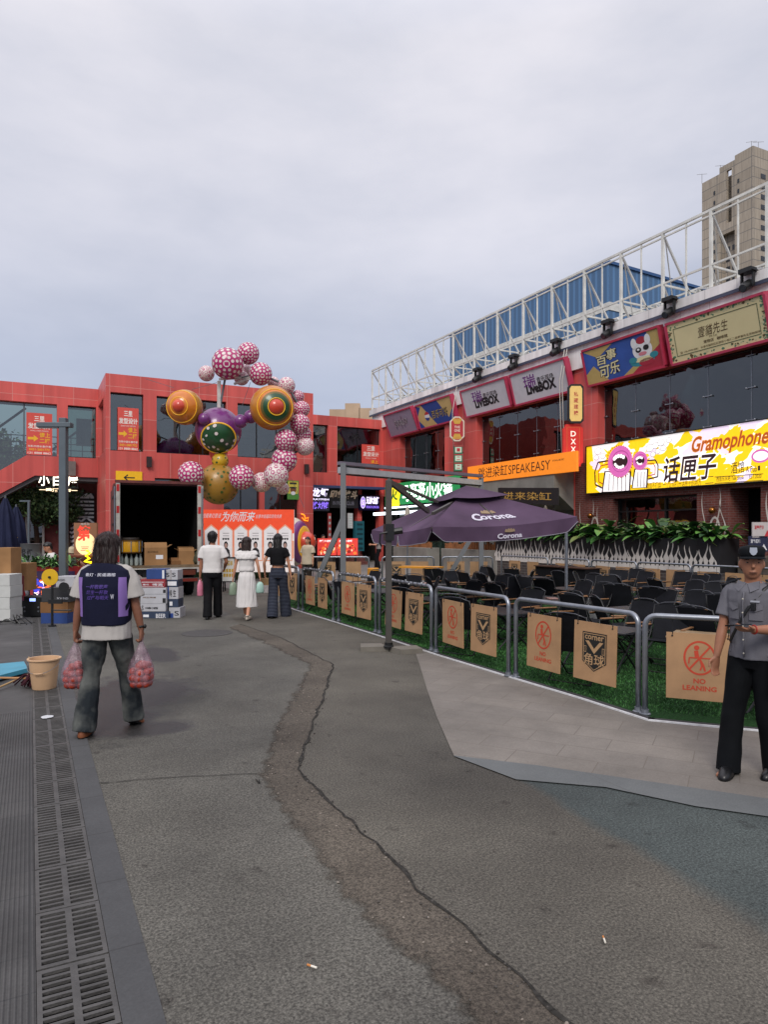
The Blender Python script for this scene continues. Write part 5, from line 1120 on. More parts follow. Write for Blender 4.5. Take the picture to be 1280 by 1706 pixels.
# flame painted planter wall with big leaves
pY0, pY1 = PX(1200, 900, 16.7).y, PX(826, 900, 16.7).y
fp = thing('flame_planter', 'long black planter box painted with white flames, in front of the brick pub', 'planter', (16.7, (pY0 + pY1) / 2, 0))
mb = MB(); mb.box(16.7, 17.5, pY0, pY1, .6, 1.55); mb.build('box', mat('planter_black', '#17171b', rough=.7, var=.2), fp, True)
mb = MB(); mb.box(16.72, 17.5, pY0, pY1, 0, .6); mb.build('base', mat('grey_brick', '#4a4342', rough=.9, var=.3, joints=(.3, .1, (.12, .11, .10), .01, .5)), fp, True)
Pf = pan_x(16.7, pY0, pY1, .6, 1.55); mb = MB(); w_ = Pf.w; mb.i = 0; Pf.rect(mb, 0, 0, w_, .2, .004)
u = .1; rr = random.Random(3); k = 0
while u < w_ - .1:
    h = rr.uniform(.55, .93) - .15; bd = rr.choice((-1, 1)) * rr.uniform(.3, .6); ww = rr.uniform(.24, .34); mb.i = 0; lick(Pf, mb, u, .17, h, ww * .80, bd, k, .0045 + .0001 * (k % 7))
    uu = u + .088; mb.i = 1; Pf.poly(mb, [(uu + .038 * math.sin(a) * (1 if math.cos(a) < 0 else .7), .22 + .10 * -math.cos(a)) for a in [2 * PI * i / 12 for i in range(12)]], .0062 + .0001 * (k % 5)); Pf.poly(mb, [(uu - .012, .2), (uu + .012, .2), (uu + .02 * bd, .45)], .0068)
    u += rr.uniform(.15, .20); k += 1
mb.build('flame_painting', [flat('flame_cream', '#c4beb8', .7), mat('planter_black', '#17171b')], fp, True)
LEAF = [mat('leaf_green', (.05, .16, .03), rough=.45, var=.4, scale=2), mat('leaf_light', (.10, .25, .045), rough=.45, var=.3, scale=2), mat('leaf_dark', (.02, .06, .018), rough=.5, var=.4, scale=2), mat('leaf_yellow', (.12, .16, .035), rough=.5)]
def leafy(seed, n=34, L=.42, W=.15, spread=.45, up=.75):
    rr = random.Random(seed); mb = MB()
    for i in range(n):
        az = rr.uniform(0, 2 * PI); el = rr.uniform(.25, 1.35) * up; l = L * rr.uniform(.6, 1.2); w_ = W * rr.uniform(.7, 1.2); st = rr.uniform(.1, .5) * spread * 1.2
        d = V((math.cos(az) * math.cos(el), math.sin(az) * math.cos(el), math.sin(el))); side = V((-math.sin(az), math.cos(az), 0)); b0 = V((rr.gauss(0, .1), rr.gauss(0, .1), 0)) + d * st
        pts = []; m_ = 6
        for k in range(m_ + 1):
            t = k / m_; c_ = b0 + d * l * t + V((0, 0, -.5 * l * t * t)); ww = w_ * math.sin(PI * min(1, t * .93 + .07)) ** .8 * .5; cup = V((0, 0, .25 * ww)); pts.append((c_ - side * ww + cup, c_, c_ + side * ww + cup))
        vs = [p for r3 in pts for p in r3]; fs = []
        for k in range(m_): fs += [(3 * k, 3 * k + 1, 3 * k + 4, 3 * k + 3), (3 * k + 1, 3 * k + 2, 3 * k + 5, 3 * k + 4)]
        mb.i = rr.choice((0, 0, 1, 1, 2, 2, 3) if rr.random() < .4 else (0, 1, 2)); mb.add(vs, fs)
        mb.i = 2; mb.tube([(0, 0, -.05), b0], .006, 4)
    return mb
protos = []
for s_ in range(4):
    o = leafy(40 + s_).build('leafy_plant', LEAF, smooth=True, origin=(0, 0, 0)); protos.append(o)
yy = pY1 + 1.2; k = 0; rr = random.Random(11)
while yy > pY0 + .1:
    if k < 4: o = protos[k]
    else: o = protos[k % 4].copy(); COL.objects.link(o)
    sc = rr.uniform(1.3, 2.0); o.location = (17.05 + rr.uniform(-.1, .12), yy, 1.5); o.rotation_euler = (0, 0, rr.uniform(0, 6)); o.scale = (sc, sc, sc * rr.uniform(.8, 1.1))
    tag(o, (ORD[k] if k < 18 else 'last') + ' broad leaved plant from the left in the flame painted planter', 'plant', 'plants in the flame planter'); ROOTM[o.name] = Matrix.Translation(o.location)
    k += 1; yy -= rr.uniform(.37, .48)
# notice boards at the right end of the planter
for i, (px, py, lb, c_, tx) in enumerate(((1262, 905, 'dark blue notice board with a warning triangle beside the pub door', '#1c2240', '室外区域'), (1268, 882, 'small white notice above the dark blue notice board', '#b9b2b0', '温馨提示'))):
    p_ = pan_f(18.3, px - 14, px + 18, py - 12, py + 14); th = sign('notice_board', lb, p_, .04, flat('notice%d' % i, c_), cat='notice'); lettering(th, lambda mb, p_=p_, tx=tx: (p_.text(mb, tx, p_.w * .1, p_.h * .55, p_.w * .6, p_.h * .8, .004, .02), p_.poly(mb, [(p_.w * .62, p_.h * .1), (p_.w * .95, p_.h * .1), (p_.w * .78, p_.h * .5)], .004)), [Wt if i == 0 else RD])
mb = MB(); q = AT(1268, 900, 18.4); mb.box(q.x - .1, q.x + 1.2, q.y - 2.5, q.y + .6, 0, 1.05); tag(mb.build('terrace_wall', mat('terrace_stone', '#5c544c', rough=.9, var=.25, joints=(.7, .16, (.1, .09, .08), .012, .5))), 'low stone terrace wall right of the flame painted planter', 'wall')
# ================================================================== sculpture of balls in front of the red building
MAG = mat('ball_magenta', '#ad2468', rough=.32, var=.1, scale=1, coat=.3); BWH = flat('ball_white', '#d8cdc8', .4); sculD = 27.0
sc0 = AT(365, 888, sculD); sculp = thing('ball_sculpture', 'tall cartoon like sculpture of purple, gold and magenta spotted balls before the red building', 'sculpture', (sc0.x, sc0.y, 0))
def sph(c, r, n=28, m=18, mb=None): mb = mb or MB(); mb.ball(c, r, n, m); return mb
def dotted(px, py, rp, D, base, dot, style=0, axis=None, name='spotted_ball'):
    c = AT(px, py, D); r = rp / FPX * D; mb = MB(); mb.i = 0; mb.ball(c, r, 28, 18); mb.i = 1
    ax = (axis or V((0, 0, CAMH)) - c + V((random.uniform(-.5, .9), 0, random.uniform(-.4, .7))) * c.length * .45).normalized(); t1 = ax.orthogonal().normalized(); t2 = ax.cross(t1)
    def cap(d, ang, k, ph=0):
        u = d.orthogonal().normalized(); v = d.cross(u); R_ = r * 1.008
        mb.poly([c + (d * math.cos(ang) + (u * math.cos(ph + 2 * PI * i / k) + v * math.sin(ph + 2 * PI * i / k)) * math.sin(ang)) * R_ for i in range(k)])
    rings_ = [(0, 1, .22), (.42, 8, .105), (.72, 12, .115), (1.02, 15, .11), (1.32, 17, .115), (1.62, 17, .11), (1.92, 15, .115), (2.22, 12, .11), (2.55, 8, .11), (2.95, 3, .11)] if style == 0 else \
             [(0, 1, .24), (.50, 6, .20), (.92, 10, .19), (1.34, 13, .18), (1.76, 13, .18), (2.18, 10, .18), (2.6, 6, .18)]
    for (th_, n, a) in rings_:
        for i in range(n):
            ph = 2 * PI * i / n + th_ * 3; d = ax * math.cos(th_) + (t1 * math.cos(ph) + t2 * math.sin(ph)) * math.sin(th_)
            cap(d, a * random.uniform(.88, 1.08), 14 if style == 0 else random.choice((5, 6)), random.random())
    return mb.build(name, [base, dot], sculp, True, smooth='auto')
z2 = lambda X, Y: (260 + X / 3.368, 560 + Y / 3.368)
B_ = [(283, 210, 44, 0, 1, 0), (403, 155, 88, -.6, 0, 0), (517, 98, 62, 0, 0, 0), (480, 235, 42, .5, 1, 0), (508, 190, 32, .8, 1, 0), (587, 213, 64, -.2, 0, 0), (660, 262, 34, .6, 1, 0), (733, 278, 48, 0, 1, 0), (795, 340, 36, .3, 0, 0),
      (817, 410, 46, 0, 0, 0), (808, 492, 56, -.3, 0, 0), (822, 550, 50, 0, 0, 0), (728, 585, 63, -.7, 0, 0), (835, 617, 53, 0, 1, 0), (720, 695, 71, -.5, 0, 0), (675, 780, 69, -.8, 1, 0), (593, 820, 56, -.3, 1, 0), (712, 855, 36, .4, 1, 0), (480, 792, 70, -.9, 0, 0), (197, 773, 71, -1.2, 0, 0)]
for (X, Y, r, dd, st, _) in B_:
    px, py = z2(X, Y); dotted(px, py, r / 3.368, sculD + dd, BWH if st else MAG, MAG if st else BWH, st)
PURP = mat('ball_purple', '#6e2f70', rough=.3, var=.1, scale=1, coat=.3); OCH = mat('ball_ochre', '#b9802a', rough=.35, var=.14, scale=1, coat=.2); GRN = mat('ball_green', '#1f4a2a', rough=.35, var=.15, coat=.2); ORG = mat('ball_orange', '#c8721c', rough=.32, var=.1, coat=.3); CORAL = mat('ball_coral', '#c8452f', rough=.3, coat=.3); YLW = flat('trim_yellow', '#e0a828', .4, emis=.15)
def sball(X, Y, r, dd, m, name, sq=(1, 1, 1)):
    c = AT(*z2(X, Y), sculD + dd); q = r / 3.368 / FPX * (sculD + dd); mb = MB(); mb.ball(c, (q * sq[0], q * sq[1], q * sq[2]), 36, 24); return mb.build(name, m, sculp, True, smooth=True), c, q
def spots(c, q, n, a0, a1, m, seed, lim=None, name='spot', k=9, sq=1):
    rr = random.Random(seed); mb = MB(); done = []
    for i in range(n * 8):
        d = V((rr.gauss(0, 1), rr.gauss(0, 1), rr.gauss(0, 1))).normalized()
        if lim and not lim(d): continue
        if any(d.angle(e) < a1 * 2.3 for e in done): continue
        done.append(d); u = d.orthogonal().normalized(); v = d.cross(u); a = rr.uniform(a0, a1); e_ = rr.uniform(.6, 1)
        mb.poly([c + (d * math.cos(a) + (u * math.cos(2 * PI * j / k) + v * math.sin(2 * PI * j / k) * e_) * math.sin(a)) * q * 1.012 for j in range(k)])
        if len(done) >= n: break
    return mb
tv = (V((0, 0, CAMH)) - AT(350, 720, sculD)).normalized()
# head
o, c, q = sball(350, 530, 128, 0, PURP, 'purple_head')
def ring3(c, d, R_, t, m, name, parent=sculp):   # ring round axis d
    u = d.orthogonal().normalized(); v = d.cross(u); mb = MB(); mb.tube([c + (u * math.cos(2 * PI * i / 40) + v * math.sin(2 * PI * i / 40)) * R_ for i in range(41)], t, 6, caps=False); return mb.build(name, m, parent, True, smooth=True)
dm = (tv + V((0, 0, -.55))).normalized(); a = .78
cm = c + dm * q * math.cos(a) * 1.0; ring3(cm, dm, q * math.sin(a) * 1.02, .035, YLW, 'mouth_trim')
mb = MB(); u = dm.orthogonal().normalized(); v = dm.cross(u); vs = []; fs = []
for i in range(7):
    t = a * i / 6
    for j in range(28): vs.append(c + (dm * math.cos(t) + (u * math.cos(2 * PI * j / 28) + v * math.sin(2 * PI * j / 28)) * math.sin(t)) * q * (1.06 - .04 * i / 6))
for i in range(6): fs += [(i * 28 + j, (i + 1) * 28 + j, (i + 1) * 28 + (j + 1) % 28, i * 28 + (j + 1) % 28) for j in range(28)]
mb.add(vs, fs); mo = mb.build('green_mouth', GRN, sculp, True, smooth=True)
spots(c, q * 1.05, 26, .055, .085, None, 5, lambda d: d.angle(dm) < a * .92).build('mouth_spots', BWH, mo, True)
for (X, Y, r) in ((270, 465, 34), (475, 478, 38), (532, 452, 38)): sball(X, Y, r, -.9 if X < 500 else -.5, PURP, 'purple_knob')
o, c, q = sball(350, 655, 50, .15, CORAL, 'neck_ball')
# left orange eye, right target eye
o, c, q = sball(163, 400, 98, -.8, OCH, 'gold_eye')
de = (tv + RGT * -.35 + V((0, 0, .05))).normalized()
def capm(c, q, d, a, k, m, name, par):
    u = d.orthogonal().normalized(); v = d.cross(u); vs = []; fs = []; mb = MB()
    for i in range(6):
        t = a * i / 5
        for j in range(32): vs.append(c + (d * math.cos(t) + (u * math.cos(2 * PI * j / 32) + v * math.sin(2 * PI * j / 32)) * math.sin(t)) * q * k)
    for i in range(5): fs += [(i * 32 + j, (i + 1) * 32 + j, (i + 1) * 32 + (j + 1) % 32, i * 32 + (j + 1) % 32) for j in range(32)]
    mb.add(vs, fs); return mb.build(name, m, par, True, smooth=True)
capm(c, q, de, 1.05, 1.015, ORG, 'orange_cap', o); ring3(c + de * q * math.cos(1.05), de, q * math.sin(1.05) * 1.02, .02, YLW, 'eye_trim', o)
ring3(c + de * q * math.cos(.5), de, q * math.sin(.5) * 1.04, .018, YLW, 'eye_trim', o); mb = MB(); mb.ball(c + de * q * .82, q * .38, 20, 14); mb.build('pupil', CORAL, o, True, smooth=True)
o, c, q = sball(652, 403, 124, -.9, mat('ball_amber', '#b8741e', rough=.35, coat=.2), 'target_eye')
de = (tv + RGT * .12 + V((0, 0, .03))).normalized()
capm(c, q, de, .88, 1.01, ORG, 'orange_cap', o); ring3(c + de * q * math.cos(.88), de, q * math.sin(.88) * 1.02, .022, YLW, 'eye_trim', o)
capm(c, q, de, .72, 1.02, mat('ball_brown', '#6a5a2a', rough=.4), 'brown_cap', o)
g_ = capm(c, q, de, .60, 1.03, GRN, 'green_cap', o)
for k in range(10):
    a = 2 * PI * k / 10; u = de.orthogonal().normalized(); v = de.cross(u); d = (de * math.cos(.48) + (u * math.cos(a) + v * math.sin(a)) * math.sin(.48))
spm = spots(c, q * 1.03, 9, .05, .075, None, 8, lambda d: .42 < d.angle(de) < .56); spm.build('cap_spots', BWH, o, True)
ring3(c + de * q * math.cos(.36) * 1.03, de, q * math.sin(.36) * 1.06, .02, YLW, 'eye_trim', o); mb = MB(); mb.ball(c + de * q * .72, q * .42, 20, 14); mb.build('pupil', CORAL, o, True, smooth=True)
# body
BODY = mat('body_ochre', '#9a7228', rough=.4, var=.14, scale=1.2, coat=.15); YEL2 = mat('body_yellow', '#c09a20', rough=.35, coat=.2)
o, c, q = sball(360, 700, 46, -.1, YEL2, 'yellow_collar'); spots(c, q, 24, .12, .16, None, 3).build('collar_spots', GRN, o, True)
o, c, q = sball(352, 830, 112, 0, BODY, 'ochre_body', (1, 1, 1.03)); spots(c, q * 1.015, 75, .05, .08, None, 4).build('body_spots', mat('spot_green', '#3c5a22', rough=.5), o, True)
mb = MB(); cb = AT(*z2(350, 1010), sculD); mb.rings([(0, 2.2, 2.2, cb.x, cb.y), (.9, 2.1, 2.1, cb.x, cb.y), (1.3, 1.8, 1.8, cb.x, cb.y), (1.55, 1.2, 1.2, cb.x, cb.y), (1.62, .3, .3, cb.x, cb.y)], 30); o = mb.build('green_base', mat('base_green', '#4e6a4a', rough=.5), sculp, True, smooth=True)
# striped snail-like end at the right
c = AT(484, 903, 26); q = 43 / FPX * 26; ds = (RGT * .95 - FWD * .30).normalized(); segs = [(-1.25, 1.0, '#c09a20'), (-.25, .98, None), (.0, .93, None), (.42, .80, None), (.66, .66, None), (.86, .46, None)]
u = ds.orthogonal().normalized()
def turned(x0, x1, r0, r1, m, name, par):
    mb = MB(); n = 6; mb.tube([c + ds * q * (x0 + (x1 - x0) * i / n) * 1.25 for i in range(n + 1)], [q * (r0 + (r1 - r0) * i / n + .05 * math.sin(PI * i / n)) for i in range(n + 1)], 32); return mb.build(name, m, par, True, smooth='auto')
o = turned(-.9, -.03, .70, 1.0, YEL2, 'shell_yellow', sculp)
turned(-.03, .02, 1.0, .98, flat('shell_line', '#e0a828', .4, .3), 'shell_trim', o); turned(.02, .32, .96, .82, mat('shell_cream', '#c8bca8', rough=.35, coat=.2), 'shell_cream', o); turned(.32, .47, .82, .62, PURP, 'shell_purple', o); turned(.47, .50, .62, .5, YLW, 'shell_trim', o)
mb = MB(); mb.ball(c + ds * q * .62, q * .42, 22, 14); mb.build('shell_tip', CORAL, o, True, smooth=True)
# poles and stays
mb = MB(); mb.bar(AT(365, 700, sculD), AT(365, 635, sculD), .12, .12, up=(1, 0, 0)); mb.bar(AT(365, 632, sculD), AT(430, 628, sculD), .08, .08); mb.bar(AT(390, 640, sculD), AT(430, 626, sculD), .08, .08)
mb.build('pole', STEELW, sculp, True)
for (a, b_) in ((z2(200, 300), z2(340, 262)), (z2(100, 290), z2(-60, 240)), (z2(530, 260), z2(480, 400)), (z2(760, 800), z2(830, 960)), (z2(590, 700), z2(640, 600))):
    mb = MB(); mb.bar(AT(*a, sculD), AT(*b_, sculD), .015, .015); mb.build('stay_wire', GREY, sculp, True)
mb = MB(); pts = [z2(480, 235), z2(587, 213), z2(733, 278), z2(817, 410), z2(822, 550), z2(835, 617), z2(720, 695), z2(675, 780), z2(593, 820), z2(480, 792)]; mb.tube([AT(*p, sculD) for p in pts], .05, 6); mb.build('inner_pole', GREY, sculp, True)
for (a, b_) in ((z2(350, 900), z2(197, 773)), (z2(350, 840), z2(480, 792)), (z2(403, 155), z2(283, 210)), (z2(350, 450), z2(403, 155)), (z2(403, 155), z2(517, 98)), (z2(300, 430), z2(163, 400)), (z2(403, 155), z2(480, 235))):
    mb = MB(); mb.bar(AT(*a, sculD), AT(*b_, sculD), .07, .07); mb.build('inner_pole', GREY, sculp, True)

# event banner in front
p_ = pan_f(24, 285, 490, 849, 953)
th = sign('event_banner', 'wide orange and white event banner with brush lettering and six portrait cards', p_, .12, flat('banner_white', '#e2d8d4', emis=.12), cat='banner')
Z = lambda X, Y: uv(p_, 260 + X / 3.368, 560 + Y / 3.368)
def d_(mb):
    w_, h_ = p_.w, p_.h; mb.i = 0; p_.rect(mb, 0, h_ * .62, w_, h_, .004)
    for k in range(7):   # orange runs down between the cards
        cx = Z(310 + k * 83 - 41 - 83 + 0, 0)[0]
        if 0 < cx < w_: p_.poly(mb, [(max(0, cx - .30), h_ * .62), (max(0, cx - .05), h_ * .40), (min(w_, cx + .05), h_ * .40), (min(w_, cx + .3), h_ * .62)], .0045)
    mb.i = 3; p_.rect(mb, 0, h_ * .22, w_, h_ * .40, .0042); p_.rect(mb, 0, h_ * .40, w_, h_ * .5, .0041)
    mb.i = 1; a = Z(370, 1040); b_ = Z(555, 985); p_.text(mb, '为你而来', a[0], a[1], b_[0], b_[1], .008, .01, .3)
    a = Z(262, 1020); b_ = Z(365, 995); p_.text(mb, '四周青灯民谣', a[0], a[1], b_[0], b_[1], .008, .0, .3); a = Z(560, 1022); b_ = Z(705, 1000); p_.text(mb, '长春市首届四周年庆典', a[0], a[1], b_[0], b_[1], .008, -.002, .3)
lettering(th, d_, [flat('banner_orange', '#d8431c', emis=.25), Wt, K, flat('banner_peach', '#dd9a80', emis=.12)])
SKIN = mat('skin', '#b98468', rough=.55, var=.06, scale=14); SKIN2 = mat('skin_tan', '#96654c', rough=.55, var=.08, scale=14)
for k in range(7):
    X0 = 310 + (k - 1) * 83; cu = Z(X0, 0)[0]
    if cu < .1: continue
    mb = MB(); w2 = .22; vb = .42; vt = p_.h * .66; tp = p_.h * .74
    if cu + w2 > p_.w: continue
    mb.i = 0; p_.poly(mb, [(cu - w2 - .03, vb - .03), (cu + w2 + .03, vb - .03), (cu + w2 + .03, vt + .02), (cu, tp + .06), (cu - w2 - .03, vt + .02)], .009); mb.i = 1; p_.poly(mb, [(cu - w2, vb), (cu + w2, vb), (cu + w2, vt), (cu, tp), (cu - w2, vt)], .012)
    mb.i = 2; p_.poly(mb, [(cu - .15, vb + .10), (cu + .15, vb + .10), (cu + .12, vb + .34), (cu + .05, vb + .42), (cu - .05, vb + .42), (cu - .12, vb + .34)], .015)
    hr = .085 if k % 2 else .07; p_.ell(mb, cu, vb + .53, hr, .12, .0152); mb.i = 3; p_.ell(mb, cu, vb + .50, .05, .085, .017); mb.i = 4
    for q in range(3): p_.rect(mb, cu - .11, vb + .74 + q * .09, cu + .11, vb + .76 + q * .09, .015)
    mb.i = 2; [p_.rect(mb, cu - .12 + q * .085, vb + .70, cu - .12 + q * .085 + .06, vb + .765, .016) for q in range(3)]
    mb.build('portrait_card', [flat('card_edge', '#e8a080'), flat('card_white', '#d8d4d4', emis=.1), K, flat('print_skin', '#a88478'), flat('card_grey', '#8a8488')], th, True)
mb = MB(); [mb.bar(p_.p(q, 0, -.08), p_.p(q, -p_.O.z, -.08), .05, .05, up=(1, 0, 0)) for q in (.1, p_.w / 2, p_.w - .1)]; mb.build('stand_leg', BLK, th, True)
# small easel sign at its foot
p_ = pan_f(20, 370, 391, 929, 968); th = sign('easel_sign', 'small white easel board with yellow pictures standing behind the walking couple', p_, .03, flat('easel_white', '#d8d6d0'), rim=BLK, rimw=.02, cat='easel sign')
lettering(th, lambda mb: [p_.rect(mb, p_.w * (.1 + .22 * i), p_.h * (.18 + .2 * j), p_.w * (.27 + .22 * i), p_.h * (.32 + .2 * j), .004) for i in range(4) for j in range(2)] + [p_.text(mb, '菜单', p_.w * .4, p_.h * .65, p_.w * .85, p_.h * .88, .004, .02)], [flat('easel_yellow', '#c8a030')])
mb = MB(); [mb.bar(p_.p(q, p_.h, -.04), p_.p(q, -p_.O.z, -.04 - .25 * s), .03, .03, up=(1, 0, 0)) for q in (.03, p_.w - .03) for s in (0, 1)]; mb.build('easel_leg', BLK, th, True)

# ================================================================== box truck with open rear
tD = 17.5; tl_ = AT(193, 888, tD); tr_ = AT(335, 888, tD); TW = 2.12; tang = math.radians(-4)
truck = thing('box_truck', 'old white and red box truck seen from behind with its cargo doors folded open', 'truck', (tl_.x, tl_.y, 0), tang)
# local frame: x to the right, y forward (away), origin at the left rear corner
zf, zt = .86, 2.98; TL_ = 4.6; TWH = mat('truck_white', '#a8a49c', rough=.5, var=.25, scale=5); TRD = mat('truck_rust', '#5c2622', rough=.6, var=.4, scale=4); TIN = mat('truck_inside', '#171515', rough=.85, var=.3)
mb = MB(); mb.box(0, .05, .06, TL_, zf, zt); mb.box(TW - .05, TW, .06, TL_, zf, zt); mb.box(.05, TW - .05, TL_ - .05, TL_, zf, zt); mb.box(.05, TW - .05, .06, TL_, zt - .04, zt); mb.build('cargo_wall', [TRD], truck)
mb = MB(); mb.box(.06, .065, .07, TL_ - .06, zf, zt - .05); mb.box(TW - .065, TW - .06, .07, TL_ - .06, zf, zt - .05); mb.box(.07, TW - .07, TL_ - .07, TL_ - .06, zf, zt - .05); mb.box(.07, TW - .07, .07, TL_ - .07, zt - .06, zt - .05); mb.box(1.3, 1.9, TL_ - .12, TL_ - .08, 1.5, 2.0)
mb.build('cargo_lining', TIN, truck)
mb = MB(); mb.box(0, TW, 0, TL_, zf - .06, zf); mb.build('cargo_floor', mat('truck_floor', '#6a5a48', rough=.8, var=.3), truck)
mb = MB(); mb.i = 0; mb.box(0, .1, 0, .055, zf, zt); mb.box(TW - .1, TW, 0, .055, zf, zt); mb.i = 1; mb.box(-.02, TW + .02, -.01, .06, zt, zt + .07); mb.i = 0; mb.box(-.02, TW + .02, -.03, .02, zf - .1, zf - .065); mb.i = 2
for x in (.015, TW - .085):
    for z in (zf + .1, zf + .75, zf + 1.35, zf + 1.9): mb.box(x, x + .07, -.004, 0, z, z + .18)
mb.build('rear_frame', [TWH, TRD, flat('reflector_red', '#a82020', .3)], truck)
for s in (-1, 1):
    mb = MB(); x = -.05 if s < 0 else TW + .01
    mb.box(x, x + .04, .02, 1.15, zf, zt - .02); mb.i = 1
    for z in (1.2, 1.9, 2.6): mb.box(x - .015 if s < 0 else x + .04, x if s < 0 else x + .055, .05, 1.12, z, z + .05)
    mb.i = 0; d = mb.build('cargo_door', [TRD if s < 0 else TWH, BLK], truck)
    mb = MB(); mb.cyl((x + .02, -.02, zf + .1), (x + .02, -.02, zt - .1), .018, 8); mb.build('lock_rod', GALV, d)
mb = MB(); mb.box(.65, .8, .1, TL_ + 1.5, .55, .79); mb.box(TW - .8, TW - .65, .1, TL_ + 1.5, .55, .79); mb.box(.1, TW - .1, .12, .2, .62, .79); mb.build('chassis', BLK, truck)
mb = MB(); mb.box(.1, TW - .02, -.02, .04, .42, .52); mb.i = 1
for x in (.15, TW - .5): mb.box(x, x + .4, -.035, -.02, .43, .51)
mb.build('rear_bumper', [mat('bumper_grey', '#4a4644', rough=.6, var=.3), flat('tail_red', '#6a2218', .3)], truck)
mb = MB(); mb.box(TW - .62, TW - .15, 0, .06, .60, .76); mb.build('tail_light', flat('tail_dark', '#5a2a1c', .3), truck)
for (x0, y0) in ((.1, 1.0), (TW - .55, 1.0), (.1, TL_ + .3), (TW - .42, TL_ + .3)):
    for k in range(2 if y0 < 2 else 1):
        xx = x0 + k * .24; mb = MB(); mb.tube([(xx, y0, .42), (xx + .03, y0, .42), (xx + .18, y0, .42), (xx + .21, y0, .42)], [.38, .42, .42, .38], 28); wl = mb.build('wheel', mat('tyre', '#141415', rough=.85, var=.3), truck, smooth='auto')
        mb = MB(); mb.cyl((xx - .005, y0, .42), (xx + .215, y0, .42), .2, 20); mb.build('rim', GREY, wl)
mb = MB(); mb.prism([(0.1, TL_ + .15, .5), (0.1, TL_ + 1.9, .5), (0.1, TL_ + 1.9, 1.4), (0.1, TL_ + 1.5, 2.3), (0.1, TL_ + .15, 2.3)], (TW - .2, 0, 0)); mb.build('cab', mat('cab_blue', '#2c4668', rough=.3, coat=.5), truck, bevel=.04)

CARD = mat('cardboard', '#96714c', rough=.85, var=.15, scale=3); CARD2 = mat('cardboard_dark', '#7a5738', rough=.85, var=.18, scale=3)
def TP(x, y, z): return Matrix.Translation(V((tl_.x, tl_.y, 0))) @ Matrix.Rotation(tang, 4, 'Z') @ V((x, y, z))
def carton(label, p, sz, rz, m, open_=False, mark=None, group=None, name='carton', print_=None):
    th = thing(name, label, 'box', tuple(p), rz, group); a, b_, h = sz; mb = MB()
    t = .006
    if open_:
        mb.box(-a / 2, a / 2, -b_ / 2, b_ / 2, 0, t); mb.box(-a / 2, a / 2, -b_ / 2, -b_ / 2 + t, t, h); mb.box(-a / 2, a / 2, b_ / 2 - t, b_ / 2, t, h); mb.box(-a / 2, -a / 2 + t, -b_ / 2 + t, b_ / 2 - t, t, h); mb.box(a / 2 - t, a / 2, -b_ / 2 + t, b_ / 2 - t, t, h)
        mb.build('carton_body', m, th)
        for (s, ax) in ((-1, 0), (1, 0), (-1, 1), (1, 1)):
            mb = MB(); L = (b_ if ax == 0 else a) * .45; an = random.uniform(.3, 1.1)
            if ax == 0: mb.prism([(-a / 2, s * b_ / 2, h), (a / 2, s * b_ / 2, h), (a / 2, s * (b_ / 2 - L * math.cos(an) * .6), h + L * math.sin(an)), (-a / 2, s * (b_ / 2 - L * math.cos(an) * .6), h + L * math.sin(an))], (0, t, 0))
            else: mb.prism([(s * a / 2, -b_ / 2, h), (s * a / 2, b_ / 2, h), (s * (a / 2 + L * .5), b_ / 2, h + L * math.sin(an) * .4), (s * (a / 2 + L * .5), -b_ / 2, h + L * math.sin(an) * .4)], (0, 0, t))
            mb.build('flap', m, th)
    else: mb.box(-a / 2, a / 2, -b_ / 2, b_ / 2, 0, h); mb.build('carton_body', m, th, bevel=.004)
    if mark:
        P_ = Pan((-a / 2, -b_ / 2, 0), (1, 0, 0), UP, a, h); mb = MB()
        for i, (mi, u0, v0, u1, v1, tx) in enumerate(mark):
            mb.i = mi
            if tx: P_.text(mb, tx, a * u0, h * v0, a * u1, h * v1, .004 + i * .0003, .01)
            else: P_.rect(mb, a * u0, h * v0, a * u1, h * v1, .003 + i * .0003)
        mb.build('print', print_ or [Wt, K, RD, BLU, flat('print_tan', '#6a4a2a')], th)
    return th
carton('open brown carton with raised flaps standing in the truck doorway', TP(.98, .35, zf), (.56, .42, .46), tang, CARD, True, [(0, .5, .35, .82, .58, None), (4, .12, .7, .6, .82, '易碎物品')])
carton('flattened brown carton piece lying beside the open carton in the truck', TP(1.5, .45, zf), (.3, .3, .1), tang + .2, CARD2, True)
carton('tall open brown carton at the right inside the truck doorway', TP(1.78, .5, zf), (.4, .35, .36), tang, CARD, True)
mb = MB(); q = TP(2.12, .4, zf); mb.rings([(q.z + z, r, r * .8, q.x + .03 * math.sin(9 * z), q.y) for z, r in ((0, .16), (.1, .22), (.22, .2), (.32, .12), (.38, .06))], 14); tag(mb.build('canvas_bag', mat('canvas', '#4a4a3c', rough=.9, var=.3, scale=8, bump=.8, bscale=12), smooth=True), 'crumpled grey green canvas bag at the right edge of the truck floor', 'bag')
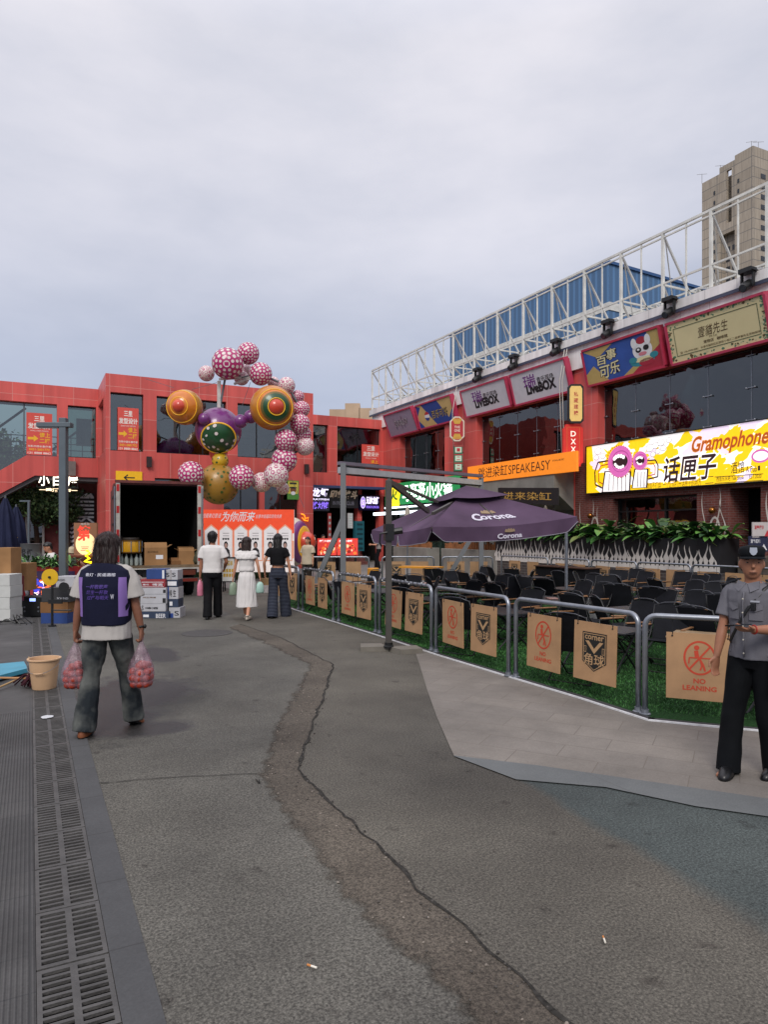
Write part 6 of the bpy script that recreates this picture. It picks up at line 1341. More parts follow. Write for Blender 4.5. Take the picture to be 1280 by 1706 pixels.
# yellow drum on a glass crate
q = TP(.36, .25, zf); dr_ = thing('drum', 'yellow drum with metal hoops lying flat on glassware in the truck doorway', 'drum', (q.x, q.y, zf + .33), tang)
mb = MB(); mb.lathe([(.26, 0), (.265, .02), (.265, .3), (.26, .32)], n=28); mb.build('drum_shell', mat('drum_yellow', '#c8941c', rough=.3, coat=.4), dr_, smooth='auto')
for z in (0, .3): mb = MB(); mb.lathe([(.25, z), (.28, z), (.28, z + .03), (.25, z + .03)], n=28); mb.build('hoop', mat('drum_dark', '#6a4a1c', rough=.4, metal=.4), dr_)
mb = MB(); mb.lathe([(.001, .335), (.2, .335), (.22, .345), (.22, .39), (.001, .395)], n=24); mb.build('drum_head', mat('drum_head', '#3a3430', rough=.5), dr_)
for k in range(8): a = 2 * PI * k / 8; mb = MB(); mb.bar((.285 * math.cos(a), .285 * math.sin(a), .03), (.285 * math.cos(a), .285 * math.sin(a), .3), .018, .018, up=(1, 0, 0)); mb.build('tension_rod', GALV, dr_)
for k, (x, y) in enumerate(((.15, .2), (.26, .12), (.38, .2), (.5, .12), (.6, .22))):
    q = TP(x, y, zf); mb = MB(); mb.lathe([(.045, 0), (.05, .02), (.05, .18), (.02, .25), (.02, .31), (.001, .31)], tuple(q), 12); tag(mb.build('glass_bottle', mat('bottle_pale', '#9aa29c', rough=.12, var=.3), smooth=True), 'pale glass bottle in the row under the yellow drum, ' + ORD[k] + ' from the left', 'bottle', 'bottles under the drum')

# boxes stacked on the ground behind the truck
BXW = mat('box_white', '#a9a9ad', rough=.6, var=.1); BXB = mat('box_blue', '#1f3b74', rough=.55, var=.15); BXR = mat('box_red', '#8a2a30', rough=.55, var=.2); BXN = mat('box_navy', '#26344c', rough=.55, var=.2)
def px_carton(label, px0, px1, py0, py1, D, dep, m, mark=None, rz=-.0, group=None, name='carton'):
    p = AT((px0 + px1) / 2, py1, D); p += FWD * dep / 2; wdt = (px1 - px0) / FPX * D; h = (py1 - py0) / FPX * D
    return carton(label, p, (wdt, dep, h - .004), math.atan2(RGT.y, RGT.x) + rz, m, False, mark, group, name)
g = 'beer cartons stacked behind the truck'
base = 13.75
z3 = lambda Y: 780 + Y / 3.765
for (lb, a, b_, y0, y1, m, mk) in (
    ('long dark blue carton at the bottom of the stack behind the truck', 234, 281, 898, 952, BXN, [(0, .1, .35, .3, .65, None), (0, .55, .25, .9, .75, 'BEER')]),
    ('white carton, second from the bottom of the stack behind the truck', 234, 276, 850, 898, BXW, [(1, .05, .15, .12, .8, 'S'), (1, .2, .3, .7, .6, '啤酒')]),
    ('white carton, third from the bottom of the stack behind the truck', 234, 277, 790, 850, BXW, [(1, .86, .1, .98, .6, None), (4, .1, .6, .6, .75, '纯生啤酒')]),
    ('white carton below the red one in the stack behind the truck', 234, 277, 748, 790, BXW, [(1, .88, .2, .98, .7, None)]),
    ('red printed carton in the stack behind the truck', 234, 275, 695, 748, BXR, [(0, .05, .62, .95, .68, None), (0, .1, .25, .35, .45, '雪花'), (0, .5, .2, .9, .5, '啤酒'), (0, .05, .08, .95, .12, None)]),
    ('bright blue carton on top of the stack behind the truck', 244, 274, 632, 695, BXB, [(0, .88, .05, .99, .9, None)])):
    px_carton(lb, a, b_, z3(y0), z3(y1), base, .38, m, mk, group=g)
for (lb, a, b_, y0, y1, m, mk) in (
    ('white ended blue carton at the bottom right of the stack behind the truck', 281.5, 300, 872, 946, BXW, [(3, .05, .1, .4, .5, None), (1, .5, .3, .9, .7, 'S')]),
    ('grey blue carton second from the bottom right of the stack behind the truck', 281, 297, 820, 872, BXN, [(0, .1, .2, .4, .7, None)]),
    ('white carton with black print at the right middle of the stack behind the truck', 279.5, 297, 745, 820, BXW, [(1, .15, .2, .4, .8, '纯'), (1, .5, .2, .8, .8, '生'), (3, 0, 0, .12, 1, None)]),
    ('blue and white carton near the top right of the stack behind the truck', 277.5, 296, 700, 745, BXN, [(0, .1, .2, .9, .8, None)]),
    ('white carton with curly black letters at the top right of the stack behind the truck', 275, 296, 636, 700, BXW, [(1, .1, .3, .35, .7, 'S'), (1, .55, .3, .85, .7, 'S'), (4, .45, 0, .48, 1, None)])):
    px_carton(lb, a, b_, z3(y0), z3(y1), base + .1, .36, m, mk, group=g)

# ================================================================== lamp post on the left
lp0 = G(106, 1018); LPM = mat('post_grey', '#5f686e', rough=.4, metal=.4, var=.08)
lt = thing('lamp_post', 'square grey lamp post with a flat cross arm above the left pavement', 'lamp post', (lp0.x, lp0.y, 0), math.atan2(RGT.y, RGT.x))
mb = MB(); mb.box(-.075, .075, -.075, .075, 0, 4.2); mb.build('post', LPM, lt, bevel=.008)
mb = MB(); mb.box(-.56, .18, -.09, .09, 4.0, 4.1); ar = mb.build('lamp_arm', LPM, lt, bevel=.008)
mb = MB(); mb.box(-.54, -.1, -.06, .06, 3.985, 3.997); mb.build('diffuser', flat('lamp_lens', '#b9bcbc', .3), ar); mb = MB(); mb.box(-.12, .12, -.12, .12, 0, .03); mb.build('base_plate', LPM, lt)

# ================================================================== clutter at the left
def ctr(px, py): return G(px, py)
# white foam boxes
for k in range(4):
    p = AT(2, 1034, 13.2) ; h = .225; px_carton(('bottom', 'second', 'third', 'top')[k] + ' white foam box in the stack at the left edge', -14, 17 - (k % 2), 1034 - (k + 1) * 19.3, 1034 - k * 19.3, 13.2, .45, mat('foam_white', '#b9bab6', rough=.7, var=.08, bump=.2, bscale=200), None, group='white foam boxes', name='foam_box')
px_carton('opened brown carton leaning above the white foam boxes', -8, 18, 912, 958, 13.6, .4, CARD)
px_carton('large brown carton behind the foam boxes beside the red light screen', 20, 45, 938, 984, 14.2, .4, CARD, [(4, .3, .4, .8, .5, '易碎')])
px_carton('dark blue carton at the bottom beside the yellow disc stand', 68, 112, 1021, 1040, 12.95, .4, BXB)
px_carton('brown carton in the middle beside the yellow disc stand', 67, 113, 1003, 1021, 12.95, .4, CARD2)
px_carton('wide black printed carton on top beside the yellow disc stand', 69, 116, 980, 1003, 12.95, .42, mat('box_black', '#2c2c2e', rough=.6, var=.2), [(0, .55, .2, .95, .35, 'SOUND')])
px_carton('white carton behind the lamp post and black carton', 93, 124, 960, 980, 14.3, .4, BXW, [(1, .1, .6, .5, .8, 'AUDIO')])
# red basket, speaker case, black crate, cables
px_carton('red plastic bag holder box between foam stack and black amplifier', 17, 27, 960, 1003, 13.6, .3, mat('box_maroon', '#6a1c22', rough=.5))
mb = MB(); q = G(30, 1010); mb.rings([(z, rx, ry, q.x + .03 * math.sin(20 * z), q.y) for z, rx, ry in ((0, .13, .12), (.12, .17, .14), (.3, .16, .12), (.42, .09, .08), (.5, .12, .03))], 16); tag(mb.build('plastic_bag', mat('bag_red', '#b01c28', rough=.25, var=.2, scale=8, bump=1, bscale=9), smooth=True), 'full red plastic bag beside the black amplifier', 'bag')
mb = MB(); q = G(39, 1006); mb.rings([(z, rx, ry, q.x, q.y) for z, rx, ry in ((0, .1, .1), (.12, .12, .12), (.3, .11, .1), (.4, .05, .05))], 16); tag(mb.build('plastic_bag', mat('bag_white', '#b9bcc4', rough=.25, var=.1, scale=8, bump=1, bscale=9), smooth=True), 'white plastic bag with blue dots beside the red bag', 'bag')
q = G(56, 1028); am = thing('amplifier', 'black amplifier case with glowing blue display on the pavement', 'amplifier', tuple(q), math.atan2(RGT.y, RGT.x)); mb = MB(); mb.box(-.26, .24, 0, .35, 0, .42); mb.build('case', BLK, am, bevel=.02); mb = MB(); mb.box(-.08, .04, -.004, -.001, .32, .38); mb.build('display', flat('display_blue', '#8fa8ff', emis=1.5), am)
mb = MB(); [mb.cyl((x, -.012, z), (x, 0, z), .018, 10) for x in (-.18, .1, .16) for z in (.12, .2)]; mb.build('knob', GALV, am)
q = G(60, 1012); mb = MB(); mb.bar(q + V((-.02, 0, .35)), q + V((-.35, .1, .98)), .18, .02); mb.i = 1; mb.bar(q + V((.12, -.02, .4)), q + V((-.12, .08, .88)), .05, .025); tag(mb.build('keyboard_case', [mat('case_maroon', '#3a1418', rough=.4), flat('key_white', '#c9c4d8', .4)]), 'dark folded instrument case with white keys leaning over the amplifier', 'case')
mb = MB(); q = G(28, 1040)
for k in range(9): a = k * 2.2; mb.tube([q + V((math.cos(a) * .02, math.sin(a) * .02, .02)), q + V((math.cos(a) * .2, math.sin(a) * .15, .10 * (k % 3))), q + V((math.cos(a + .5) * .35, math.sin(a + .5) * .25, .01))], .008, 5)
tag(mb.build('cable_tangle', BLK), 'tangle of thin black stand legs and cables on the pavement', 'cables')
q = G(87, 1044); st = thing('disc_stand', 'black stand holding a round yellow disc and a small black speaker arm', 'stand', tuple(q), math.atan2(RGT.y, RGT.x))
mb = MB(); mb.cyl((0, 0, 0), (0, 0, .82), .022, 10); mb.cyl((0, 0, 0), (0, 0, .03), .07, 14); mb.cyl((-.02, 0, .3), (.35, .0, .3), .012, 8); mb.cyl((0, 0, .70), (.2, 0, .70), .014, 8); mb.box(-.06, .18, -.03, .03, .42, .5); mb.build('pole', BLK, st)
mb = MB(); mb.tube([(-.03, -.03, .9), (-.03, -.015, .9)], .15, 32); dsc = mb.build('disc', flat('disc_yellow', '#d0a410', .45), st, smooth='auto')
mb = MB(); mb.tube([(-.03, -.06, .9), (-.03, -.031, .9)], .022, 10); mb.cyl((-.03, -.02, .9), (0, 0, .8), .01, 6); mb.build('disc_hub', BLK, dsc); mb = MB(); mb.tube([(.22, -.03, .72), (.22, .02, .72)], [.09, .08], 20); mb.build('speaker_cone', BLK, st)
# beige bucket and mop
q = G(74, 1150); bk = thing('bucket', 'beige plastic bucket with a wire handle standing on the drain grate', 'bucket', (q.x + .0, q.y + .1, .006)); BKM = mat('bucket_beige', '#c4a07c', rough=.45, var=.06, scale=6); r_ = .162
mb = MB(); hB = .315; mb.lathe([(.001, 0), (.118, 0), (.122, .008), (.155, hB), (.172, hB), (.172, hB + .014), (.152, hB + .014), (.118, .015), (.001, .015)], n=36); mb.build('bucket_body', BKM, bk, smooth='auto')
mb = MB(); a0 = math.atan2(RGT.y, RGT.x)
pts = [(math.cos(a0 + PI * t) * .165, math.sin(a0 + PI * t) * -.0 - math.sin(PI * t) * .165 - .0, hB - .02 - math.sin(PI * t) * .14) for t in [i / 16 for i in range(17)]]
pts = [Matrix.Rotation(0, 4, 'Z') @ V((math.cos(PI * t + PI) * .168, -math.sin(PI * t) * .172, hB - .03 - math.sin(PI * t) * .10)) for t in [i / 16 for i in range(17)]]
pts = [Matrix.Rotation(a0, 4, 'Z') @ p for p in pts]
mb.tube(pts, .0025, 6); hd = mb.build('handle', GALV, bk, smooth=True); mb = MB(); mb.tube(pts[7:11], .008, 8); mb.build('handle_grip', BKM, hd, smooth=True)
q = G(20, 1140); mp_ = thing('mop', 'wooden handled mop with a dark purple cloth head lying beside the bucket', 'mop', tuple(q)); mb = MB(); h0 = AT(55, 1112, 7.6); h0.z = .10; mb.cyl(AT(-40, 1108, 7.9).xy.to_3d() + V((0, 0, .05)), h0, .012, 8); mb.build('handle', mat('mop_wood', '#a5774c', rough=.7), mp_, True)
mb = MB(); rr = random.Random(4)
for k in range(46): d = V((rr.gauss(0, .05), rr.gauss(0, .06), 0)); mb.tube([h0 + V((0, 0, .02)), h0 + d * .8 + V((0, 0, .03 + rr.uniform(-.02, .03))), V((h0.x + d.x * 1.5 - .04, h0.y + d.y * 1.5, rr.uniform(.015, .06)))], .009, 5)
mb.build('mop_head', mat('mop_purple', '#3a1c24', rough=.95, var=.3), mp_, True, smooth=True)
mb = MB(); a = G(-20, 1118); b_ = G(40, 1112); c_ = G(46, 1124); d_2 = G(-20, 1142); mb.prism([V((p.x, p.y, .03)) for p in (a, b_, c_, d_2)], (0, 0, .05)); tag(mb.build('dustpan', mat('pan_blue', '#3f90a8', rough=.4)), 'pale blue plastic board lying on the pavement at the left edge', 'board')
mb = MB(); mb.tube([G(-30, 1162) + V((0, 0, .03)), G(30, 1140) + V((0, 0, .06)), G(62, 1120) + V((0, 0, .02)), G(48, 1108) + V((0, 0, .10))], .011, 8); tag(mb.build('broom_handle', mat('wood_pale', '#a8895c', rough=.7), smooth=True), 'pale curved wooden stick lying in front of the blue board', 'stick')
# red light screen with picture and planter on top
p_ = pan_f(15.5, 50, 130, 944, 1008); th = sign('light_screen', 'red framed glowing screen cabinet behind the lamp post', p_, .25, flat('screen_red', '#8c1a1c', emis=.1), cat='screen')
p2 = Pan(p_.p(.07, .05, .0), RGT, UP, p_.w - .14, p_.h - .15); mb = MB(); rr = random.Random(2); mb.i = 0; p2.rect(mb, 0, 0, p2.w, p2.h, .004)
for i in range(40): mb.i = rr.choice((1, 2, 3, 4)); u_ = abs(rr.gauss(.22, .15)); v_ = abs(rr.gauss(.28, .18)); p2.ell(mb, min(p2.w * .95, u_), min(p2.h * .9, v_), rr.uniform(.02, .09), rr.uniform(.01, .06), .005 + i * .0002, 10)
mb.build('picture', [flat('pic_dark', '#2a1a3c', emis=.3), flat('pic_orange', '#e0622c', emis=1.0), flat('pic_pink', '#d898c8', emis=1.0), flat('pic_white', '#fff0e0', emis=1.6), flat('pic_blue', '#3a3ab0', emis=.8)], th, True)
for k in range(5):
    o = leafy(60 + k, 44, .34, .05, .3, .9).build('leafy_plant', [LEAF[0], LEAF[1], LEAF[2], LEAF[1]], smooth=True, origin=(0, 0, 0)); q = AT(54 + k * 14, 944, 15.6); o.location = (q.x, q.y, q.z); tag(o, ORD[k] + ' narrow leaved green plant from the left on top of the red light screen', 'plant', 'plants on the light screen')
# barrel with characters
q = AT(52, 946, 17); br = thing('metal_barrel', 'ribbed grey metal barrel with black characters behind the plants', 'barrel', (q.x, q.y, 0)); mb = MB(); mb.lathe([(.23, 0), (.24, .3), (.25, .32), (.24, .34), (.24, .95), (.25, .97), (.24, .99), (.24, 1.42), (.25, 1.44), (.001, 1.44)], n=30); mb.build('drum_body', mat('barrel_steel', '#6c6e6e', rough=.4, metal=.7, var=.15), br, smooth='auto')
mb = MB()
for i, c_ in enumerate('青灯'):
    Pq = Pan((0, 0, 0), RGT, UP, 1, 1); g_, fs = glyphs(c_, .03); vs = []
    for x, y in g_: a = -PI / 2 - YAW + (-.55 + i * .6 + x * .5); vs.append((math.cos(a) * .244, math.sin(a) * .244, 1.08 + y * .24))
    mb.add(vs, fs)
mb.build('lettering', K, br)
# closed navy parasols
for (px, D, lb, sc) in ((9, 17.5, 'closed navy parasol at the far left, nearer the edge of the picture', 1.0), (27, 18.5, 'closed navy parasol just right of another, with yellow and white letters', .93)):
    q = AT(px, 888, D); th = thing('closed_parasol', lb, 'parasol', (q.x, q.y, 0), group='closed navy parasols'); mb = MB(); mb.cyl((0, 0, 0), (0, 0, 2.65 * sc), .025, 10); mb.build('pole', GREY, th)
    mb = MB(); n = 32; vs = []; zs = [(.75, .23), (1.0, .27), (1.3, .25), (1.7, .22), (2.1, .18), (2.35, .12), (2.58, .04)]
    for z, r_ in zs:
        for j in range(n): a = 2 * PI * j / n; q_ = r_ * (1 + .28 * math.cos(a * 8 + z * 1.5)); vs.append((q_ * math.cos(a), q_ * math.sin(a), z * sc))
    mb.add(vs, [(i * n + j, i * n + (j + 1) % n, (i + 1) * n + (j + 1) % n, (i + 1) * n + j) for i in range(len(zs) - 1) for j in range(n)]); mb.build('folded_canopy', mat('navy_cloth', '#22263e', rough=.8, var=.2, scale=3), th, smooth=True)
    if D > 18: Pq = Pan(V((q.x, q.y, 0)) - FWD * .30 + RGT * -.02, RGT, UP, .3, 3); mb = MB(); mb.i = 0; Pq.text(mb, '37°', 0, 1.25, .22, 1.38, 0, .03); mb.i = 1; Pq.text(mb, '烧烤', 0, 1.45, .22, 1.6, 0, .02); mb.build('lettering', [Wt, flat('let_yellow', '#c8a030')], th, True)
# poster lightbox with big red character
p_ = pan_f(16.5, 123, 161, 871, 926); th = sign('poster_lightbox', 'glowing standing poster with a large red brush character and a warm round moon', p_, .08, flat('poster_dark', '#7a5238', emis=.25), cat='poster')
def d_(mb):
    w_, h_ = p_.w, p_.h; mb.i = 0; p_.ell(mb, w_ * .52, h_ * .36, w_ * .44, h_ * .34, .004); mb.i = 1; p_.text(mb, '第', w_ * .15, h_ * .45, w_ * .72, h_ * .92, .006, .04); p_.text(mb, '三', w_ * .3, h_ * .16, w_ * .68, h_ * .28, .006, .02); mb.i = 2; p_.text(mb, '周年庆', w_ * .3, h_ * .94, w_ * .7, h_ * .985, .006)
lettering(th, d_, [flat('moon', '#f0c890', emis=.7), flat('poster_red', '#d83a28', emis=.6), Wt])
mb = MB(); [mb.bar(p_.p(q, 0, -.04), p_.p(q, -p_.O.z, -.04), .04, .04, up=(1, 0, 0)) for q in (.06, p_.w - .06)]; mb.build('stand_leg', BLK, th, True)
# wooden counter with yellow neon
a = AT(106, 925, 15.9); mb = MB(); th = thing('wooden_counter', 'reddish wooden serving counter behind the lamp post', 'counter', (a.x, a.y, 0), math.atan2(RGT.y, RGT.x)); mb.box(-.2, .85, 0, .5, a.z - .05, a.z); mb.build('counter_top', mat('counter_wood', '#6a3020', rough=.4, var=.2, scale=4), th)
for x in (-.15, .3, .8): mb = MB(); mb.box(x - .03, x + .03, .05, .12, 0, a.z - .05); mb.build('leg', mat('counter_wood', '#6a3020'), th)
mb = MB(); mb.box(-.2, .85, .1, .16, a.z - .45, a.z - .4); mb.build('shelf', mat('counter_wood', '#6a3020'), th)
mb = MB(); Q = lambda px, py: AT(px, py, 15.8); mb.tube([Q(144, 917), Q(150, 921), Q(143, 926), Q(149, 930), Q(141, 935), Q(152, 937)], .025, 6); tag(mb.build('neon_light', flat('neon_yellow', '#f8e010', emis=3), smooth=True), 'small bright yellow neon squiggle on the wooden counter', 'neon light')
# street tree under the gallery
def tree(name, label, base, h, cr, seed, nleaf, group=None, crx=1.3, trunk=.16, lsz=.09):
    rr = np.random.default_rng(seed); r2 = random.Random(seed); th = thing(name, label, 'tree', base, group=group); mb = MB(); mb.tube([(0, 0, 0), (.05, .03, h * .3), (-.05, 0, h * .6), (0, 0, h * .8)], [trunk, trunk * .8, trunk * .6, trunk * .3], 10)
    cl = []
    for k in range(26):
        d = V((r2.gauss(0, 1), r2.gauss(0, 1), r2.gauss(0, .7))); d = d.normalized() * (r2.random() ** .4); c_ = V((d.x * cr * crx, d.y * cr, h * .72 + d.z * cr * .75)); cl.append(c_); mb.tube([(0, 0, h * .45), (c_.x * .4, c_.y * .4, h * .5 + (c_.z - h * .5) * .5), c_], [trunk * .35, trunk * .2, .01], 5)
    mb.build('trunk', mat('bark', '#3c3028', rough=.95, var=.3, bump=.5, bscale=20), th, smooth=True)
    C_ = np.array(cl); ci = rr.integers(0, len(cl), nleaf); P = C_[ci] + rr.normal(0, cr * .2, (nleaf, 3)); n = rr.normal(0, 1, (nleaf, 3)); n /= np.linalg.norm(n, axis=1)[:, None]; t = np.cross(n, rr.normal(0, 1, (nleaf, 3))); t /= np.linalg.norm(t, axis=1)[:, None]; b_ = np.cross(n, t)
    s_ = rr.uniform(.5, 1.2, nleaf)[:, None] * lsz; vv = np.stack([P - t * s_, P + b_ * s_ * .45, P + t * s_, P - b_ * s_ * .45], 1)
    o = tri_mesh('crown', vv, [mat('foliage_a', (.035, .075, .022), rough=.7, var=.3), mat('foliage_b', (.055, .105, .03), rough=.7, var=.3), mat('foliage_c', (.022, .05, .018), rough=.7, var=.3)], th, 4, rr.integers(0, 3, nleaf)); return th
q = AT(60, 888, 33.5); tree('street_tree', 'dense dark green tree growing under the red stair band at the left', (q.x, q.y, 0), 4.4, 1.35, 1, 15000, crx=1.45, lsz=.11)
q = AT(112, 888, 33.8); tree('street_tree', 'thin dark green tree before the striped mural', (q.x, q.y, 0), 3.7, .5, 2, 2600, lsz=.1)
q = AT(2, 888, 42); tree('street_tree', 'tall olive green tree seen through the leftmost gallery glass', (q.x, q.y, 0), 8.4, 2.2, 3, 9000, lsz=.16)
# thin white pole light beside the tree
q = AT(48, 888, 22); mb = MB(); mb.cyl((q.x, q.y, 0), (q.x, q.y, 2.7), .04, 8); mb.bar(V((q.x, q.y, 2.72)) - RGT * .28, V((q.x, q.y, 2.72)) + RGT * .05, .06, .05); tag(mb.build('garden_light', LPM), 'small grey garden light pole with a short arm before the dark tree', 'light pole')
# ================================================================== barriers and hanging boards
BL = 1.78; BH = .935
bar0 = None
def bar_mesh(L):
    mb = MB(); r = .026; c_ = .1; pts = [(0, 0, .0)]
    pts += [(0, 0, BH - c_)] + [(c_ - c_ * math.cos(t), 0, BH - c_ + c_ * math.sin(t)) for t in [PI / 2 * i / 5 for i in range(1, 6)]]
    pts += [(L - c_ + c_ * math.sin(t), 0, BH - c_ + c_ * math.cos(t)) for t in [PI / 2 * i / 5 for i in range(0, 6)]] + [(L, 0, 0)]
    mb.tube(pts, r, 12, up=(0, 1, 0)); return mb
def barrier(a, b_, label, group):
    a = V((a[0], a[1], 0)); b_ = V((b_[0], b_[1], 0)); L = (b_ - a).length; rz = math.atan2((b_ - a).y, (b_ - a).x)
    th = thing('crowd_barrier', label, 'barrier', tuple(a), rz, group)
    bar_mesh(L).build('rail', GALV, th, smooth=True)
    for x in (0, L): mb = MB(); mb.lathe([(.05, 0), (.052, .012), (.036, .018), (.034, .05)], (x, 0, .012), 14); mb.build('foot_collar', GALV, th)
    return th, a, rz, L
PLY = mat('plywood', '#a27e5a', rough=.6, var=.12, scale=5, bump=.05, bscale=40); OR = flat('board_orange', '#b83c22'); BK2 = flat('board_black', '#15140f'); PLY2 = flat('board_tan', '#a88660')
BW, BHT = .56, .60
def board_mesh():
    mb = MB(); mb.box(0, BW, -.006, .006, 0, BHT); return mb
def no_leaning(mb, P_):
    mb.i = 0; c_ = (BW / 2, .38); P_.ring(mb, c_[0], c_[1], .135, .155, .017, .002)
    P_.line(mb, [(c_[0] - .088, c_[1] - .108), (c_[0] + .088, c_[1] + .108)], .016, .0032)
    P_.ell(mb, c_[0] - .025, c_[1] + .092, .022, .022, .0026, 14); P_.line(mb, [(c_[0] - .03, c_[1] + .065), (c_[0] - .02, c_[1] - .005)], .035, .0024)
    P_.line(mb, [(c_[0] - .02, c_[1] + .0), (c_[0] - .085, c_[1] + .0), (c_[0] - .09, c_[1] - .055)], .011, .0028); P_.line(mb, [(c_[0] - .0, c_[1] + .0), (c_[0] + .10, c_[1] + .0)], .011, .0028)
    P_.line(mb, [(c_[0] - .005, c_[1] - .0), (c_[0] + .03, c_[1] - .06), (c_[0] + .045, c_[1] - .115)], .016, .003); P_.line(mb, [(c_[0] + .0, c_[1] - .0), (c_[0] + .02, c_[1] - .07), (c_[0] + .005, c_[1] - .11)], .014, .0022)
    P_.text(mb, 'NO', c_[0] - .05, .15, c_[0] + .05, .195, .002, .025); P_.text(mb, 'LEANING', c_[0] - .14, .085, c_[0] + .14, .13, .002, .025)
def corner_print(mb, P_):
    sh = lambda e: [(.12 + e, .50 - e), (.44 - e, .50 - e), (.44 - e, .20 + e * .5), (.28, .105 + e), (.12 + e, .20 + e * .5)]
    mb.i = 0; P_.poly(mb, sh(0), .002); mb.i = 1; P_.poly(mb, sh(.012), .0026); mb.i = 0; P_.poly(mb, sh(.02), .0032)
    mb.i = 1; P_.text(mb, 'corner', .155, .425, .405, .468, .0038, .02)
    P_.poly(mb, [(.16, .41), (.21, .41), (.28, .335), (.35, .41), (.40, .41), (.28, .285)], .0038)
    for u in (.145, .385): P_.frame(mb, u, .29, u + .03, .355, .005, .0038)
    P_.text(mb, '角球', .145, .165, .415, .285, .0038, .012)
protoA = thing('hanging_board', 'x', 'board', (0, 0, 0)); board_mesh().build('plywood_board', PLY, protoA)
Pq = Pan((0, -.006, 0), (1, 0, 0), UP, BW, BHT); mb = MB(); no_leaning(mb, Pq); mb.build('no_leaning_print', OR, protoA)
def ties(par):
    mb = MB()
    for x in (.05, BW - .05): mb.tube([(x, 0, BHT - .03), (x + .004, -.012, BHT + .0), (x, 0, BHT + .16)], .004, 5); mb.ball((x, -.008, BHT - .03), .009, 8, 5)
    mb.build('tie', BLK, par)
ties(protoA)
protoB = thing('hanging_board', 'x', 'board', (0, 0, 0)); board_mesh().build('plywood_board', PLY, protoB)
mb = MB(); corner_print(mb, Pq); Pq2 = Pan((BW, .006, 0), (-1, 0, 0), UP, BW, BHT); corner_print(mb, Pq2); mb.build('shield_print', [BK2, PLY2], protoB); ties(protoB)
snA, snB = snapshot(protoA), snapshot(protoB); usedA = usedB = False
def place_board(which, p, rz, label, group):
    global usedA, usedB
    root, sn, used = (protoA, snA, usedA) if which == 'A' else (protoB, snB, usedB)
    if used: r = copy_thing(root, sn, p, rz, label)
    else:
        r = root; r.location = tuple(p); r.rotation_euler = (0, 0, rz); r['label'] = label; ROOTM[r.name] = Matrix.Translation(r.location) @ Matrix.Rotation(rz, 4, 'Z')
        if which == 'A': usedA = True
        else: usedB = True
    r.rotation_euler.x = random.gauss(0, .03); r.rotation_euler.y = random.gauss(0, .012); r.rotation_euler.z += random.gauss(0, .03)
    r['group'] = group; return r
near = [((5.10, 4.61), (6.18, 3.27)), ((5.06, 6.48), (5.11, 4.70)), ((5.12, 8.36), (5.03, 6.58)), ((5.25, 10.39), (5.14, 8.52)), ((5.26, 12.15), (5.25, 10.54)), ((5.29, 14.19), (5.24, 12.36)), ((5.33, 16.1), (5.29, 14.45))]
for i, (a, b_) in enumerate(near):
    th, pa, rz, L = barrier(a, b_, ORD[i] + ' grey tubular barrier from the right along the walkway edge of the turf', 'barriers along the walkway')
    d = V((math.cos(rz), math.sin(rz), 0)); m = (L - 2 * BW) / 3
    place_board('A', pa + d * (m * .9) + V((0, 0, .19)), rz, ORD[i] + ' NO LEANING plywood board from the right on the walkway barriers', 'no leaning boards on the walkway barriers')
    place_board('B', pa + d * (m * 1.7 + BW) + V((0, 0, .19)), rz, ORD[i] + ' corner shield plywood board from the right on the walkway barriers', 'shield boards on the walkway barriers')
far = [((516, 615), 'D', 22), ((637, 723), 'D', 22.1), ((737, 821), 'D', 22), ((836, 913), 'X', 14.2), ((919, 982), 'X', 14.2), ((986, 1061), 'X', 14.2), ((1063, 1151), 'X', 14.2), ((1154, 1256), 'X', 14.2), ((1260, 1375), 'X', 14.2)]
for i, ((p0, p1), md, q) in enumerate(far):
    if md == 'D': a, b_ = AT(p0, 888, q), AT(p1, 888, q)
    else: a, b_ = PX(p0, 888, q), PX(p1, 888, q)
    th, pa, rz, L = barrier((a.x, a.y), (b_.x, b_.y), ORD[i] + ' grey tubular barrier from the left on the far side of the seating', 'barriers on the far side of the seating')
    d = V((math.cos(rz), math.sin(rz), 0)); m = (L - 2 * BW) / 3
    nr = (V((0, 0, 0)) - pa).normalized(); 
    place_board('B', pa + d * m + V((0, 0, .19)), rz, ORD[i] + ' corner shield board from the left on the far barriers', 'shield boards on the far barriers')
    place_board('A', pa + d * (m * 2 + 2 * BW) + V((0, 0, .19)), rz + PI, ORD[i] + ' plain backed board from the left on the far barriers', 'plain backed boards on the far barriers')
barrier((5.5, 16.3), (6.9, 20.2), 'grey tubular barrier closing the far left end of the seating', 'barriers on the far side of the seating')

# ================================================================== camp chairs and tables
FAB = mat('black_fabric', '#17181d', rough=.8, var=.25, scale=6, bump=.15, bscale=60); ARM = mat('arm_wood', '#8a6444', rough=.5, var=.15, scale=9)
ch = thing('camp_chair', 'x', 'chair', (0, 0, 0), 0, 'black camp chairs')
def cloth(pts_fn, nu, nv, t):
    mb = MB(); vs = []; 
    for s_ in (0, 1):
        for i in range(nu + 1):
            for j in range(nv + 1): vs.append(pts_fn(i / nu, j / nv) + V((0, 0, -t * s_)))
    n1_ = (nu + 1) * (nv + 1); fs = []
    for i in range(nu):
        for j in range(nv):
            a = i * (nv + 1) + j; q_ = (a, a + nv + 1, a + nv + 2, a + 1); fs.append(q_); fs.append(tuple(n1_ + k for k in q_[::-1]))
    mb.add(vs, fs); return mb
cloth(lambda u, v: V((-.25 + .5 * u, -.20 + .42 * v, .40 + .03 * v - .035 * math.sin(PI * u) * math.sin(PI * v) )), 6, 5, .006).build('seat', FAB, ch, smooth=True)
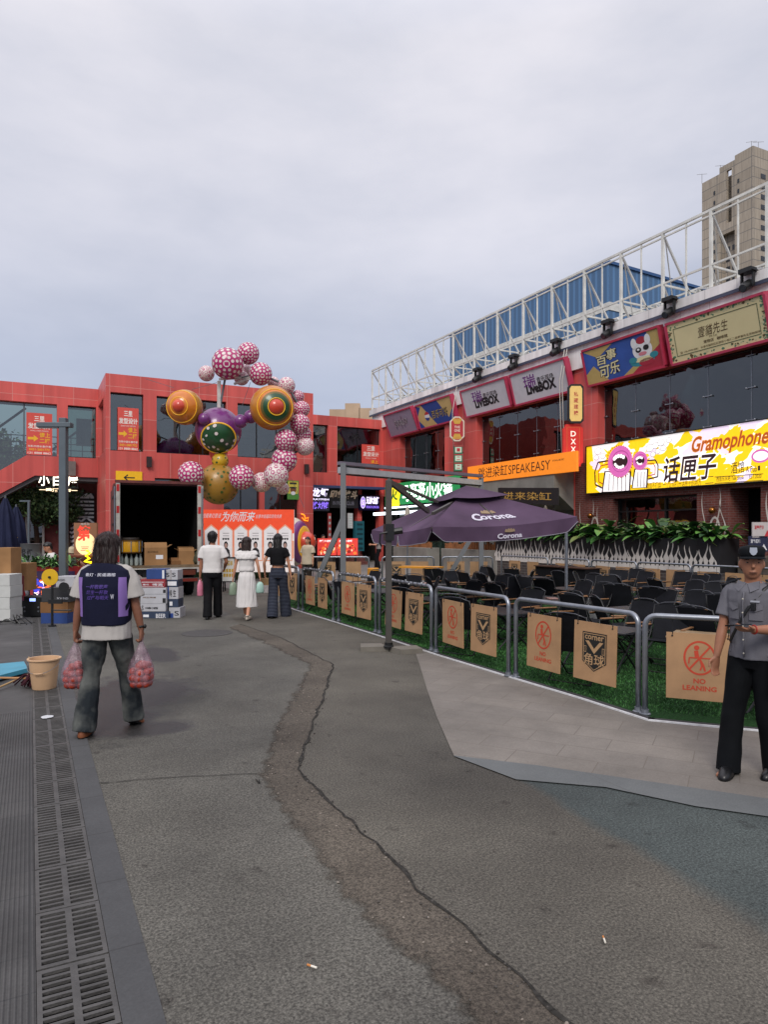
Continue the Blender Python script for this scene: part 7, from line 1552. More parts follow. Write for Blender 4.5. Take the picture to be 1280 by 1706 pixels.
cloth(lambda u, v: V((-.26 + .52 * u, -.22 - .17 * v - .035 * math.sin(PI * u) , .40 + .46 * v + .02 * math.sin(PI * u) * v)), 6, 6, .006).build('backrest', FAB, ch, smooth=True)
for s_ in (-1, 1):
    mb = MB(); x = s_ * .28
    mb.tube([(x, .26, .0), (x, -.12, .36), (x, -.24, .48), (x, -.40, .87)], .011, 7); mb.tube([(x, -.30, 0), (x, .20, .42), (x, .22, .58)], .011, 7); mb.tube([(x, -.28, .58), (x, .24, .58)], .009, 6); mb.build('side_frame', BLK, ch, smooth=True)
    mb = MB(); mb.cbox((s_ * .285, -.02, .60), (.045, .42, .018)); mb.build('armrest', ARM, ch, bevel=.004)
mb = MB(); mb.tube([(-.28, -.40, .86), (-.15, -.42, .905), (0, -.425, .915), (.15, -.42, .905), (.28, -.40, .86)], .009, 6); mb.build('back_rail', mat('rail_dark', '#4a4c52', rough=.35, metal=.5), ch, smooth=True)
mb = MB(); mb.tube([(-.28, .26, .01), (.28, .26, .01)], .009, 6); mb.tube([(-.28, -.30, .01), (.28, -.30, .01)], .009, 6); mb.tube([(-.28, .1, .16), (.28, .1, .16)], .008, 6); mb.build('stretcher', BLK, ch)
snC = snapshot(ch); usedC = False
tb = thing('camp_table', 'x', 'table', (0, 0, 0), 0, 'low slatted camp tables')
TTOP = mat('table_top', '#2a2a2c', rough=.5, var=.2, scale=8); mb = MB()
for k in range(9): mb.box(-.30 + k * .0675, -.30 + k * .0675 + .06, -.50, .50, .505, .522)
mb.build('tabletop', TTOP, tb)
for y in (-.36, .36):
    mb = MB(); mb.tube([(-.27, y, .5), (.27, y, 0)], .013, 7); mb.tube([(.27, y, .5), (-.27, y, 0)], .013, 7); mb.build('leg', BLK, tb)
mb = MB(); mb.tube([(0, -.36, .25), (0, .36, .25)], .01, 6); mb.tube([(-.27, -.45, .5), (-.27, .45, .5)], .012, 6); mb.tube([(.27, -.45, .5), (.27, .45, .5)], .012, 6); mb.build('table_frame', BLK, tb)
snT = snapshot(tb); usedT = False
WOOD_TOP = mat('table_tan', '#8a7458', rough=.5, var=.2, scale=8)
rr = random.Random(21)
rows = [(6.35, 'walkway row'), (8.25, 'second row'), (10.15, 'third row'), (12.05, 'fourth row'), (13.4, 'far row')]
for ri, (X, rn) in enumerate(rows):
    y = .62 * X + (.35 if ri else .55); k = 0; step = 2.0 + .08 * ri
    ymax = 15.6 if ri < 3 else 16.2
    while y < ymax - ri * .1:
        tx = X + rr.uniform(-.12, .12); ty = y + rr.uniform(-.15, .15); trz = rr.gauss(0, .08)
        where = '%s table from right, %s' % (ORD[k], rn)
        if ri < 4:
            if usedT: copy_thing(tb, snT, (tx, ty, .01), trz, 'dark slatted camp table, ' + where)
            else: tb.location = (tx, ty, .01); tb.rotation_euler = (0, 0, trz); tb['label'] = 'dark slatted camp table, ' + where; usedT = True
            spots_ = [(-.70, -.36, -PI / 2, 'near right'), (-.70, .36, -PI / 2, 'near left'), (.70, -.36, PI / 2, 'far right'), (.70, .36, PI / 2, 'far left')]
        else: spots_ = [(.1, -.4, PI / 2, 'near right'), (.1, .4, PI / 2, 'near left')]
        for (dx, dy, rz, wh) in spots_:
            if rr.random() < .06: continue
            lx = dx + rr.uniform(-.10, .08) * (1 if dx > 0 else 1); ly = dy + rr.uniform(-.07, .07)
            lb = 'black camp chair at %s of the %s' % (wh, where) if ri < 4 else 'black camp chair, %s one of the %s pair by the far barriers' % (wh, ORD[k])
            if ty + ly < 4.9 and tx + lx < 5.1 + (4.7 - ty - ly) * .82 + .62: continue
            p = (tx + lx, ty + ly, .012); a = rz + rr.gauss(0, .42)
            if ri == 4 and rr.random() < .55: continue
            if usedC: copy_thing(ch, snC, p, a, lb)
            else: ch.scale = (.9, .9, .88); ch.location = p; ch.rotation_euler = (0, 0, a); ch['label'] = lb; usedC = True
        if ri < 4 and rr.random() < .4:
            th = thing('menu_card', 'small reddish menu card on the ' + where, 'menu', (tx + rr.uniform(-.1, .1), ty + rr.uniform(-.2, .2), .534), rr.uniform(0, 3), 'menu cards on the tables'); mb = MB(); mb.box(-.1, .1, -.14, .14, 0, .008); mb.i = 1; mb.box(-.08, .08, -.11, .11, .008, .009); mb.build('card', [flat('menu_brown', '#6a4038'), flat('menu_pink', '#a08078')], th)
        y += step; k += 1
# tan topped table right behind the bent barrier (seen below the rail)
q = G(1118, 1150); th = thing('camp_table', 'tan slatted camp table right behind the first barrier, next to the guard', 'table', (q.x + .75, q.y + .05, .01), .5); mb = MB()
for k in range(9): mb.box(-.30 + k * .0675, -.30 + k * .0675 + .06, -.45, .45, .505, .522)
mb.build('tabletop', WOOD_TOP, th)
for y in (-.36, .36): mb = MB(); mb.tube([(-.27, y, .5), (.27, y, 0)], .013, 7); mb.tube([(.27, y, .5), (-.27, y, 0)], .013, 7); mb.build('leg', BLK, th)
# black bar counters
for i, (px0, px1) in enumerate(((903, 946), (948, 989))):
    a = PX(px0, 980, 12.9); b_ = PX(px1, 980, 12.9); th = thing('bar_counter', ('left', 'right')[i] + ' of two black cloth covered bar counters among the chairs', 'counter', (12.9, (a.y + b_.y) / 2, .01), 0, 'black bar counters')
    L = a.y - b_.y - .05; mb = MB(); mb.box(-.25, .25, -L / 2, L / 2, 0, .76); mb.build('counter_body', mat('cover_black', '#101014', rough=.8, bump=.3, bscale=10), th); mb = MB(); mb.box(-.3, .3, -L / 2 - .02, L / 2 + .01, .76, .785); mb.build('counter_top', mat('top_dark', '#3a2620', rough=.3), th)
# white tub under a chair, orange items
for (px, py, c_, lb, s_) in ((992, 990, '#9b9b9c', 'pale grey tub standing among the black chairs', .22), (622, 952, '#c8861c', 'small orange cushion on a chair at the far left of the seating', .16)):
    q = AT(px, 888, 13.5 if px > 900 else 19); mb = MB(); mb.lathe([(s_ * .8, 0), (s_, .02), (s_, s_ * 1.9), (s_ * .9, s_ * 2)], (q.x, q.y, .012 if px > 900 else .42), 18); tag(mb.build('tub' if px > 900 else 'cushion', flat('tub%d' % px, c_)), lb, 'tub' if px > 900 else 'cushion')
mb = MB(); q0 = AT(670, 888, 20.5); q1 = AT(735, 888, 20.0); mb.bar(q0 + V((0, 0, -1.0)), q1 + V((0, 0, -1.0)), .5, .05); tag(mb.build('bench_seat_pad', flat('pad_orange', '#c8861c')), 'long orange pad on a low bench behind the black chairs', 'bench pad'); bpy.data.objects['bench_seat_pad'].name = 'orange_bench'
# string lights wound on the farther barriers
for si, (i0) in enumerate((3, 4, 5, 6)):
    a, b_ = near[i0]; a = V((a[0], a[1], BH)); b_ = V((b_[0], b_[1], BH)); n = 60; pts = []
    for k in range(n): t = k / (n - 1); an = k * 1.25; pts.append(a.lerp(b_, .04 + t * .92) + V((.033 * math.cos(an), 0, .033 * math.sin(an))))
    mb = MB(); mb.tube(pts, .006, 5); mb.i = 1
    for k in range(3, n, 7): mb.ball(pts[k], .012, 6, 4)
    tag(mb.build('string_light', [BLK, flat('bulb_white', '#d8d8d8')]), ORD[si] + ' string of small bulbs wound round the walkway barriers, counted from the right', 'string lights', 'string lights on the barriers')

# ================================================================== purple parasol
def CFp(l, d, z): p = RGT * l + FWD * d; p.z = z; return p
um = thing('cantilever_parasol', 'large faded purple square parasol with white lettering on a dark cantilever pole', 'parasol', (4.59, 8.8, 0))
pb_ = V((4.59, 8.8, 0)); PURC = mat('parasol_cloth', '#544156', rough=.85, var=.4, scale=.8, bump=.25, bscale=3.5, detail=5); POLE = mat('pole_dark', '#4c4844', rough=.5, metal=.2, var=.1)
mb = MB(); mb.cbox((pb_.x, pb_.y, 1.26), (.08, .08, 2.40), rz=-YAW + .2); mb.build('pole', POLE, um, True, bevel=.006)
for (a, w_, l_) in ((-YAW + PI + .05, .16, .40), (-YAW + .25, .16, .42)):
    mb = MB(); d = V((math.cos(a), math.sin(a), 0)); n_ = V((-d.y, d.x, 0)); mb.prism([pb_ + n_ * .02, pb_ + d * l_ + n_ * .02, pb_ + d * l_ - n_ * .30, pb_ - n_ * .30 + d * .1], (0, 0, .07)); mb.build('base_plate', mat('base_stone', '#6a655c', rough=.7, var=.2), um, True)
mb = MB(); mb.lathe([(.075, .055), (.075, .08), (.06, .09), (.06, .13)], (pb_.x, pb_.y, 0), 16); mb.build('pole_socket', BLK, um, True)
mb = MB(); q = V((pb_.x, pb_.y, 1.71)); mb.cbox(tuple(q), (.13, .15, .24), rz=-YAW + .2); mb.tube([q + RGT * -.02 - FWD * .1, q + RGT * -.12 - FWD * .1 + V((0, 0, -.02)), q + RGT * -.13 - FWD * .1 + V((0, 0, -.15)), q + RGT * -.1 - FWD * .08 + V((0, 0, -.2))], .014, 7); mb.tube([q, q + RGT * .2 - FWD * .02 + V((0, 0, .03))], [.05, .05], 10); mb.build('crank', BLK, um, True)
C = [CFp(.75, 10.8, 1.80), CFp(3.30, 11.78, 1.98), CFp(2.32, 14.33, 1.93), CFp(-.23, 13.35, 1.76)]; AP = CFp(1.50, 12.56, 2.50)
mb = MB(); top = V((pb_.x, pb_.y, 2.45)); mb.bar(top, CFp(.72, 11.2, 2.05), .05, .07); mb.bar(top + V((0, 0, .0)), CFp(.9, 11.6, 2.22), .04, .04); mb.build('arm', POLE, um, True)
mb = MB(); mb.bar(CFp(.8, 11.3, 2.02), AP + V((0, 0, -.12)), .05, .05); mb.build('arm', POLE, um, True)
def face(A, B, P, u, t, off=0):
    p = A.lerp(B, u).lerp(P, t); s_ = .07 * math.sin(PI * u) * (1 - t) ** .5 + .04 * math.sin(PI * t) * math.sin(PI * u); n = (B - A).cross(P - A).normalized()
    if n.z < 0: n = -n
    return p - V((0, 0, s_)) + n * off
cp = None; NU, NT = 14, 9
mb = MB()
for k in range(4):
    A, B = C[k], C[(k + 1) % 4]; vs = [face(A, B, AP, i / NU, j / NT * .80) for j in range(NT + 1) for i in range(NU + 1)]
    mb.add(vs, [(j * (NU + 1) + i, j * (NU + 1) + i + 1, (j + 1) * (NU + 1) + i + 1, (j + 1) * (NU + 1) + i) for j in range(NT) for i in range(NU)])
cp = mb.build('canopy', PURC, um, True, smooth=True)
mb = MB(); AP2 = AP + V((0, 0, .03))
for k in range(4):
    A, B = C[k].lerp(AP2, .60) + V((0, 0, .07)), C[(k + 1) % 4].lerp(AP2, .60) + V((0, 0, .07)); vs = [A.lerp(B, i / 8).lerp(AP2 + V((0, 0, .03)), j / 4) - V((0, 0, .03 * math.sin(PI * i / 8) * (1 - j / 4))) for j in range(5) for i in range(9)]
    mb.add(vs, [(j * 9 + i, j * 9 + i + 1, (j + 1) * 9 + i + 1, (j + 1) * 9 + i) for j in range(4) for i in range(8)])
mb.build('top_vent', PURC, um, True, smooth=True)
EDGE = flat('piping_grey', '#8a8890')
for k in range(4):
    A, B = C[k], C[(k + 1) % 4]; mb = MB(); out_ = (A.lerp(B, .5) - AP); out_.z = 0; out_.normalize(); n = 48; vs = []; low = []
    for i in range(n + 1):
        u = i / n; t = face(A, B, AP, u, 0); w4 = (u * 2) % 1 if 0 < u < 1 else 0; dep = .235 - .0 * u
        g_ = min(1, min(u, 1 - u) * 14, 1); g2 = 1 - .75 * max(0, 1 - abs(u - .5) * 40) if k == 3 else 1
        b2 = t + out_ * (.015 * math.sin(u * 25) + .02) + V((0, 0, -dep * (.35 + .65 * g_) * g2)); vs += [t, t.lerp(b2, .5) + out_ * .01 * math.sin(u * 31), b2]; low.append(b2)
    mb.add(vs, [(3 * i + j, 3 * i + 3 + j, 3 * i + 4 + j, 3 * i + 1 + j) for i in range(n) for j in range(2)]); vl = mb.build('valance', PURC, um, True, smooth=True)
    mb = MB(); mb.tube(low, .006, 5); mb.build('piping', EDGE, vl, True)
mb = MB()
for k in range(4): mb.bar(C[k] + V((0, 0, -.03)), AP + V((0, 0, -.06)), .03, .03)
for k in range(4): mb.bar(C[k].lerp(C[(k + 1) % 4], .5) + V((0, 0, -.1)), AP + V((0, 0, -.08)), .025, .025)
mb.build('rib', POLE, um, True)
UW = flat('parasol_white', '#c4bfcb', .8); UG = flat('parasol_gold', '#8f7a62', .8); A, B = C[0], C[1]
def on_face(mb, gl, u0, u1, t0, t1, sl=0):
    a, fs = gl; mb.add([face(A, B, AP, u0 + (u1 - u0) * x + sl * (y - .5), t0 + (t1 - t0) * y, .010) for x, y in a], fs)
crown = (np.array([(0, .1), (.02, .5), (.12, .78), (.25, .55), (.35, .9), (.5, .7), (.5, 1.0), (.52, .7), (.65, .9), (.75, .55), (.88, .78), (.98, .5), (1, .1), (.5, 0)]), [tuple(range(14))])
mb = MB(); mb.i = 0; on_face(mb, glyphs('C', .04), .27, .36, .17, .37); on_face(mb, glyphs('orona', .03), .35, .66, .20, .31); mb.i = 1; on_face(mb, crown, .39, .56, .37, .49)
mb.build('lettering', [UW, UG], cp, True)
out_ = (A.lerp(B, .5) - AP); out_.z = 0; out_.normalize()
mb = MB(); base = lambda u, v: face(A, B, AP, u, 0) + out_ * .045 + V((0, 0, -.23 + .22 * v))
mb.i = 0; a_, fs = glyphs('Corona', .035); mb.add([base(.42 + .17 * x, .12 + .38 * y) for x, y in a_], fs); mb.i = 1; mb.add([base(.47 + .07 * x, .56 + .34 * y) for x, y in crown[0]], crown[1]); mb.build('lettering', [UW, UG], vl if False else cp, True)
# slim post behind the right corner
q = AT(944, 888, 14.5); mb = MB(); mb.cyl((q.x, q.y, 0), (q.x, q.y, 2.1), .035, 10); tag(mb.build('slim_post', GALV), 'slim grey post behind the right corner of the purple parasol', 'post')
# awning frame
af = thing('awning_frame', 'tall grey steel awning frame with two posts, braces and a long double beam', 'awning', tuple(AT(572, 888, 17).xy) + (0,))
AG = mat('awning_grey', '#6e7072', rough=.45, metal=.3, var=.12, scale=3); Lp, Rp = AT(572, 888, 17.0), AT(802, 888, 20.6)
for P_, hb, bx in ((Lp, 3.42, AT(514, 888, 17.1)), (Rp, 3.34, AT(735, 888, 20.7))):
    mb = MB(); mb.cbox((P_.x, P_.y, hb / 2), (.13, .13, hb), rz=-YAW); mb.build('post', AG, af, True)
    mb = MB(); mb.bar((P_.x, P_.y, 2.05), (bx.x, bx.y, .02), .12, .12); mb.build('brace', AG, af, True)
a = V((Lp.x, Lp.y, 3.42)) - RGT * .1; b_ = V((Rp.x, Rp.y, 3.42)); mb = MB(); mb.bar(a + V((0, 0, .0)), b_ + V((0, 0, -.02)), .16, .08); mb.build('beam', mat('beam_mauve', '#6c6470', rough=.5), af, True)
mb = MB(); mb.bar(a + V((0, 0, -.17)), b_ + V((0, 0, -.22)), .12, .15); mb.build('roller_tube', mat('roller_pale', '#a9abae', rough=.3, metal=.2), af, True); mb = MB(); mb.bar(a + V((0, 0, -.27)), b_ + V((0, 0, -.32)), .05, .03); mb.build('front_bar', BLK, af, True)
# small closed white parasols between the hotpot kiosk and the balcony
for (px, py0, lb) in ((679, 843, 'small closed cream parasol before the hotpot shop'), (909, 841, 'small closed cream parasol before the concrete balcony')):
    q = AT(px, 888, 26); z = 1.7 + (888 - py0) / FPX * 26; th = thing('closed_parasol', lb, 'parasol', (q.x, q.y, 0)); mb = MB(); mb.cyl((0, 0, 0), (0, 0, z), .03, 8); mb.build('pole', GREY, th); mb = MB(); mb.lathe([(.12, z - 1.3), (.17, z - 1.0), (.13, z - .5), (.09, z - .2), (.02, z)], n=12); mb.build('folded_canopy', mat('cream_cloth', '#a39c8e', rough=.8), th, smooth=True)
# ================================================================== people
def to_obj(me_, name, mats, parent, mb=None):
    o = bpy.data.objects.new(name, me_); COL.objects.link(o)
    me_.materials.clear()
    for m in (mats if isinstance(mats, (list, tuple)) else [mats]): me_.materials.append(m)
    me_.polygons.foreach_set('use_smooth', [True] * len(me_.polygons)); o.parent = parent; return o
def fuse(mb, vox, smooth=6, fold=0, ff=9, seed=0, stretch=(1, 1, .45)):
    """melt overlapping solids into one continuous skin"""
    me = bpy.data.meshes.new('skin'); me.from_pydata([tuple(p) for p in mb.v], [], mb.f)
    bm = bmesh.new(); bm.from_mesh(me); bmesh.ops.recalc_face_normals(bm, faces=bm.faces); bm.to_mesh(me); bm.free()
    sc = bpy.data.scenes.new('melt'); o = bpy.data.objects.new('melt', me); sc.collection.objects.link(o)
    r = o.modifiers.new('r', 'REMESH'); r.mode = 'VOXEL'; r.voxel_size = vox; r.adaptivity = 0
    if smooth: q = o.modifiers.new('s', 'SMOOTH'); q.iterations = smooth; q.factor = .5
    sc.view_layers[0].update(); dg = sc.view_layers[0].depsgraph; dg.update()
    ev = o.evaluated_get(dg); res = bpy.data.meshes.new_from_object(ev)
    bpy.data.objects.remove(o); bpy.data.scenes.remove(sc); bpy.data.meshes.remove(me)
    if fold:
        n = len(res.vertices); co = np.zeros(n * 3); res.vertices.foreach_get('co', co); co = co.reshape(-1, 3); no = np.zeros(n * 3); res.vertices.foreach_get('normal', no); no = no.reshape(-1, 3)
        for i in range(n):
            p = co[i]; q = V((p[0] * ff * stretch[0] + seed, p[1] * ff * stretch[1], p[2] * ff * stretch[2])); d = noise.noise(q) + .5 * noise.noise(q * 2.3); co[i] = p + no[i] * d * fold
        res.vertices.foreach_set('co', co.reshape(-1)); res.update()
    return res
def ik(a, b_, l1, l2, hint):
    a, b_ = V(a), V(b_); d = b_ - a; L = min(d.length, (l1 + l2) * .999); d.normalize(); x = (l1 * l1 - l2 * l2 + L * L) / (2 * L); h = math.sqrt(max(0, l1 * l1 - x * x)); hv = V(hint) - d * V(hint).dot(d)
    return a + d * x + (hv.normalized() if hv.length > 1e-5 else V((0, 0, 0))) * h
def limb(mb, pts, rads, n=14, up=(0, 1, 0), sub=4):
    """tapering limb through the joints, resampled with a smooth curve"""
    P = [V(p) for p in pts]; out_p, out_r = [], []
    for i in range(len(P) - 1):
        p0, p1, p2, p3 = P[max(i - 1, 0)], P[i], P[i + 1], P[min(i + 2, len(P) - 1)]
        for k in range(sub):
            t = k / sub; out_p.append(.5 * ((2 * p1) + (p2 - p0) * t + (2 * p0 - 5 * p1 + 4 * p2 - p3) * t * t + (3 * p1 - p0 - 3 * p2 + p3) * t ** 3))
            ra, rb_ = rads[i], rads[i + 1]; ra = ra if hasattr(ra, '__len__') else (ra, ra); rb_ = rb_ if hasattr(rb_, '__len__') else (rb_, rb_); tt = t * t * (3 - 2 * t); out_r.append((ra[0] + (rb_[0] - ra[0]) * tt, ra[1] + (rb_[1] - ra[1]) * tt))
    out_p.append(P[-1]); r = rads[-1]; out_r.append(r if hasattr(r, '__len__') else (r, r)); mb.tube(out_p, out_r, n, up=up)
def hand(mb, wr, d, palm, thumb, k=1.0, curl=.35):
    """palm plus five separate fingers; d = direction of the hand, palm = palm normal, thumb = side the thumb leaves"""
    d = V(d).normalized(); pn_ = V(palm) - d * V(palm).dot(d); pn_.normalize(); th = d.cross(pn_); th = th if th.dot(V(thumb)) > 0 else -th
    c0 = wr + d * .088 * k; mb.tube([wr - d * .01, wr + d * .03 * k, wr + d * .065 * k, c0], [(.026 * k, .019 * k), (.036 * k, .017 * k), (.041 * k, .015 * k), (.037 * k, .012 * k)], 12, up=pn_)
    for i, (off, L) in enumerate(((.030, .072), (.011, .080), (-.009, .075), (-.028, .060))):
        p = wr + d * .082 * k + th * off * k; pts = [p]; a = curl * (.5 + .12 * i); seg = [L * .45, L * .32, L * .23]
        for s_ in seg: dd = d * math.cos(a) + pn_ * math.sin(a); p = p + dd * s_ * k; pts.append(p); a += curl * (.9 + .1 * i)
        mb.tube(pts, [.0094 * k, .0088 * k, .0078 * k, .006 * k], 8)
    p = wr + d * .02 * k + th * .026 * k; t1 = (d * .65 + th * .75).normalized(); p1 = p + t1 * .04 * k; t2 = (d * .85 + th * (.35 - curl * .5) + pn_ * curl * .7).normalized(); mb.tube([p, p1, p1 + t2 * .03 * k, p1 + t2 * .052 * k], [.013 * k, .0115 * k, .0098 * k, .007 * k], 8)
HEADR = [(0.0, .10, .10, .17), (.05, .17, .17, .13), (.16, .25, .29, .06), (.32, .30, .37, .02), (.5, .33, .41, 0), (.65, .345, .43, -.01), (.8, .31, .39, -.02), (.92, .2, .27, -.02), (1.0, .05, .06, -.02)]
def person(label, base, rz, H=1.7, fem=False, footR=(.10, 0, 0), footL=(-.10, 0, 0), handR=None, handL=None, hipz=None, lean=0.0, hyaw=0.0, htilt=0.0, skin=None, top=None, bottom=None, hair=None, shoes=None, vox=.010, curlR=.3, curlL=.3, elbR=None, elbL=None, palmR=None, palmL=None, dirR=None, dirL=None, belly=1.0, group=None, face=False, seat=False):
    k = H / 1.7; th = thing('person', label, 'person', (base[0], base[1], base[2] if len(base) > 2 else 0), rz, group); skin = skin or SKIN
    sw = (.158 if fem else .178) * k; hz = (hipz or .90) * k; tz = hz - .90 * k; SZ = 1.385 * k + tz; Ml = Matrix.Translation(V((0, 0, hz))) @ Matrix.Rotation(-lean, 4, 'X') @ Matrix.Translation(V((0, 0, -hz)))
    def T(p): return Ml @ V(p)
    def trings(mb, rs, n=22, ex=2.3): old = mb.M; mb.M = old @ Ml; mb.rings(rs, n, ex); mb.M = old
    shR, shL = T((sw, -.01, SZ)), T((-sw, -.01, SZ)); ua, fa = .285 * k, .25 * k
    handR = V(handR) if handR else V((sw + .06, .03, .80 * k)); handL = V(handL) if handL else V((-sw - .06, .03, .80 * k))
    elR, elL = ik(shR, handR, ua, fa, elbR or (.35, -1, 0)), ik(shL, handL, ua, fa, elbL or (-.35, -1, 0))
    if (handR - shR).length > ua + fa: handR = shR + (handR - shR).normalized() * (ua + fa) * .999
    if (handL - shL).length > ua + fa: handL = shL + (handL - shL).normalized() * (ua + fa) * .999
    hipR, hipL = V((.09 * k, 0, hz)), V((-.09 * k, 0, hz)); ank = .075 * k
    fR, fL = V(footR), V(footL); aR, aL = fR + V((0, 0, ank)), fL + V((0, 0, ank)); kR, kL = ik(hipR, aR, .43 * k, .41 * k, (.05, 1, 0)), ik(hipL, aL, .43 * k, .41 * k, (-.05, 1, 0))
    # head frame
    hd = H / 7.35; nb = T((0, .0, SZ + .05 * k)); hb = T((0, .012, SZ + .085 * k)); HM = Matrix.Translation(hb) @ Matrix.Rotation(hyaw, 4, 'Z') @ Matrix.Rotation(-htilt - lean * .3, 4, 'X') @ Matrix.Scale(hd, 4)
    # ---- body
    mb = MB(); w_ = .93 if fem else 1.0
    trings(mb, [(z * k + tz, rx * k * w_, ry * k * belly, 0, cy * k) for z, rx, ry, cy in ((.80, .10, .07, 0), (.86, .145, .095, -.005), (.94, .15, .10, -.005), (1.05, .125, .09, .0), (1.2, .14, .10, 0), (1.32, .155, .10, -.005), (1.39, .14, .08, -.01), (1.435, .075, .06, -.01))])
    mb.tube([T((0, -.012, SZ - .02 * k)), T((0, 0, SZ + .07 * k)), hb + V((0, 0, .06 * k))], [.062 * k, (.050 if fem else .056) * k, .052 * k], 14)
    mb.M = HM; mb.rings([(z, rx, ry, 0, cy) for z, rx, ry, cy in HEADR], 24, 2.1)
    mb.tube([(0, .37, .56), (0, .42, .46), (0, .475, .36), (0, .43, .32)], [.035, .045, .06, .04], 8)   # nose
    mb.tube([(-.17, .33, .60), (0, .385, .605), (.17, .33, .60)], [.03, .04, .03], 6)                 # brow
    mb.tube([(-.09, .365, .205), (0, .40, .215), (.09, .365, .205)], [.022, .035, .022], 6)             # lips
    mb.tube([(-.08, .35, .17), (0, .385, .165), (.08, .35, .17)], [.022, .035, .022], 6)
    for s_ in (-1, 1): mb.ball((s_ * .345, -.03, .44), (.045, .085, .13), 10, 7)
    mb.M = Matrix()
    for (sh, el, ha, s_, cu, pl_, dr2) in ((shR, elR, handR, 1, curlR, palmR, dirR), (shL, elL, handL, -1, curlL, palmL, dirL)):
        f = .86 if fem else 1.0; limb(mb, [sh + V((-s_ * .03, 0, 0)), sh.lerp(el, .45), el, el.lerp(ha, .35), ha], [.052 * k * f, .044 * k * f, .036 * k * f, .038 * k * f, .0255 * k * f], 14)
        hand(mb, ha, V(dr2) if dr2 else (ha - el), V(pl_) if pl_ else V((-s_, 0, 0)), V((0, 1, 0)), k * (.9 if fem else 1), cu)
    bare = bottom.get('bare', False)
    for (h, kn, a) in ((hipR, kR, aR), (hipL, kL, aL)): limb(mb, [h, h.lerp(kn, .5), kn, kn.lerp(a, .3), a, a - V((0, 0, .03))], [.085 * k, .07 * k, .052 * k, .053 * k, .034 * k, .034 * k], 14)
    for (a,) in ((aR,), (aL,)): mb.tube([a + V((0, -.03, -.03)), a + V((0, .06, -.045)), a + V((0, .13, -.055))], [.03 * k, .03 * k, .018 * k], 8)
    body = to_obj(fuse(mb, vox, 5), 'body', skin, th)
    # ---- face
    if face:
        for nm, pts, r_, m in (('eye', None, None, None),):
            for s_ in (-1, 1):
                mb = MB(); mb.M = HM; mb.ball((s_ * .155, .325, .505), (.056, .058, .020), 12, 8); e_ = mb.build('eye', flat('eye_white_shaded', '#4f4844', .3), th, smooth=True); mb = MB(); mb.M = HM; mb.ball((s_ * .155, .362, .505), (.030, .022, .020), 8, 6); mb.build('iris', flat('eye_dark', '#17110e', .2), e_, smooth=True)  # eye whites coloured dark to stand in for shade under the visor
                mb = MB(); mb.M = HM; mb.tube([(s_ * .07, .385, .585), (s_ * .16, .37, .61), (s_ * .24, .30, .59)], [.014, .018, .008], 6); mb.build('eyebrow', flat('brow_dark', '#1c1612', .9), th, smooth=True)
        mb = MB(); mb.M = HM; mb.tube([(-.12, .372, .185), (0, .425, .19), (.12, .372, .185)], [.008, .014, .008], 6); mb.build('lips', flat('lip_tone', '#4a261f', .7), th, smooth=True)
    # ---- clothes
    def shirt(sp, name='shirt'):
        mb = MB(); e = sp.get('ease', .018); hem = sp['hem']; wd = sp.get('w', 1.0)
        prof = [(hem, .165, .118), (hem + .05, .163, .115), (.98, .155, .11), (1.10, .150, .105), (1.22, .160, .112), (1.32, .170, .112), (1.385, .163, .098), (1.42, .115, .078), (1.44, .075, .066)]
        prof = [p for p in prof if p[0] >= hem]; prof = sorted(set(prof))
        trings(mb, [(z * k + tz, (rx * w_ + e) * k * (wd if z < 1.3 else 1), (ry * belly + e) * k * wd, 0, -.004) for z, rx, ry in prof])
        sl = sp.get('sleeve', .5); sr = sp.get('sr', .072)
        if sl > 0:
            for (sh, el, ha, s_) in ((shR, elR, handR, 1), (shL, elL, handL, -1)):
                end = sh.lerp(el, min(1, sl * 2)) if sl <= .5 else el.lerp(ha, sl * 2 - 1); pts = [sh + V((-s_ * .06, 0, -.02)), sh + V((-s_ * .008, 0, -.018)), sh.lerp(end, .5), end] if sl <= .5 else [sh + V((-s_ * .06, 0, -.02)), sh + V((-s_ * .008, 0, -.018)), el, end]
                limb(mb, pts, [.056 * k, .060 * k, sr * .92 * k, (sr + .004) * k], 16)
        o = to_obj(fuse(mb, vox, 5, sp.get('fold', .006), sp.get('ff', 9), sp.get('seed', 1)), name, sp['m'], th)
        return o
    if top: shirt(top)
    if bottom.get('kind') == 'trousers':
        mb = MB(); e = bottom.get('ease', .02); kw, hw_ = bottom.get('knee', .085), bottom.get('hem', .10); wz = bottom.get('waist', .98)
        mb.rings([(z * k + tz, rx * k * w_, ry * k, 0, -.004) for z, rx, ry in ((.80, .155, .105), (.86, .175, .122), (.92, .172, .12), (wz, .155, .108))], 22, 2.3)
        for (h, kn, a) in ((hipR, kR, aR), (hipL, kL, aL)):
            hemp = a + V((0, 0, bottom.get('hemz', -.03))); limb(mb, [h + V((0, 0, -.0)), h.lerp(kn, .45), kn, kn.lerp(a, .45), hemp], [.098 * k, .097 * k, kw * k, (kw * .4 + hw_ * .6) * k, (hw_ * k, hw_ * 1.12 * k)], 18)
        to_obj(fuse(mb, vox, 4, bottom.get('fold', .007), bottom.get('ff', 8), 5, (1, 1, .6)), 'trousers', bottom['m'], th)
    if bottom.get('kind') in ('skirt', 'shorts_skirt'):
        mb = MB(); rs = bottom['rings']; mb.rings([(z * k, rx * k, ry * k, cx, cy) for z, rx, ry, cx, cy in rs], 30, 2.1); to_obj(fuse(mb, vox, 3, bottom.get('fold', .012), bottom.get('ff', 14), 3, (1, 1, .18)), 'skirt', bottom['m'], th)
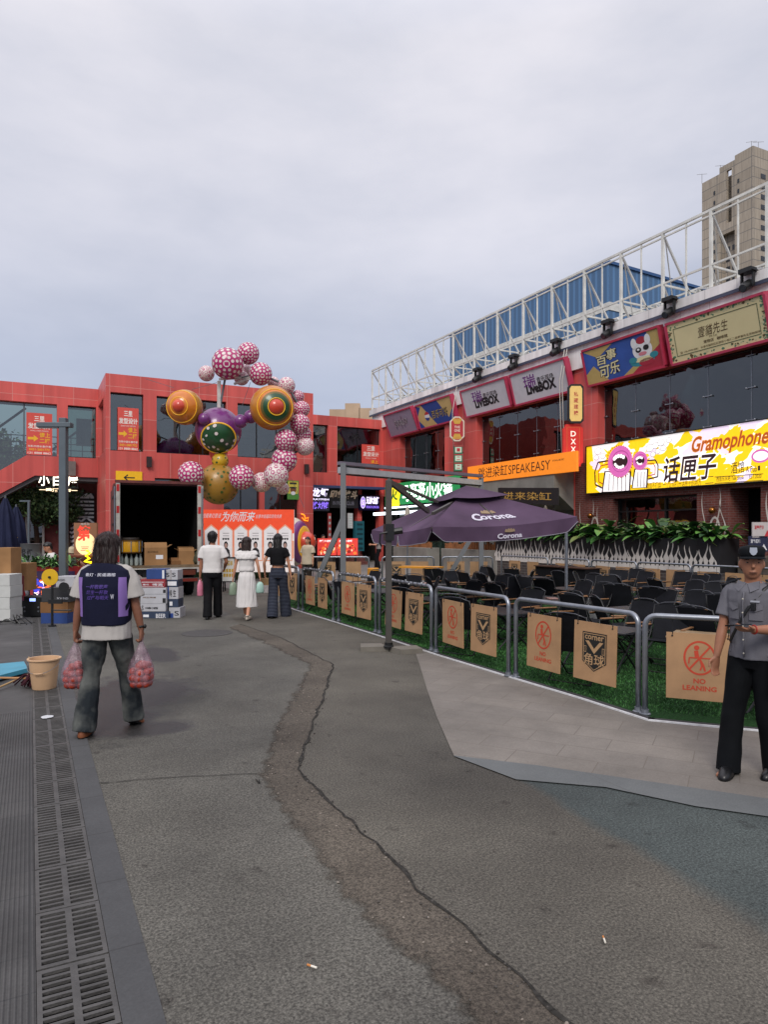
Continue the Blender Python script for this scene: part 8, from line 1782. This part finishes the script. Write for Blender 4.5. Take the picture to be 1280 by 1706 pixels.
    if shoes:
        for (f, a, yw) in ((fR, aR, shoes.get('yr', -.12)), (fL, aL, shoes.get('yl', .12))):
            mb = MB(); tl = shoes.get('tr' if f is fR else 'tl', 0.0); mb.M = Matrix.Translation(f) @ Matrix.Rotation(yw, 4, 'Z') @ Matrix.Rotation(-tl, 4, 'X'); w2 = shoes.get('w', 1.0); hh = shoes.get('h', .09)
            mb.rings([(.0, .042 * w2, .135, 0, .055), (.02, .047 * w2, .142, 0, .055), (.045, .044 * w2, .13, 0, .048), (.07, .038 * w2, .085, 0, .01), (hh, .035 * w2, .05, 0, -.025), (hh + .02, .034, .045, 0, -.03)], 20, 2.3); so = mb.build('shoe', shoes['m'], th, smooth=True)
            mb.v = []; mb.f = []; mb.m = []
            if shoes.get('sole'): mb.rings([(-.004, .045 * w2, .14, 0, .055), (.014, .05 * w2, .147, 0, .055)], 20, 2.3); mb.build('sole', shoes['sole'], so)
    # ---- hair
    if hair:
        mb = MB(); mb.M = HM; L = hair.get('len', .0); v = hair.get('vol', 1.0)
        mb.rings([(.52, .34 * v, .30 * v, 0, -.14), (.66, .375 * v, .42 * v, 0, -.045), (.8, .35 * v, .43 * v, 0, -.03), (.93, .25 * v, .32 * v, 0, -.03), (1.06, .08, .1, 0, -.03)], 26, 2.1)
        mb.rings([(.14 if L < .1 else .0, .20, .10, 0, -.26), (.3, .32 * v, .16, 0, -.26), (.55, .36 * v, .24 * v, 0, -.18), (.7, .34, .24, 0, -.15)], 22, 2.2)
        if hair.get('fringe'): mb.rings([(.60, .25, .10, 0, .27), (.72, .30, .16, 0, .24), (.85, .26, .2, 0, .16)], 18)
        if L > .1: mb.rings([(-L, .16 * v, .06, hair.get('sx', 0), -.30 - hair.get('back', .0)), (-L * .85, .27 * v, .10, hair.get('sx', 0), -.30 - hair.get('back', .0)), (-L * .45, .36 * v, .14, 0, -.32), (0, .38 * v, .18 * v, 0, -.28), (.4, .385 * v, .26 * v, 0, -.2), (.62, .36 * v, .3 * v, 0, -.14)], 24, 2.2)
        ho = to_obj(fuse(mb, max(vox * .9, .006), 2, .006, 40, 2, (1.6, 1.6, .12)), 'hair', hair['m'], th)
        if vox < .011 and hair.get('strands', True):   # loose strands over the hair mass
            me = ho.data; nv = len(me.vertices); rr = np.random.default_rng(5); ns_ = 3600 if vox < .008 else 700; idx = rr.integers(0, nv, ns_); co = np.zeros(nv * 3); me.vertices.foreach_get('co', co); co = co.reshape(-1, 3)[idx]; no = np.zeros(nv * 3); me.vertices.foreach_get('normal', no); no = no.reshape(-1, 3)[idx]
            dn = np.tile([0, 0, -1.0], (ns_, 1)); dn -= no * (dn * no).sum(1)[:, None]; dn += rr.normal(0, .12, (ns_, 3)); dn /= np.linalg.norm(dn, axis=1)[:, None] + 1e-6; sd_ = np.cross(dn, no); w2 = .0009 if vox < .008 else .002; Lh = rr.uniform(.03, .08, ns_)[:, None]
            a_ = co + no * .002; b2 = a_ + dn * Lh * .5 + no * .004; c2 = a_ + dn * Lh + no * rr.uniform(-.004, .006, ns_)[:, None]
            vv = np.stack([a_ - sd_ * w2, a_ + sd_ * w2, b2 + sd_ * w2, b2 - sd_ * w2], 1); v2 = np.stack([b2 - sd_ * w2, b2 + sd_ * w2, c2 + sd_ * w2 * .3, c2 - sd_ * w2 * .3], 1); tri_mesh('hair_strands', np.concatenate([vv, v2]), hair['m'], ho, 4)
    return th, dict(T=T, HM=HM, k=k, SZ=SZ, hz=hz, sh=(shR, shL), el=(elR, elL), ha=(handR, handL), hd=hd)
HAIR = mat('hair_black', '#120f0e', rough=.5, var=.35, scale=25); HAIRB = mat('hair_brown', '#26130f', rough=.5, var=.35, scale=25)
TEE = mat('tee_white', '#aaa5a0', rough=.9, var=.06, scale=6, bump=.1, bscale=90)
rzF = -YAW   # facing along the view

# --- man with the vest and two bags
DENIM = mat('denim', '#383f45', rough=.9, var=.62, scale=4.2, bump=.2, bscale=160, detail=9)
for _e, _p in zip(DENIM.node_tree.nodes['Color Ramp'].color_ramp.elements, (.40, .66)): _e.position = _p
DENIM.node_tree.nodes['Color Ramp'].color_ramp.elements[1].color = (.12, .125, .115, 1)
vb_ = CF((0, 0), (178 - 640) / FPX * 5.9, 5.9)
th, F = person('person walking away in a navy vest over a white tee, carrying two bags of fruit', (vb_.x, vb_.y, 0), rzF, 1.70,
    footL=(-.135, -.14, 0), footR=(.15, .22, .02), handL=(-.285, .03, .83), handR=(.275, .06, .86), curlL=1.25, curlR=1.25, palmL=(1, 0, 0), palmR=(-1, 0, 0), dirL=(0, .05, -1), dirR=(0, .05, -1), skin=mat('skin_brown', '#805440', rough=.6, var=.08, scale=14), vox=.0065,
    top=dict(m=TEE, hem=.80, sleeve=.42, sr=.088, ease=.03, w=1.05, fold=.006, ff=11), bottom=dict(kind='trousers', m=DENIM, knee=.076, hem=.094, hemz=-.03, fold=.012, ff=11),
    hair=dict(m=HAIRB, len=.20, vol=1.12), shoes=dict(m=mat('boot_tan', '#7a4424', rough=.6, var=.2), sole=BLK, tr=.5, w=1.05), lean=.03)
vest_man = th; k = F['k']
NV = mat('vest_navy', '#14162b', rough=.85, var=.15, scale=6, bump=.12, bscale=80); LIL = mat('vest_lilac', '#8468a8', rough=.85, var=.1)
mb = MB(); mb.rings([(z, rx, ry, 0, -.006) for z, rx, ry in ((.925, .196, .156), (1.0, .202, .158), (1.12, .206, .158), (1.25, .214, .160), (1.33, .222, .146), (1.385, .205, .122), (1.42, .15, .105), (1.445, .085, .09))], 30, 2.5)
ve = to_obj(fuse(mb, .0065, 4, .006, 8, 9), 'vest', NV, th)
from mathutils.bvhtree import BVHTree
_bv = BVHTree.FromPolygons([v.co.copy() for v in ve.data.vertices], [tuple(p.vertices) for p in ve.data.polygons])
def back_y(x, z):   # rear surface of the vest
    h = _bv.ray_cast(V((x, -1, z)), V((0, 1, 0))); return h[0].y if h[0] else -.05
def back_patch(name, m, x0, x1, z0, z1, par, txt=None, bold=.0, nx=6, nz=6, off=0, sl=0):
    mb = MB()
    if txt:
        a, fs = glyphs(txt, bold); mb.add([(x0 + (x1 - x0) * x + sl * (y - .5), back_y(x0 + (x1 - x0) * x, z0 + (z1 - z0) * y) - off, z0 + (z1 - z0) * y) for x, y in a], fs)
    else:
        vs = [(x0 + (x1 - x0) * i / nx, back_y(x0 + (x1 - x0) * i / nx, z0 + (z1 - z0) * j / nz) - off, z0 + (z1 - z0) * j / nz) for j in range(nz + 1) for i in range(nx + 1)]; mb.add(vs, [(j * (nx + 1) + i, j * (nx + 1) + i + 1, (j + 1) * (nx + 1) + i + 1, (j + 1) * (nx + 1) + i) for j in range(nz) for i in range(nx)])
    return mb.build(name, m, par, smooth=not txt)
back_patch('lettering', flat('vest_white', '#b9b9c4'), -.125, .125, 1.338, 1.366, ve, '青灯 · 民谣酒馆', .01, off=.004)
for q, (tx, z) in enumerate((('一杯敬歌声', 1.235), ('烂生一杯敬', 1.19), ('过往与明天', 1.145))): back_patch('lettering', flat('vest_purple', '#4a3484'), -.11 + .004 * q, .07 + .004 * q, z, z + .036, ve, tx, .015, off=.004, sl=.008)
back_patch('lettering', flat('vest_white', '#b9b9c4'), .092, .12, 1.15, 1.19, ve, 'W', .03, off=.004)
for s_ in (-1, 1):
    mb = MB(); vs = []; nz = 8
    for j in range(nz + 1):
        z = 1.0 + .33 * j / nz
        for i in range(5): x = s_ * (.150 + .052 * i / 4) ; vs.append((x, back_y(x, z) - .004, z))
    mb.add(vs, [(j * 5 + i, j * 5 + i + 1, (j + 1) * 5 + i + 1, (j + 1) * 5 + i) for j in range(nz) for i in range(4)]); mb.build('side_panel', LIL, ve, smooth=True)
mb = MB(); w_ = F['ha'][0]; mb.tube([w_ + V((-.034, 0, .035)), w_ + V((0, .036, .035)), w_ + V((.034, 0, .035)), w_ + V((0, -.036, .035)), w_ + V((-.034, 0, .035))], .010, 6); mb.ball(w_ + V((.035, -.01, .035)), (.012, .02, .02), 10, 6); mb.build('wrist_watch', BLK, th, smooth=True)
# bags of fruit
BAGM = bpy.data.materials.new('thin_plastic'); BAGM.use_nodes = True; _n = BAGM.node_tree; _n.nodes.remove(_n.nodes['Principled BSDF']); _o = _n.nodes['Material Output']
_t = _n.nodes.new('ShaderNodeBsdfTransparent'); _t.inputs[0].default_value = (.95, .90, .94, 1); _d = _n.nodes.new('ShaderNodeBsdfPrincipled'); _d.inputs['Base Color'].default_value = (.50, .36, .42, 1); _d.inputs['Roughness'].default_value = .22
_c = _n.nodes.new('ShaderNodeTexCoord'); _q = _n.nodes.new('ShaderNodeTexNoise'); _q.inputs['Scale'].default_value = 14; _q.inputs['Detail'].default_value = 4; _n.links.new(_c.outputs['Object'], _q.inputs[0]); _b2 = _n.nodes.new('ShaderNodeBump'); _b2.inputs['Strength'].default_value = .8; _b2.inputs['Distance'].default_value = .02; _n.links.new(_q.outputs[0], _b2.inputs['Height']); _n.links.new(_b2.outputs[0], _d.inputs['Normal'])
_r = _n.nodes.new('ShaderNodeMapRange'); _r.inputs[1].default_value = .35; _r.inputs[2].default_value = .7; _r.inputs[3].default_value = .10; _r.inputs[4].default_value = .42; _n.links.new(_q.outputs[0], _r.inputs[0]); _m = _n.nodes.new('ShaderNodeMixShader'); _n.links.new(_r.outputs[0], _m.inputs[0]); _n.links.new(_t.outputs[0], _m.inputs[1]); _n.links.new(_d.outputs[0], _m.inputs[2]); _n.links.new(_m.outputs[0], _o.inputs[0])
FR = mat('fruit_red', '#9a3420', rough=.4, var=.35, scale=12); fr0 = None
for s_, (hp_, nm, rad, seed) in enumerate(((F['ha'][1], 'left', .105, 3), (F['ha'][0], 'right', .105, 4))):
    hw_ = ROOTM[th.name] @ (hp_ + V((0, .0, -.10))); z0 = hw_.z - .40
    mb = MB(); prof = [(0.0, .02), (.015, .07), (.06, .10), (.12, .108), (.19, .098), (.26, .07), (.33, .042), (.38, .02), (.41, .012), (.44, .02)]; n = 40; vs = []
    for z, r_ in prof:
        for j in range(n): a = 2 * PI * j / n; q = r_ * (1 + (.10 * math.sin(a * 7 + z * 9 + seed) + .06 * math.sin(a * 13 - z * 20)) * min(1, z / .15)); vs.append((hw_.x + q * math.cos(a), hw_.y + q * math.sin(a), z0 + z))
    mb.add(vs, [(i * n + j, i * n + (j + 1) % n, (i + 1) * n + (j + 1) % n, (i + 1) * n + j) for i in range(len(prof) - 1) for j in range(n)] + [tuple(range(n - 1, -1, -1))])
    tag(mb.build('plastic_bag', BAGM, smooth=True), 'translucent plastic bag of red fruit hanging from the %s hand of the vest wearer' % nm, 'bag')
    rr = random.Random(seed)
    for i in range(26):
        a = i * 1.05 + rr.uniform(-.2, .2); lv = i // 7; r_ = (.070 if i % 7 else 0.0) * (.85, 1, .95, .7)[lv]; p = (hw_.x + r_ * math.cos(a), hw_.y + r_ * math.sin(a), z0 + .037 + lv * .052 + rr.uniform(0, .012))
        if fr0 is None: mb = MB(); mb.ball((0, 0, 0), (.036, .036, .033), 14, 9); fr0 = mb.build('fruit', FR, smooth=True, origin=(0, 0, 0)); o = fr0
        else: o = fr0.copy(); COL.objects.link(o)
        o.location = p; o.rotation_euler = (rr.random() * 3, rr.random() * 3, 0); tag(o, 'red fruit inside the plastic bag in the %s hand of the vest wearer' % nm, 'fruit', 'fruit in the %s hand bag' % nm); ROOTM[o.name] = Matrix.Translation(V(p))

# --- guard on the right
GRY = mat('uniform_grey', '#65646a', rough=.85, var=.08, scale=7, bump=.1, bscale=120); TRS = mat('uniform_trousers', '#07090d', rough=.85, var=.2)
gb = CF((0, 0), (1258 - 640) / FPX * 4.86, 4.86); rzG = -YAW + math.radians(124)
# local +Y points towards the camera and a little to its left; +X is his right hand
th, F = person('person in grey guard uniform and black cap walking left past the first barrier', (gb.x, gb.y, 0), rzG, 1.60,
    footR=(.11, .15, 0), footL=(-.09, -.10, 0), handR=(.21, .14, .76), handL=(-.14, .30, 1.06), elbL=(-.5, -.5, -1), elbR=(.4, -1, 0), curlR=.32, curlL=.5, palmR=(-1, .3, 0), palmL=(.2, -.3, 1), dirL=(.25, 1, .05), dirR=(.05, .2, -1), skin=SKIN2, vox=.0062, hyaw=math.radians(34), htilt=-.06, belly=1.08, lean=.05,
    top=dict(m=GRY, hem=.88, sleeve=.38, sr=.066, ease=.014, fold=.008, ff=12), bottom=dict(kind='trousers', m=TRS, knee=.078, hem=.082, hemz=-.045, fold=.009), hair=dict(m=mat('hair_grey', '#2c2826', rough=.7, var=.3), vol=.95, strands=False), shoes=dict(m=mat('shoe_black', '#0c0c0e', rough=.35), yr=.35, yl=.1, sole=BLK), face=True)
k = F['k']; HM = F['HM']
CAPM = mat('cap_black', '#0c1014', rough=.8, var=.15)
mb = MB(); mb.M = HM; mb.rings([(.66, .365, .44, 0, -.01), (.78, .375, .45, 0, -.01), (.92, .40, .46, 0, .0), (1.02, .33, .38, 0, .0), (1.07, .1, .12, 0, 0)], 28, 2.2); cp_ = mb.build('cap', CAPM, th, smooth=True)
mb = MB(); mb.M = HM; n = 16; vs = []
for i in range(n + 1): a = PI * (.12 + .76 * i / n); vs += [(.37 * math.cos(a), .43 * math.sin(a), .70), (.40 * math.cos(a), .68 * math.sin(a) , .64), (.40 * math.cos(a), .68 * math.sin(a), .615), (.37 * math.cos(a), .43 * math.sin(a), .665)]
mb.add(vs, [(4 * i + a, 4 * i + (a + 1) % 4, 4 * i + 4 + (a + 1) % 4, 4 * i + 4 + a) for i in range(n) for a in range(4)]); mb.build('visor', CAPM, cp_, smooth=False)
mb = MB(); mb.M = HM; mb.prism([(-.10, .462, .98), (.10, .462, .98), (.11, .466, .84), (.06, .47, .76), (0, .472, .73), (-.06, .47, .76), (-.11, .466, .84)], (0, .012, 0)); bd = mb.build('cap_badge', flat('badge_silver', '#9aa0ac', .4), cp_)
mb = MB(); mb.M = HM; mb.ball((0, .482, .87), (.055, .008, .06), 14, 8); mb.build('badge_centre', flat('badge_blue', '#5a6a94', .4), bd) if False else None
T = F['T']
def on_front(x, z, off=0): # front surface of the shirt
    zz = z / k; rx, ry = .185 * k, (.112 * 1.08 + .024) * k; c_ = min(.97, abs(x) / rx); y = ry * (1 - c_ ** 2.3) ** (1 / 2.3) - .004; y -= max(0, zz - 1.30) * .30 * k
    return V((x, y + .006 + off, z))
mb = MB(); mb.tube([T(on_front(0, z, .002)) for z in (.9 * k, 1.0 * k, 1.1 * k, 1.2 * k, 1.3 * k, 1.38 * k)], (.010, .003) if False else .006, 5); mb.build('placket', GRY, th, smooth=True)
for i in range(5): mb = MB(); mb.ball(T(on_front(0, (.93 + .1 * i) * k, .008)), (.006, .004, .006), 8, 6); mb.build('button', flat('button_pale', '#b9b2a4', .3), th)
for s_ in (-1, 1):
    mb = MB(); x0, x1 = .035 * s_, .12 * s_; z0, z1 = 1.17 * k, 1.29 * k; vs = [on_front(x0 + (x1 - x0) * i / 4, z0 + (z1 - z0) * j / 3, .006) for j in range(4) for i in range(5)]; mb.add(vs, [(j * 5 + i, j * 5 + i + 1, (j + 1) * 5 + i + 1, (j + 1) * 5 + i) for j in range(3) for i in range(4)]); pk = mb.build('chest_pocket', GRY, th, smooth=True)
    mb = MB(); mb.add([on_front(x0, z1, .012), on_front(x1, z1, .012), on_front(x1, z1 - .035, .014), on_front((x0 + x1) / 2, z1 - .055, .015), on_front(x0, z1 - .035, .014)], [(0, 1, 2, 3, 4)]); mb.build('pocket_flap', GRY, pk)
    mb = MB(); sh = F['sh'][0 if s_ > 0 else 1]; mb.cbox(tuple(sh + V((-s_ * .03, .01, .060 * k))), (.09, .045, .012), ry=s_ * .35); mb.build('epaulette', mat('epaulette', '#1a1c24', rough=.6), th)
    mb = MB(); mb.prism([T((s_ * .005, .070, 1.435 * k)), T((s_ * .075, .045, 1.455 * k)), T((s_ * .085, .075, 1.40 * k)), T((s_ * .04, .105, 1.375 * k))], (0, .010, .004)); mb.build('collar', GRY, th)
mb = MB(); mb.add([on_front(-.10, 1.302 * k, .010), on_front(-.045, 1.302 * k, .010), on_front(-.045, 1.315 * k, .010), on_front(-.10, 1.315 * k, .010)], [(0, 1, 2, 3)]); mb.build('name_tag', flat('tag_grey', '#8a8c94'), th)
# sleeve patch on his left arm
sh, el = F['sh'][1], F['el'][1]; c_ = sh.lerp(el, .42); mb = MB(); mb.ball(c_ + V((-.060, .045, 0)), (.02, .034, .040), 12, 8, Matrix.Rotation(.6, 3, 'Z')); mb.build('sleeve_patch', mat('patch_blue', '#34507c', rough=.6, var=.4, scale=40), th, smooth=True)
# strap, bag, radio, phone, bracelet
mb = MB(); sp_ = [V((-.13, -.02, 1.455 * k)), on_front(-.10, 1.40 * k, .012), on_front(-.045, 1.27 * k, .018), on_front(.02, 1.15 * k, .018), on_front(-.06, 1.02 * k, .02), V((-.215, .04, .95 * k))]
mb.tube([V((-.13, -.02, 1.455 * k)), on_front(-.115, 1.40 * k, .012), on_front(-.03, 1.25 * k, .018), on_front(.04, 1.12 * k, .018), on_front(.10, 1.0 * k, .018), V((.17, .0, .95 * k))], [(.011, .003)] * 6, 8, up=(0, 1, 0)); mb.build('shoulder_strap', BLK, th, smooth=True)
mb = MB(); mb.cbox((-.225, .02, .82 * k), (.10, .26, .30), rz=.1); mb.build('shoulder_bag', mat('bag_black', '#0b0c0f', rough=.8, var=.2), th, bevel=.03)
mb = MB(); mb.cbox(tuple(on_front(-.07, 1.27 * k, .02)), (.03, .02, .05)); mb.build('radio_clip', BLK, th, bevel=.004)
hl = F['ha'][1]; dl = V((.25, 1, .05)).normalized(); mb = MB(); mb.cbox(tuple(hl + dl * .12 + V((0, 0, .03))), (.15, .075, .009), rz=math.atan2(dl.y, dl.x), rx=.15); 
mb_w = [ROOTM[th.name] @ p for p in mb.v]; mb.v = mb_w; tag(mb.build('smartphone', flat('phone_black', '#0a0a0c', .15)), 'black smartphone lying in the raised hand of the guard', 'phone')
mb = MB(); fd = (hl - F['el'][1]).normalized(); u = fd.orthogonal().normalized(); v_ = fd.cross(u); mb.tube([hl - fd * .015 + (u * math.cos(t) + v_ * math.sin(t)) * .029 for t in [2 * PI * i / 14 for i in range(15)]], .0045, 6); mb.build('bracelet', flat('bead_red', '#9a2418', .4), th, smooth=True)
mb = MB(); mb.rings([(.905 * k, .180 * k, .134 * k, 0, -.004), (.928 * k, .178 * k, .133 * k, 0, -.004)], 26, 2.3); mb.build('shirt_hem_band', GRY, th, smooth=True)

# --- three people walking towards the truck
def at(px, D): q = CF((0, 0), (px - 640) / FPX * D, D); return (q.x, q.y, 0)
th, F = person('person in white tee and black trousers walking away, leftmost of three', at(354, 13.7), rzF + .05, 1.73, footL=(-.07, -.14, .0), footR=(.06, .24, .0), handL=(-.245, .02, .84), handR=(.20, .22, 1.0), elbR=(.6, -1, 0), curlL=.9, skin=SKIN2, vox=.010,
    top=dict(m=mat('tee_bright', '#cdc9c6', rough=.9, var=.05), hem=.90, sleeve=.36, sr=.085, ease=.028, fold=.006), bottom=dict(kind='trousers', m=mat('trousers_black', '#101013', rough=.85, var=.2), knee=.082, hem=.088), hair=dict(m=HAIR, vol=1.06), shoes=dict(m=mat('shoe_black', '#0c0c0e'), tr=.3))
hw_ = ROOTM[th.name] @ (F['ha'][1] + V((0, 0, -.1))); mb = MB(); mb.rings([(hw_.z - .32, .05, .04, hw_.x, hw_.y), (hw_.z - .3, .065, .05, hw_.x, hw_.y), (hw_.z - .1, .06, .045, hw_.x, hw_.y), (hw_.z - .02, .035, .02, hw_.x, hw_.y), (hw_.z + .03, .012, .012, hw_.x, hw_.y)], 16); tag(mb.build('shopping_bag', mat('bag_pink', '#c9788e', rough=.3, var=.15, bump=.6, bscale=15), smooth=True), 'small pink bag in the left hand of the person in white tee', 'bag')
DRS = mat('dress_white', '#cdc9c6', rough=.9, var=.05, bump=.1, bscale=60)
th, F = person('person in a long white off shoulder dress walking away, middle of three', at(411, 13.6), rzF, 1.62, fem=True, footL=(-.06, .20, .0), footR=(.06, -.20, .02), handL=(-.27, .02, .82), handR=(.26, .02, .83), elbL=(-.6, -1, 0), elbR=(.6, -1, 0), curlL=.8, curlR=.8, vox=.010,
    top=dict(m=DRS, hem=1.0, sleeve=.12, sr=.075, ease=.014, fold=.006, ff=14), bottom=dict(kind='skirt', m=DRS, rings=[(.26, .225, .20, 0, 0), (.45, .205, .18, 0, 0), (.7, .185, .155, 0, -.01), (.9, .17, .135, 0, -.01), (1.02, .128, .10, 0, -.004), (1.06, .122, .098, 0, -.004)], fold=.016), hair=dict(m=HAIRB, len=.75, vol=1.12, sx=.06), shoes=dict(m=flat('shoe_cream', '#b5aa9c', .4), w=.85, h=.07))
mb = MB(); SZ = F['SZ']; mb.rings([(SZ - .13, .205, .150, 0, -.01), (SZ - .10, .215, .150, 0, -.01), (SZ - .02, .195, .125, 0, -.01)], 26, 2.3); to_obj(fuse(mb, .010, 2, .008, 20, 1), 'off_shoulder_ruffle', DRS, th)
for nm, ix, c_, lb, dz in (('shopping_bag', 1, '#7d8c78', 'small green patterned bag in the left hand of the dress wearer', .26), ('shopping_bag', 0, '#9fc0b4', 'pale mint bag in the right hand of the dress wearer', .22)):
    hw_ = ROOTM[th.name] @ (F['ha'][ix] + V((0, 0, -.09))); mb = MB(); mb.rings([(hw_.z - dz, .07, .04, hw_.x, hw_.y), (hw_.z - dz + .02, .085, .05, hw_.x, hw_.y), (hw_.z - .05, .07, .04, hw_.x, hw_.y), (hw_.z, .03, .015, hw_.x, hw_.y)], 14); tag(mb.build(nm, flat('bagc' + c_, c_, .4), smooth=True), lb, 'bag')
STR = mat('trousers_stripe', '#232838', rough=.9, var=.1)
_n = STR.node_tree; _w = _n.nodes.new('ShaderNodeTexWave'); _w.bands_direction = 'Z'; _w.inputs['Scale'].default_value = 11; _c = _n.nodes.new('ShaderNodeTexCoord'); _n.links.new(_c.outputs['Object'], _w.inputs[0]); _r = _n.nodes.new('ShaderNodeValToRGB'); _r.color_ramp.elements[0].position = .6; _r.color_ramp.elements[0].color = (.012, .014, .024, 1); _r.color_ramp.elements[1].position = .85; _r.color_ramp.elements[1].color = (.07, .08, .11, 1); _n.links.new(_w.outputs[1], _r.inputs[0]); _n.links.new(_r.outputs[0], _n.nodes['Principled BSDF'].inputs['Base Color'])
th, F = person('person in black crop top and striped wide trousers walking away, rightmost of three', at(463, 13.9), rzF - .05, 1.68, fem=True, footL=(-.09, -.12, 0), footR=(.12, .24, 0), handL=(-.27, .03, .88), handR=(.26, .05, .82), elbL=(-.7, -1, 0), elbR=(.8, -.8, 0), curlL=.8, curlR=.8, vox=.010,
    top=dict(m=mat('top_black', '#0e0e11', rough=.85, var=.2), hem=1.07, sleeve=.26, sr=.066, ease=.012, fold=.004), bottom=dict(kind='trousers', m=STR, knee=.10, hem=.115, hemz=-.055, waist=1.02, fold=.010), hair=dict(m=HAIR, len=1.15, vol=1.0), shoes=dict(m=mat('shoe_black', '#0c0c0e')))
hw_ = ROOTM[th.name] @ (F['ha'][1] + V((0, 0, -.08))); mb = MB(); mb.cbox((hw_.x, hw_.y, hw_.z - .08), (.16, .09, .14), rz=rzF); tag(mb.build('paper_bag', mat('paper_tan', '#8a7050', rough=.8)), 'small tan paper bag in the left hand of the striped trousers wearer', 'bag')
th, F = person('person in beige tee and dark shorts walking beside the striped shell shape', at(513, 21), rzF + 2.7, 1.58, fem=True, footL=(-.06, -.02, 0), footR=(.07, .12, 0), vox=.013,
    top=dict(m=mat('tee_beige', '#b5a690', rough=.9, var=.05), hem=.80, sleeve=.38, sr=.095, ease=.05, fold=.008), bottom=dict(kind='trousers', m=mat('shorts_dark', '#2a2420', rough=.9), knee=.07, hem=.07, hemz=.5), hair=dict(m=HAIRB, len=1.0, vol=1.0, fringe=True), shoes=dict(m=flat('shoe_white', '#a9a49c')), face=True)
th, F = person('person in white shirt and black trousers standing far off by the brick steps', at(631, 33), rzF + PI / 2, 1.68, footL=(-.08, 0, 0), footR=(.08, .1, 0), handR=(.22, .35, 1.15), handL=(-.2, .35, 1.15), vox=.015, top=dict(m=mat('shirt_far', '#8a8684', rough=.9), hem=.95, sleeve=.4, ease=.025), bottom=dict(kind='trousers', m=mat('trousers_black', '#101013')), hair=dict(m=HAIR), shoes=dict(m=mat('shoe_black', '#0c0c0e')))
# staff at the counter
def seated(label, px, D, sd, rz, H, **kw): 
    q = at(px, D); return person(label, (q[0], q[1], sd), rz, H, footR=(.12, .42, 0), footL=(-.12, .42, 0), hipz=.50, **kw)
seated('person in white tee seated behind the counter looking down at his phone', 87, 17.2, .16, rzF + PI - .5, 1.72, lean=.12, htilt=.25, hyaw=-.3, handR=(.10, .32, .72), handL=(-.10, .32, .70), elbR=(1, -.4, -.3), elbL=(-1, -.4, -.3), vox=.012, top=dict(m=mat('tee_bright', '#bdb9b5'), hem=.86, sleeve=.3, sr=.075, ease=.02), bottom=dict(kind='trousers', m=mat('trousers_grey', '#5a5854', rough=.9)), hair=dict(m=HAIR, fringe=True, vol=1.04), shoes=dict(m=mat('shoe_black', '#0c0c0e')), face=True)
mb = MB(); q = at(87, 17.5); mb.box(q[0] - .22, q[0] + .22, q[1] - .2, q[1] + .25, .02, .50); tag(mb.build('stool', mat('stool_orange', '#a8702c', rough=.5)), 'orange box stool under the seated person in white tee', 'stool')
th, F = seated('person in cream hat and sleeveless top leaning at the wooden counter', 117, 16.9, .14, rzF + PI + .6, 1.62, fem=True, lean=.3, htilt=.35, handR=(.10, .40, .70), handL=(-.12, .38, .70), elbR=(1, -.4, -.3), elbL=(-1, -.4, -.3), vox=.012, top=dict(m=mat('top_floral', '#5c6460', rough=.9, var=.6, scale=18), hem=.86, sleeve=0, ease=.014), bottom=dict(kind='trousers', m=mat('trousers_grey', '#5a5854')), hair=dict(m=HAIR, len=.5), shoes=dict(m=mat('shoe_black', '#0c0c0e')))
mb = MB(); mb.M = F['HM']; mb.rings([(.70, .62, .62, 0, 0), (.73, .60, .60, 0, 0), (.74, .42, .46, 0, 0), (1.0, .36, .4, 0, 0), (1.1, .25, .28, 0, 0)], 26); mb.build('sun_hat', mat('hat_cream', '#a89c84', rough=.9), th, smooth=True)
mb = MB(); q = at(117, 17.1); mb.box(q[0] - .2, q[0] + .2, q[1] - .2, q[1] + .2, .02, .50); tag(mb.build('stool', mat('stool_wood', '#5a3420', rough=.5)), 'dark wooden stool under the person in the cream hat', 'stool')
th, F = person('person in black and white top crouching behind the brown carton at the left', at(27, 16.2), rzF + PI - .2, 1.6, hipz=.42, footR=(.12, .12, 0), footL=(-.12, .05, 0), lean=.55, htilt=.1, handR=(.12, .36, .95), handL=(-.05, .38, .85), elbR=(1, 0, -.6), elbL=(-1, 0, -.6), vox=.013, top=dict(m=mat('top_bw', '#3a3a3e', rough=.9, var=.9, scale=9), hem=.88, sleeve=.9, sr=.05, ease=.02), bottom=dict(kind='trousers', m=mat('trousers_black', '#101013')), hair=dict(m=HAIRB, len=.4, fringe=True), shoes=dict(m=mat('shoe_black', '#0c0c0e')), face=True)
# a few people far behind, seated or standing outside the crayfish shops
for i, (px, D, c_, lb) in enumerate(((524, 31.5, '#17171a', 'far person in black standing left of the red food lightboxes'), (538, 32, '#7a7a80', 'far person in grey standing behind the left food lightbox'), (566, 31.5, '#9a5a44', 'far person in orange brown top between the two food lightboxes'))):
    q = at(px, D); person(lb, q, rzF + PI * (.3 + i), 1.62, fem=i > 0, vox=.02, top=dict(m=mat('far_top%d' % i, c_, rough=.9), hem=.9, sleeve=.4, ease=.02), bottom=dict(kind='trousers', m=mat('trousers_black', '#101013')), hair=dict(m=HAIR, len=.5 if i else 0), shoes=dict(m=mat('shoe_black', '#0c0c0e')))
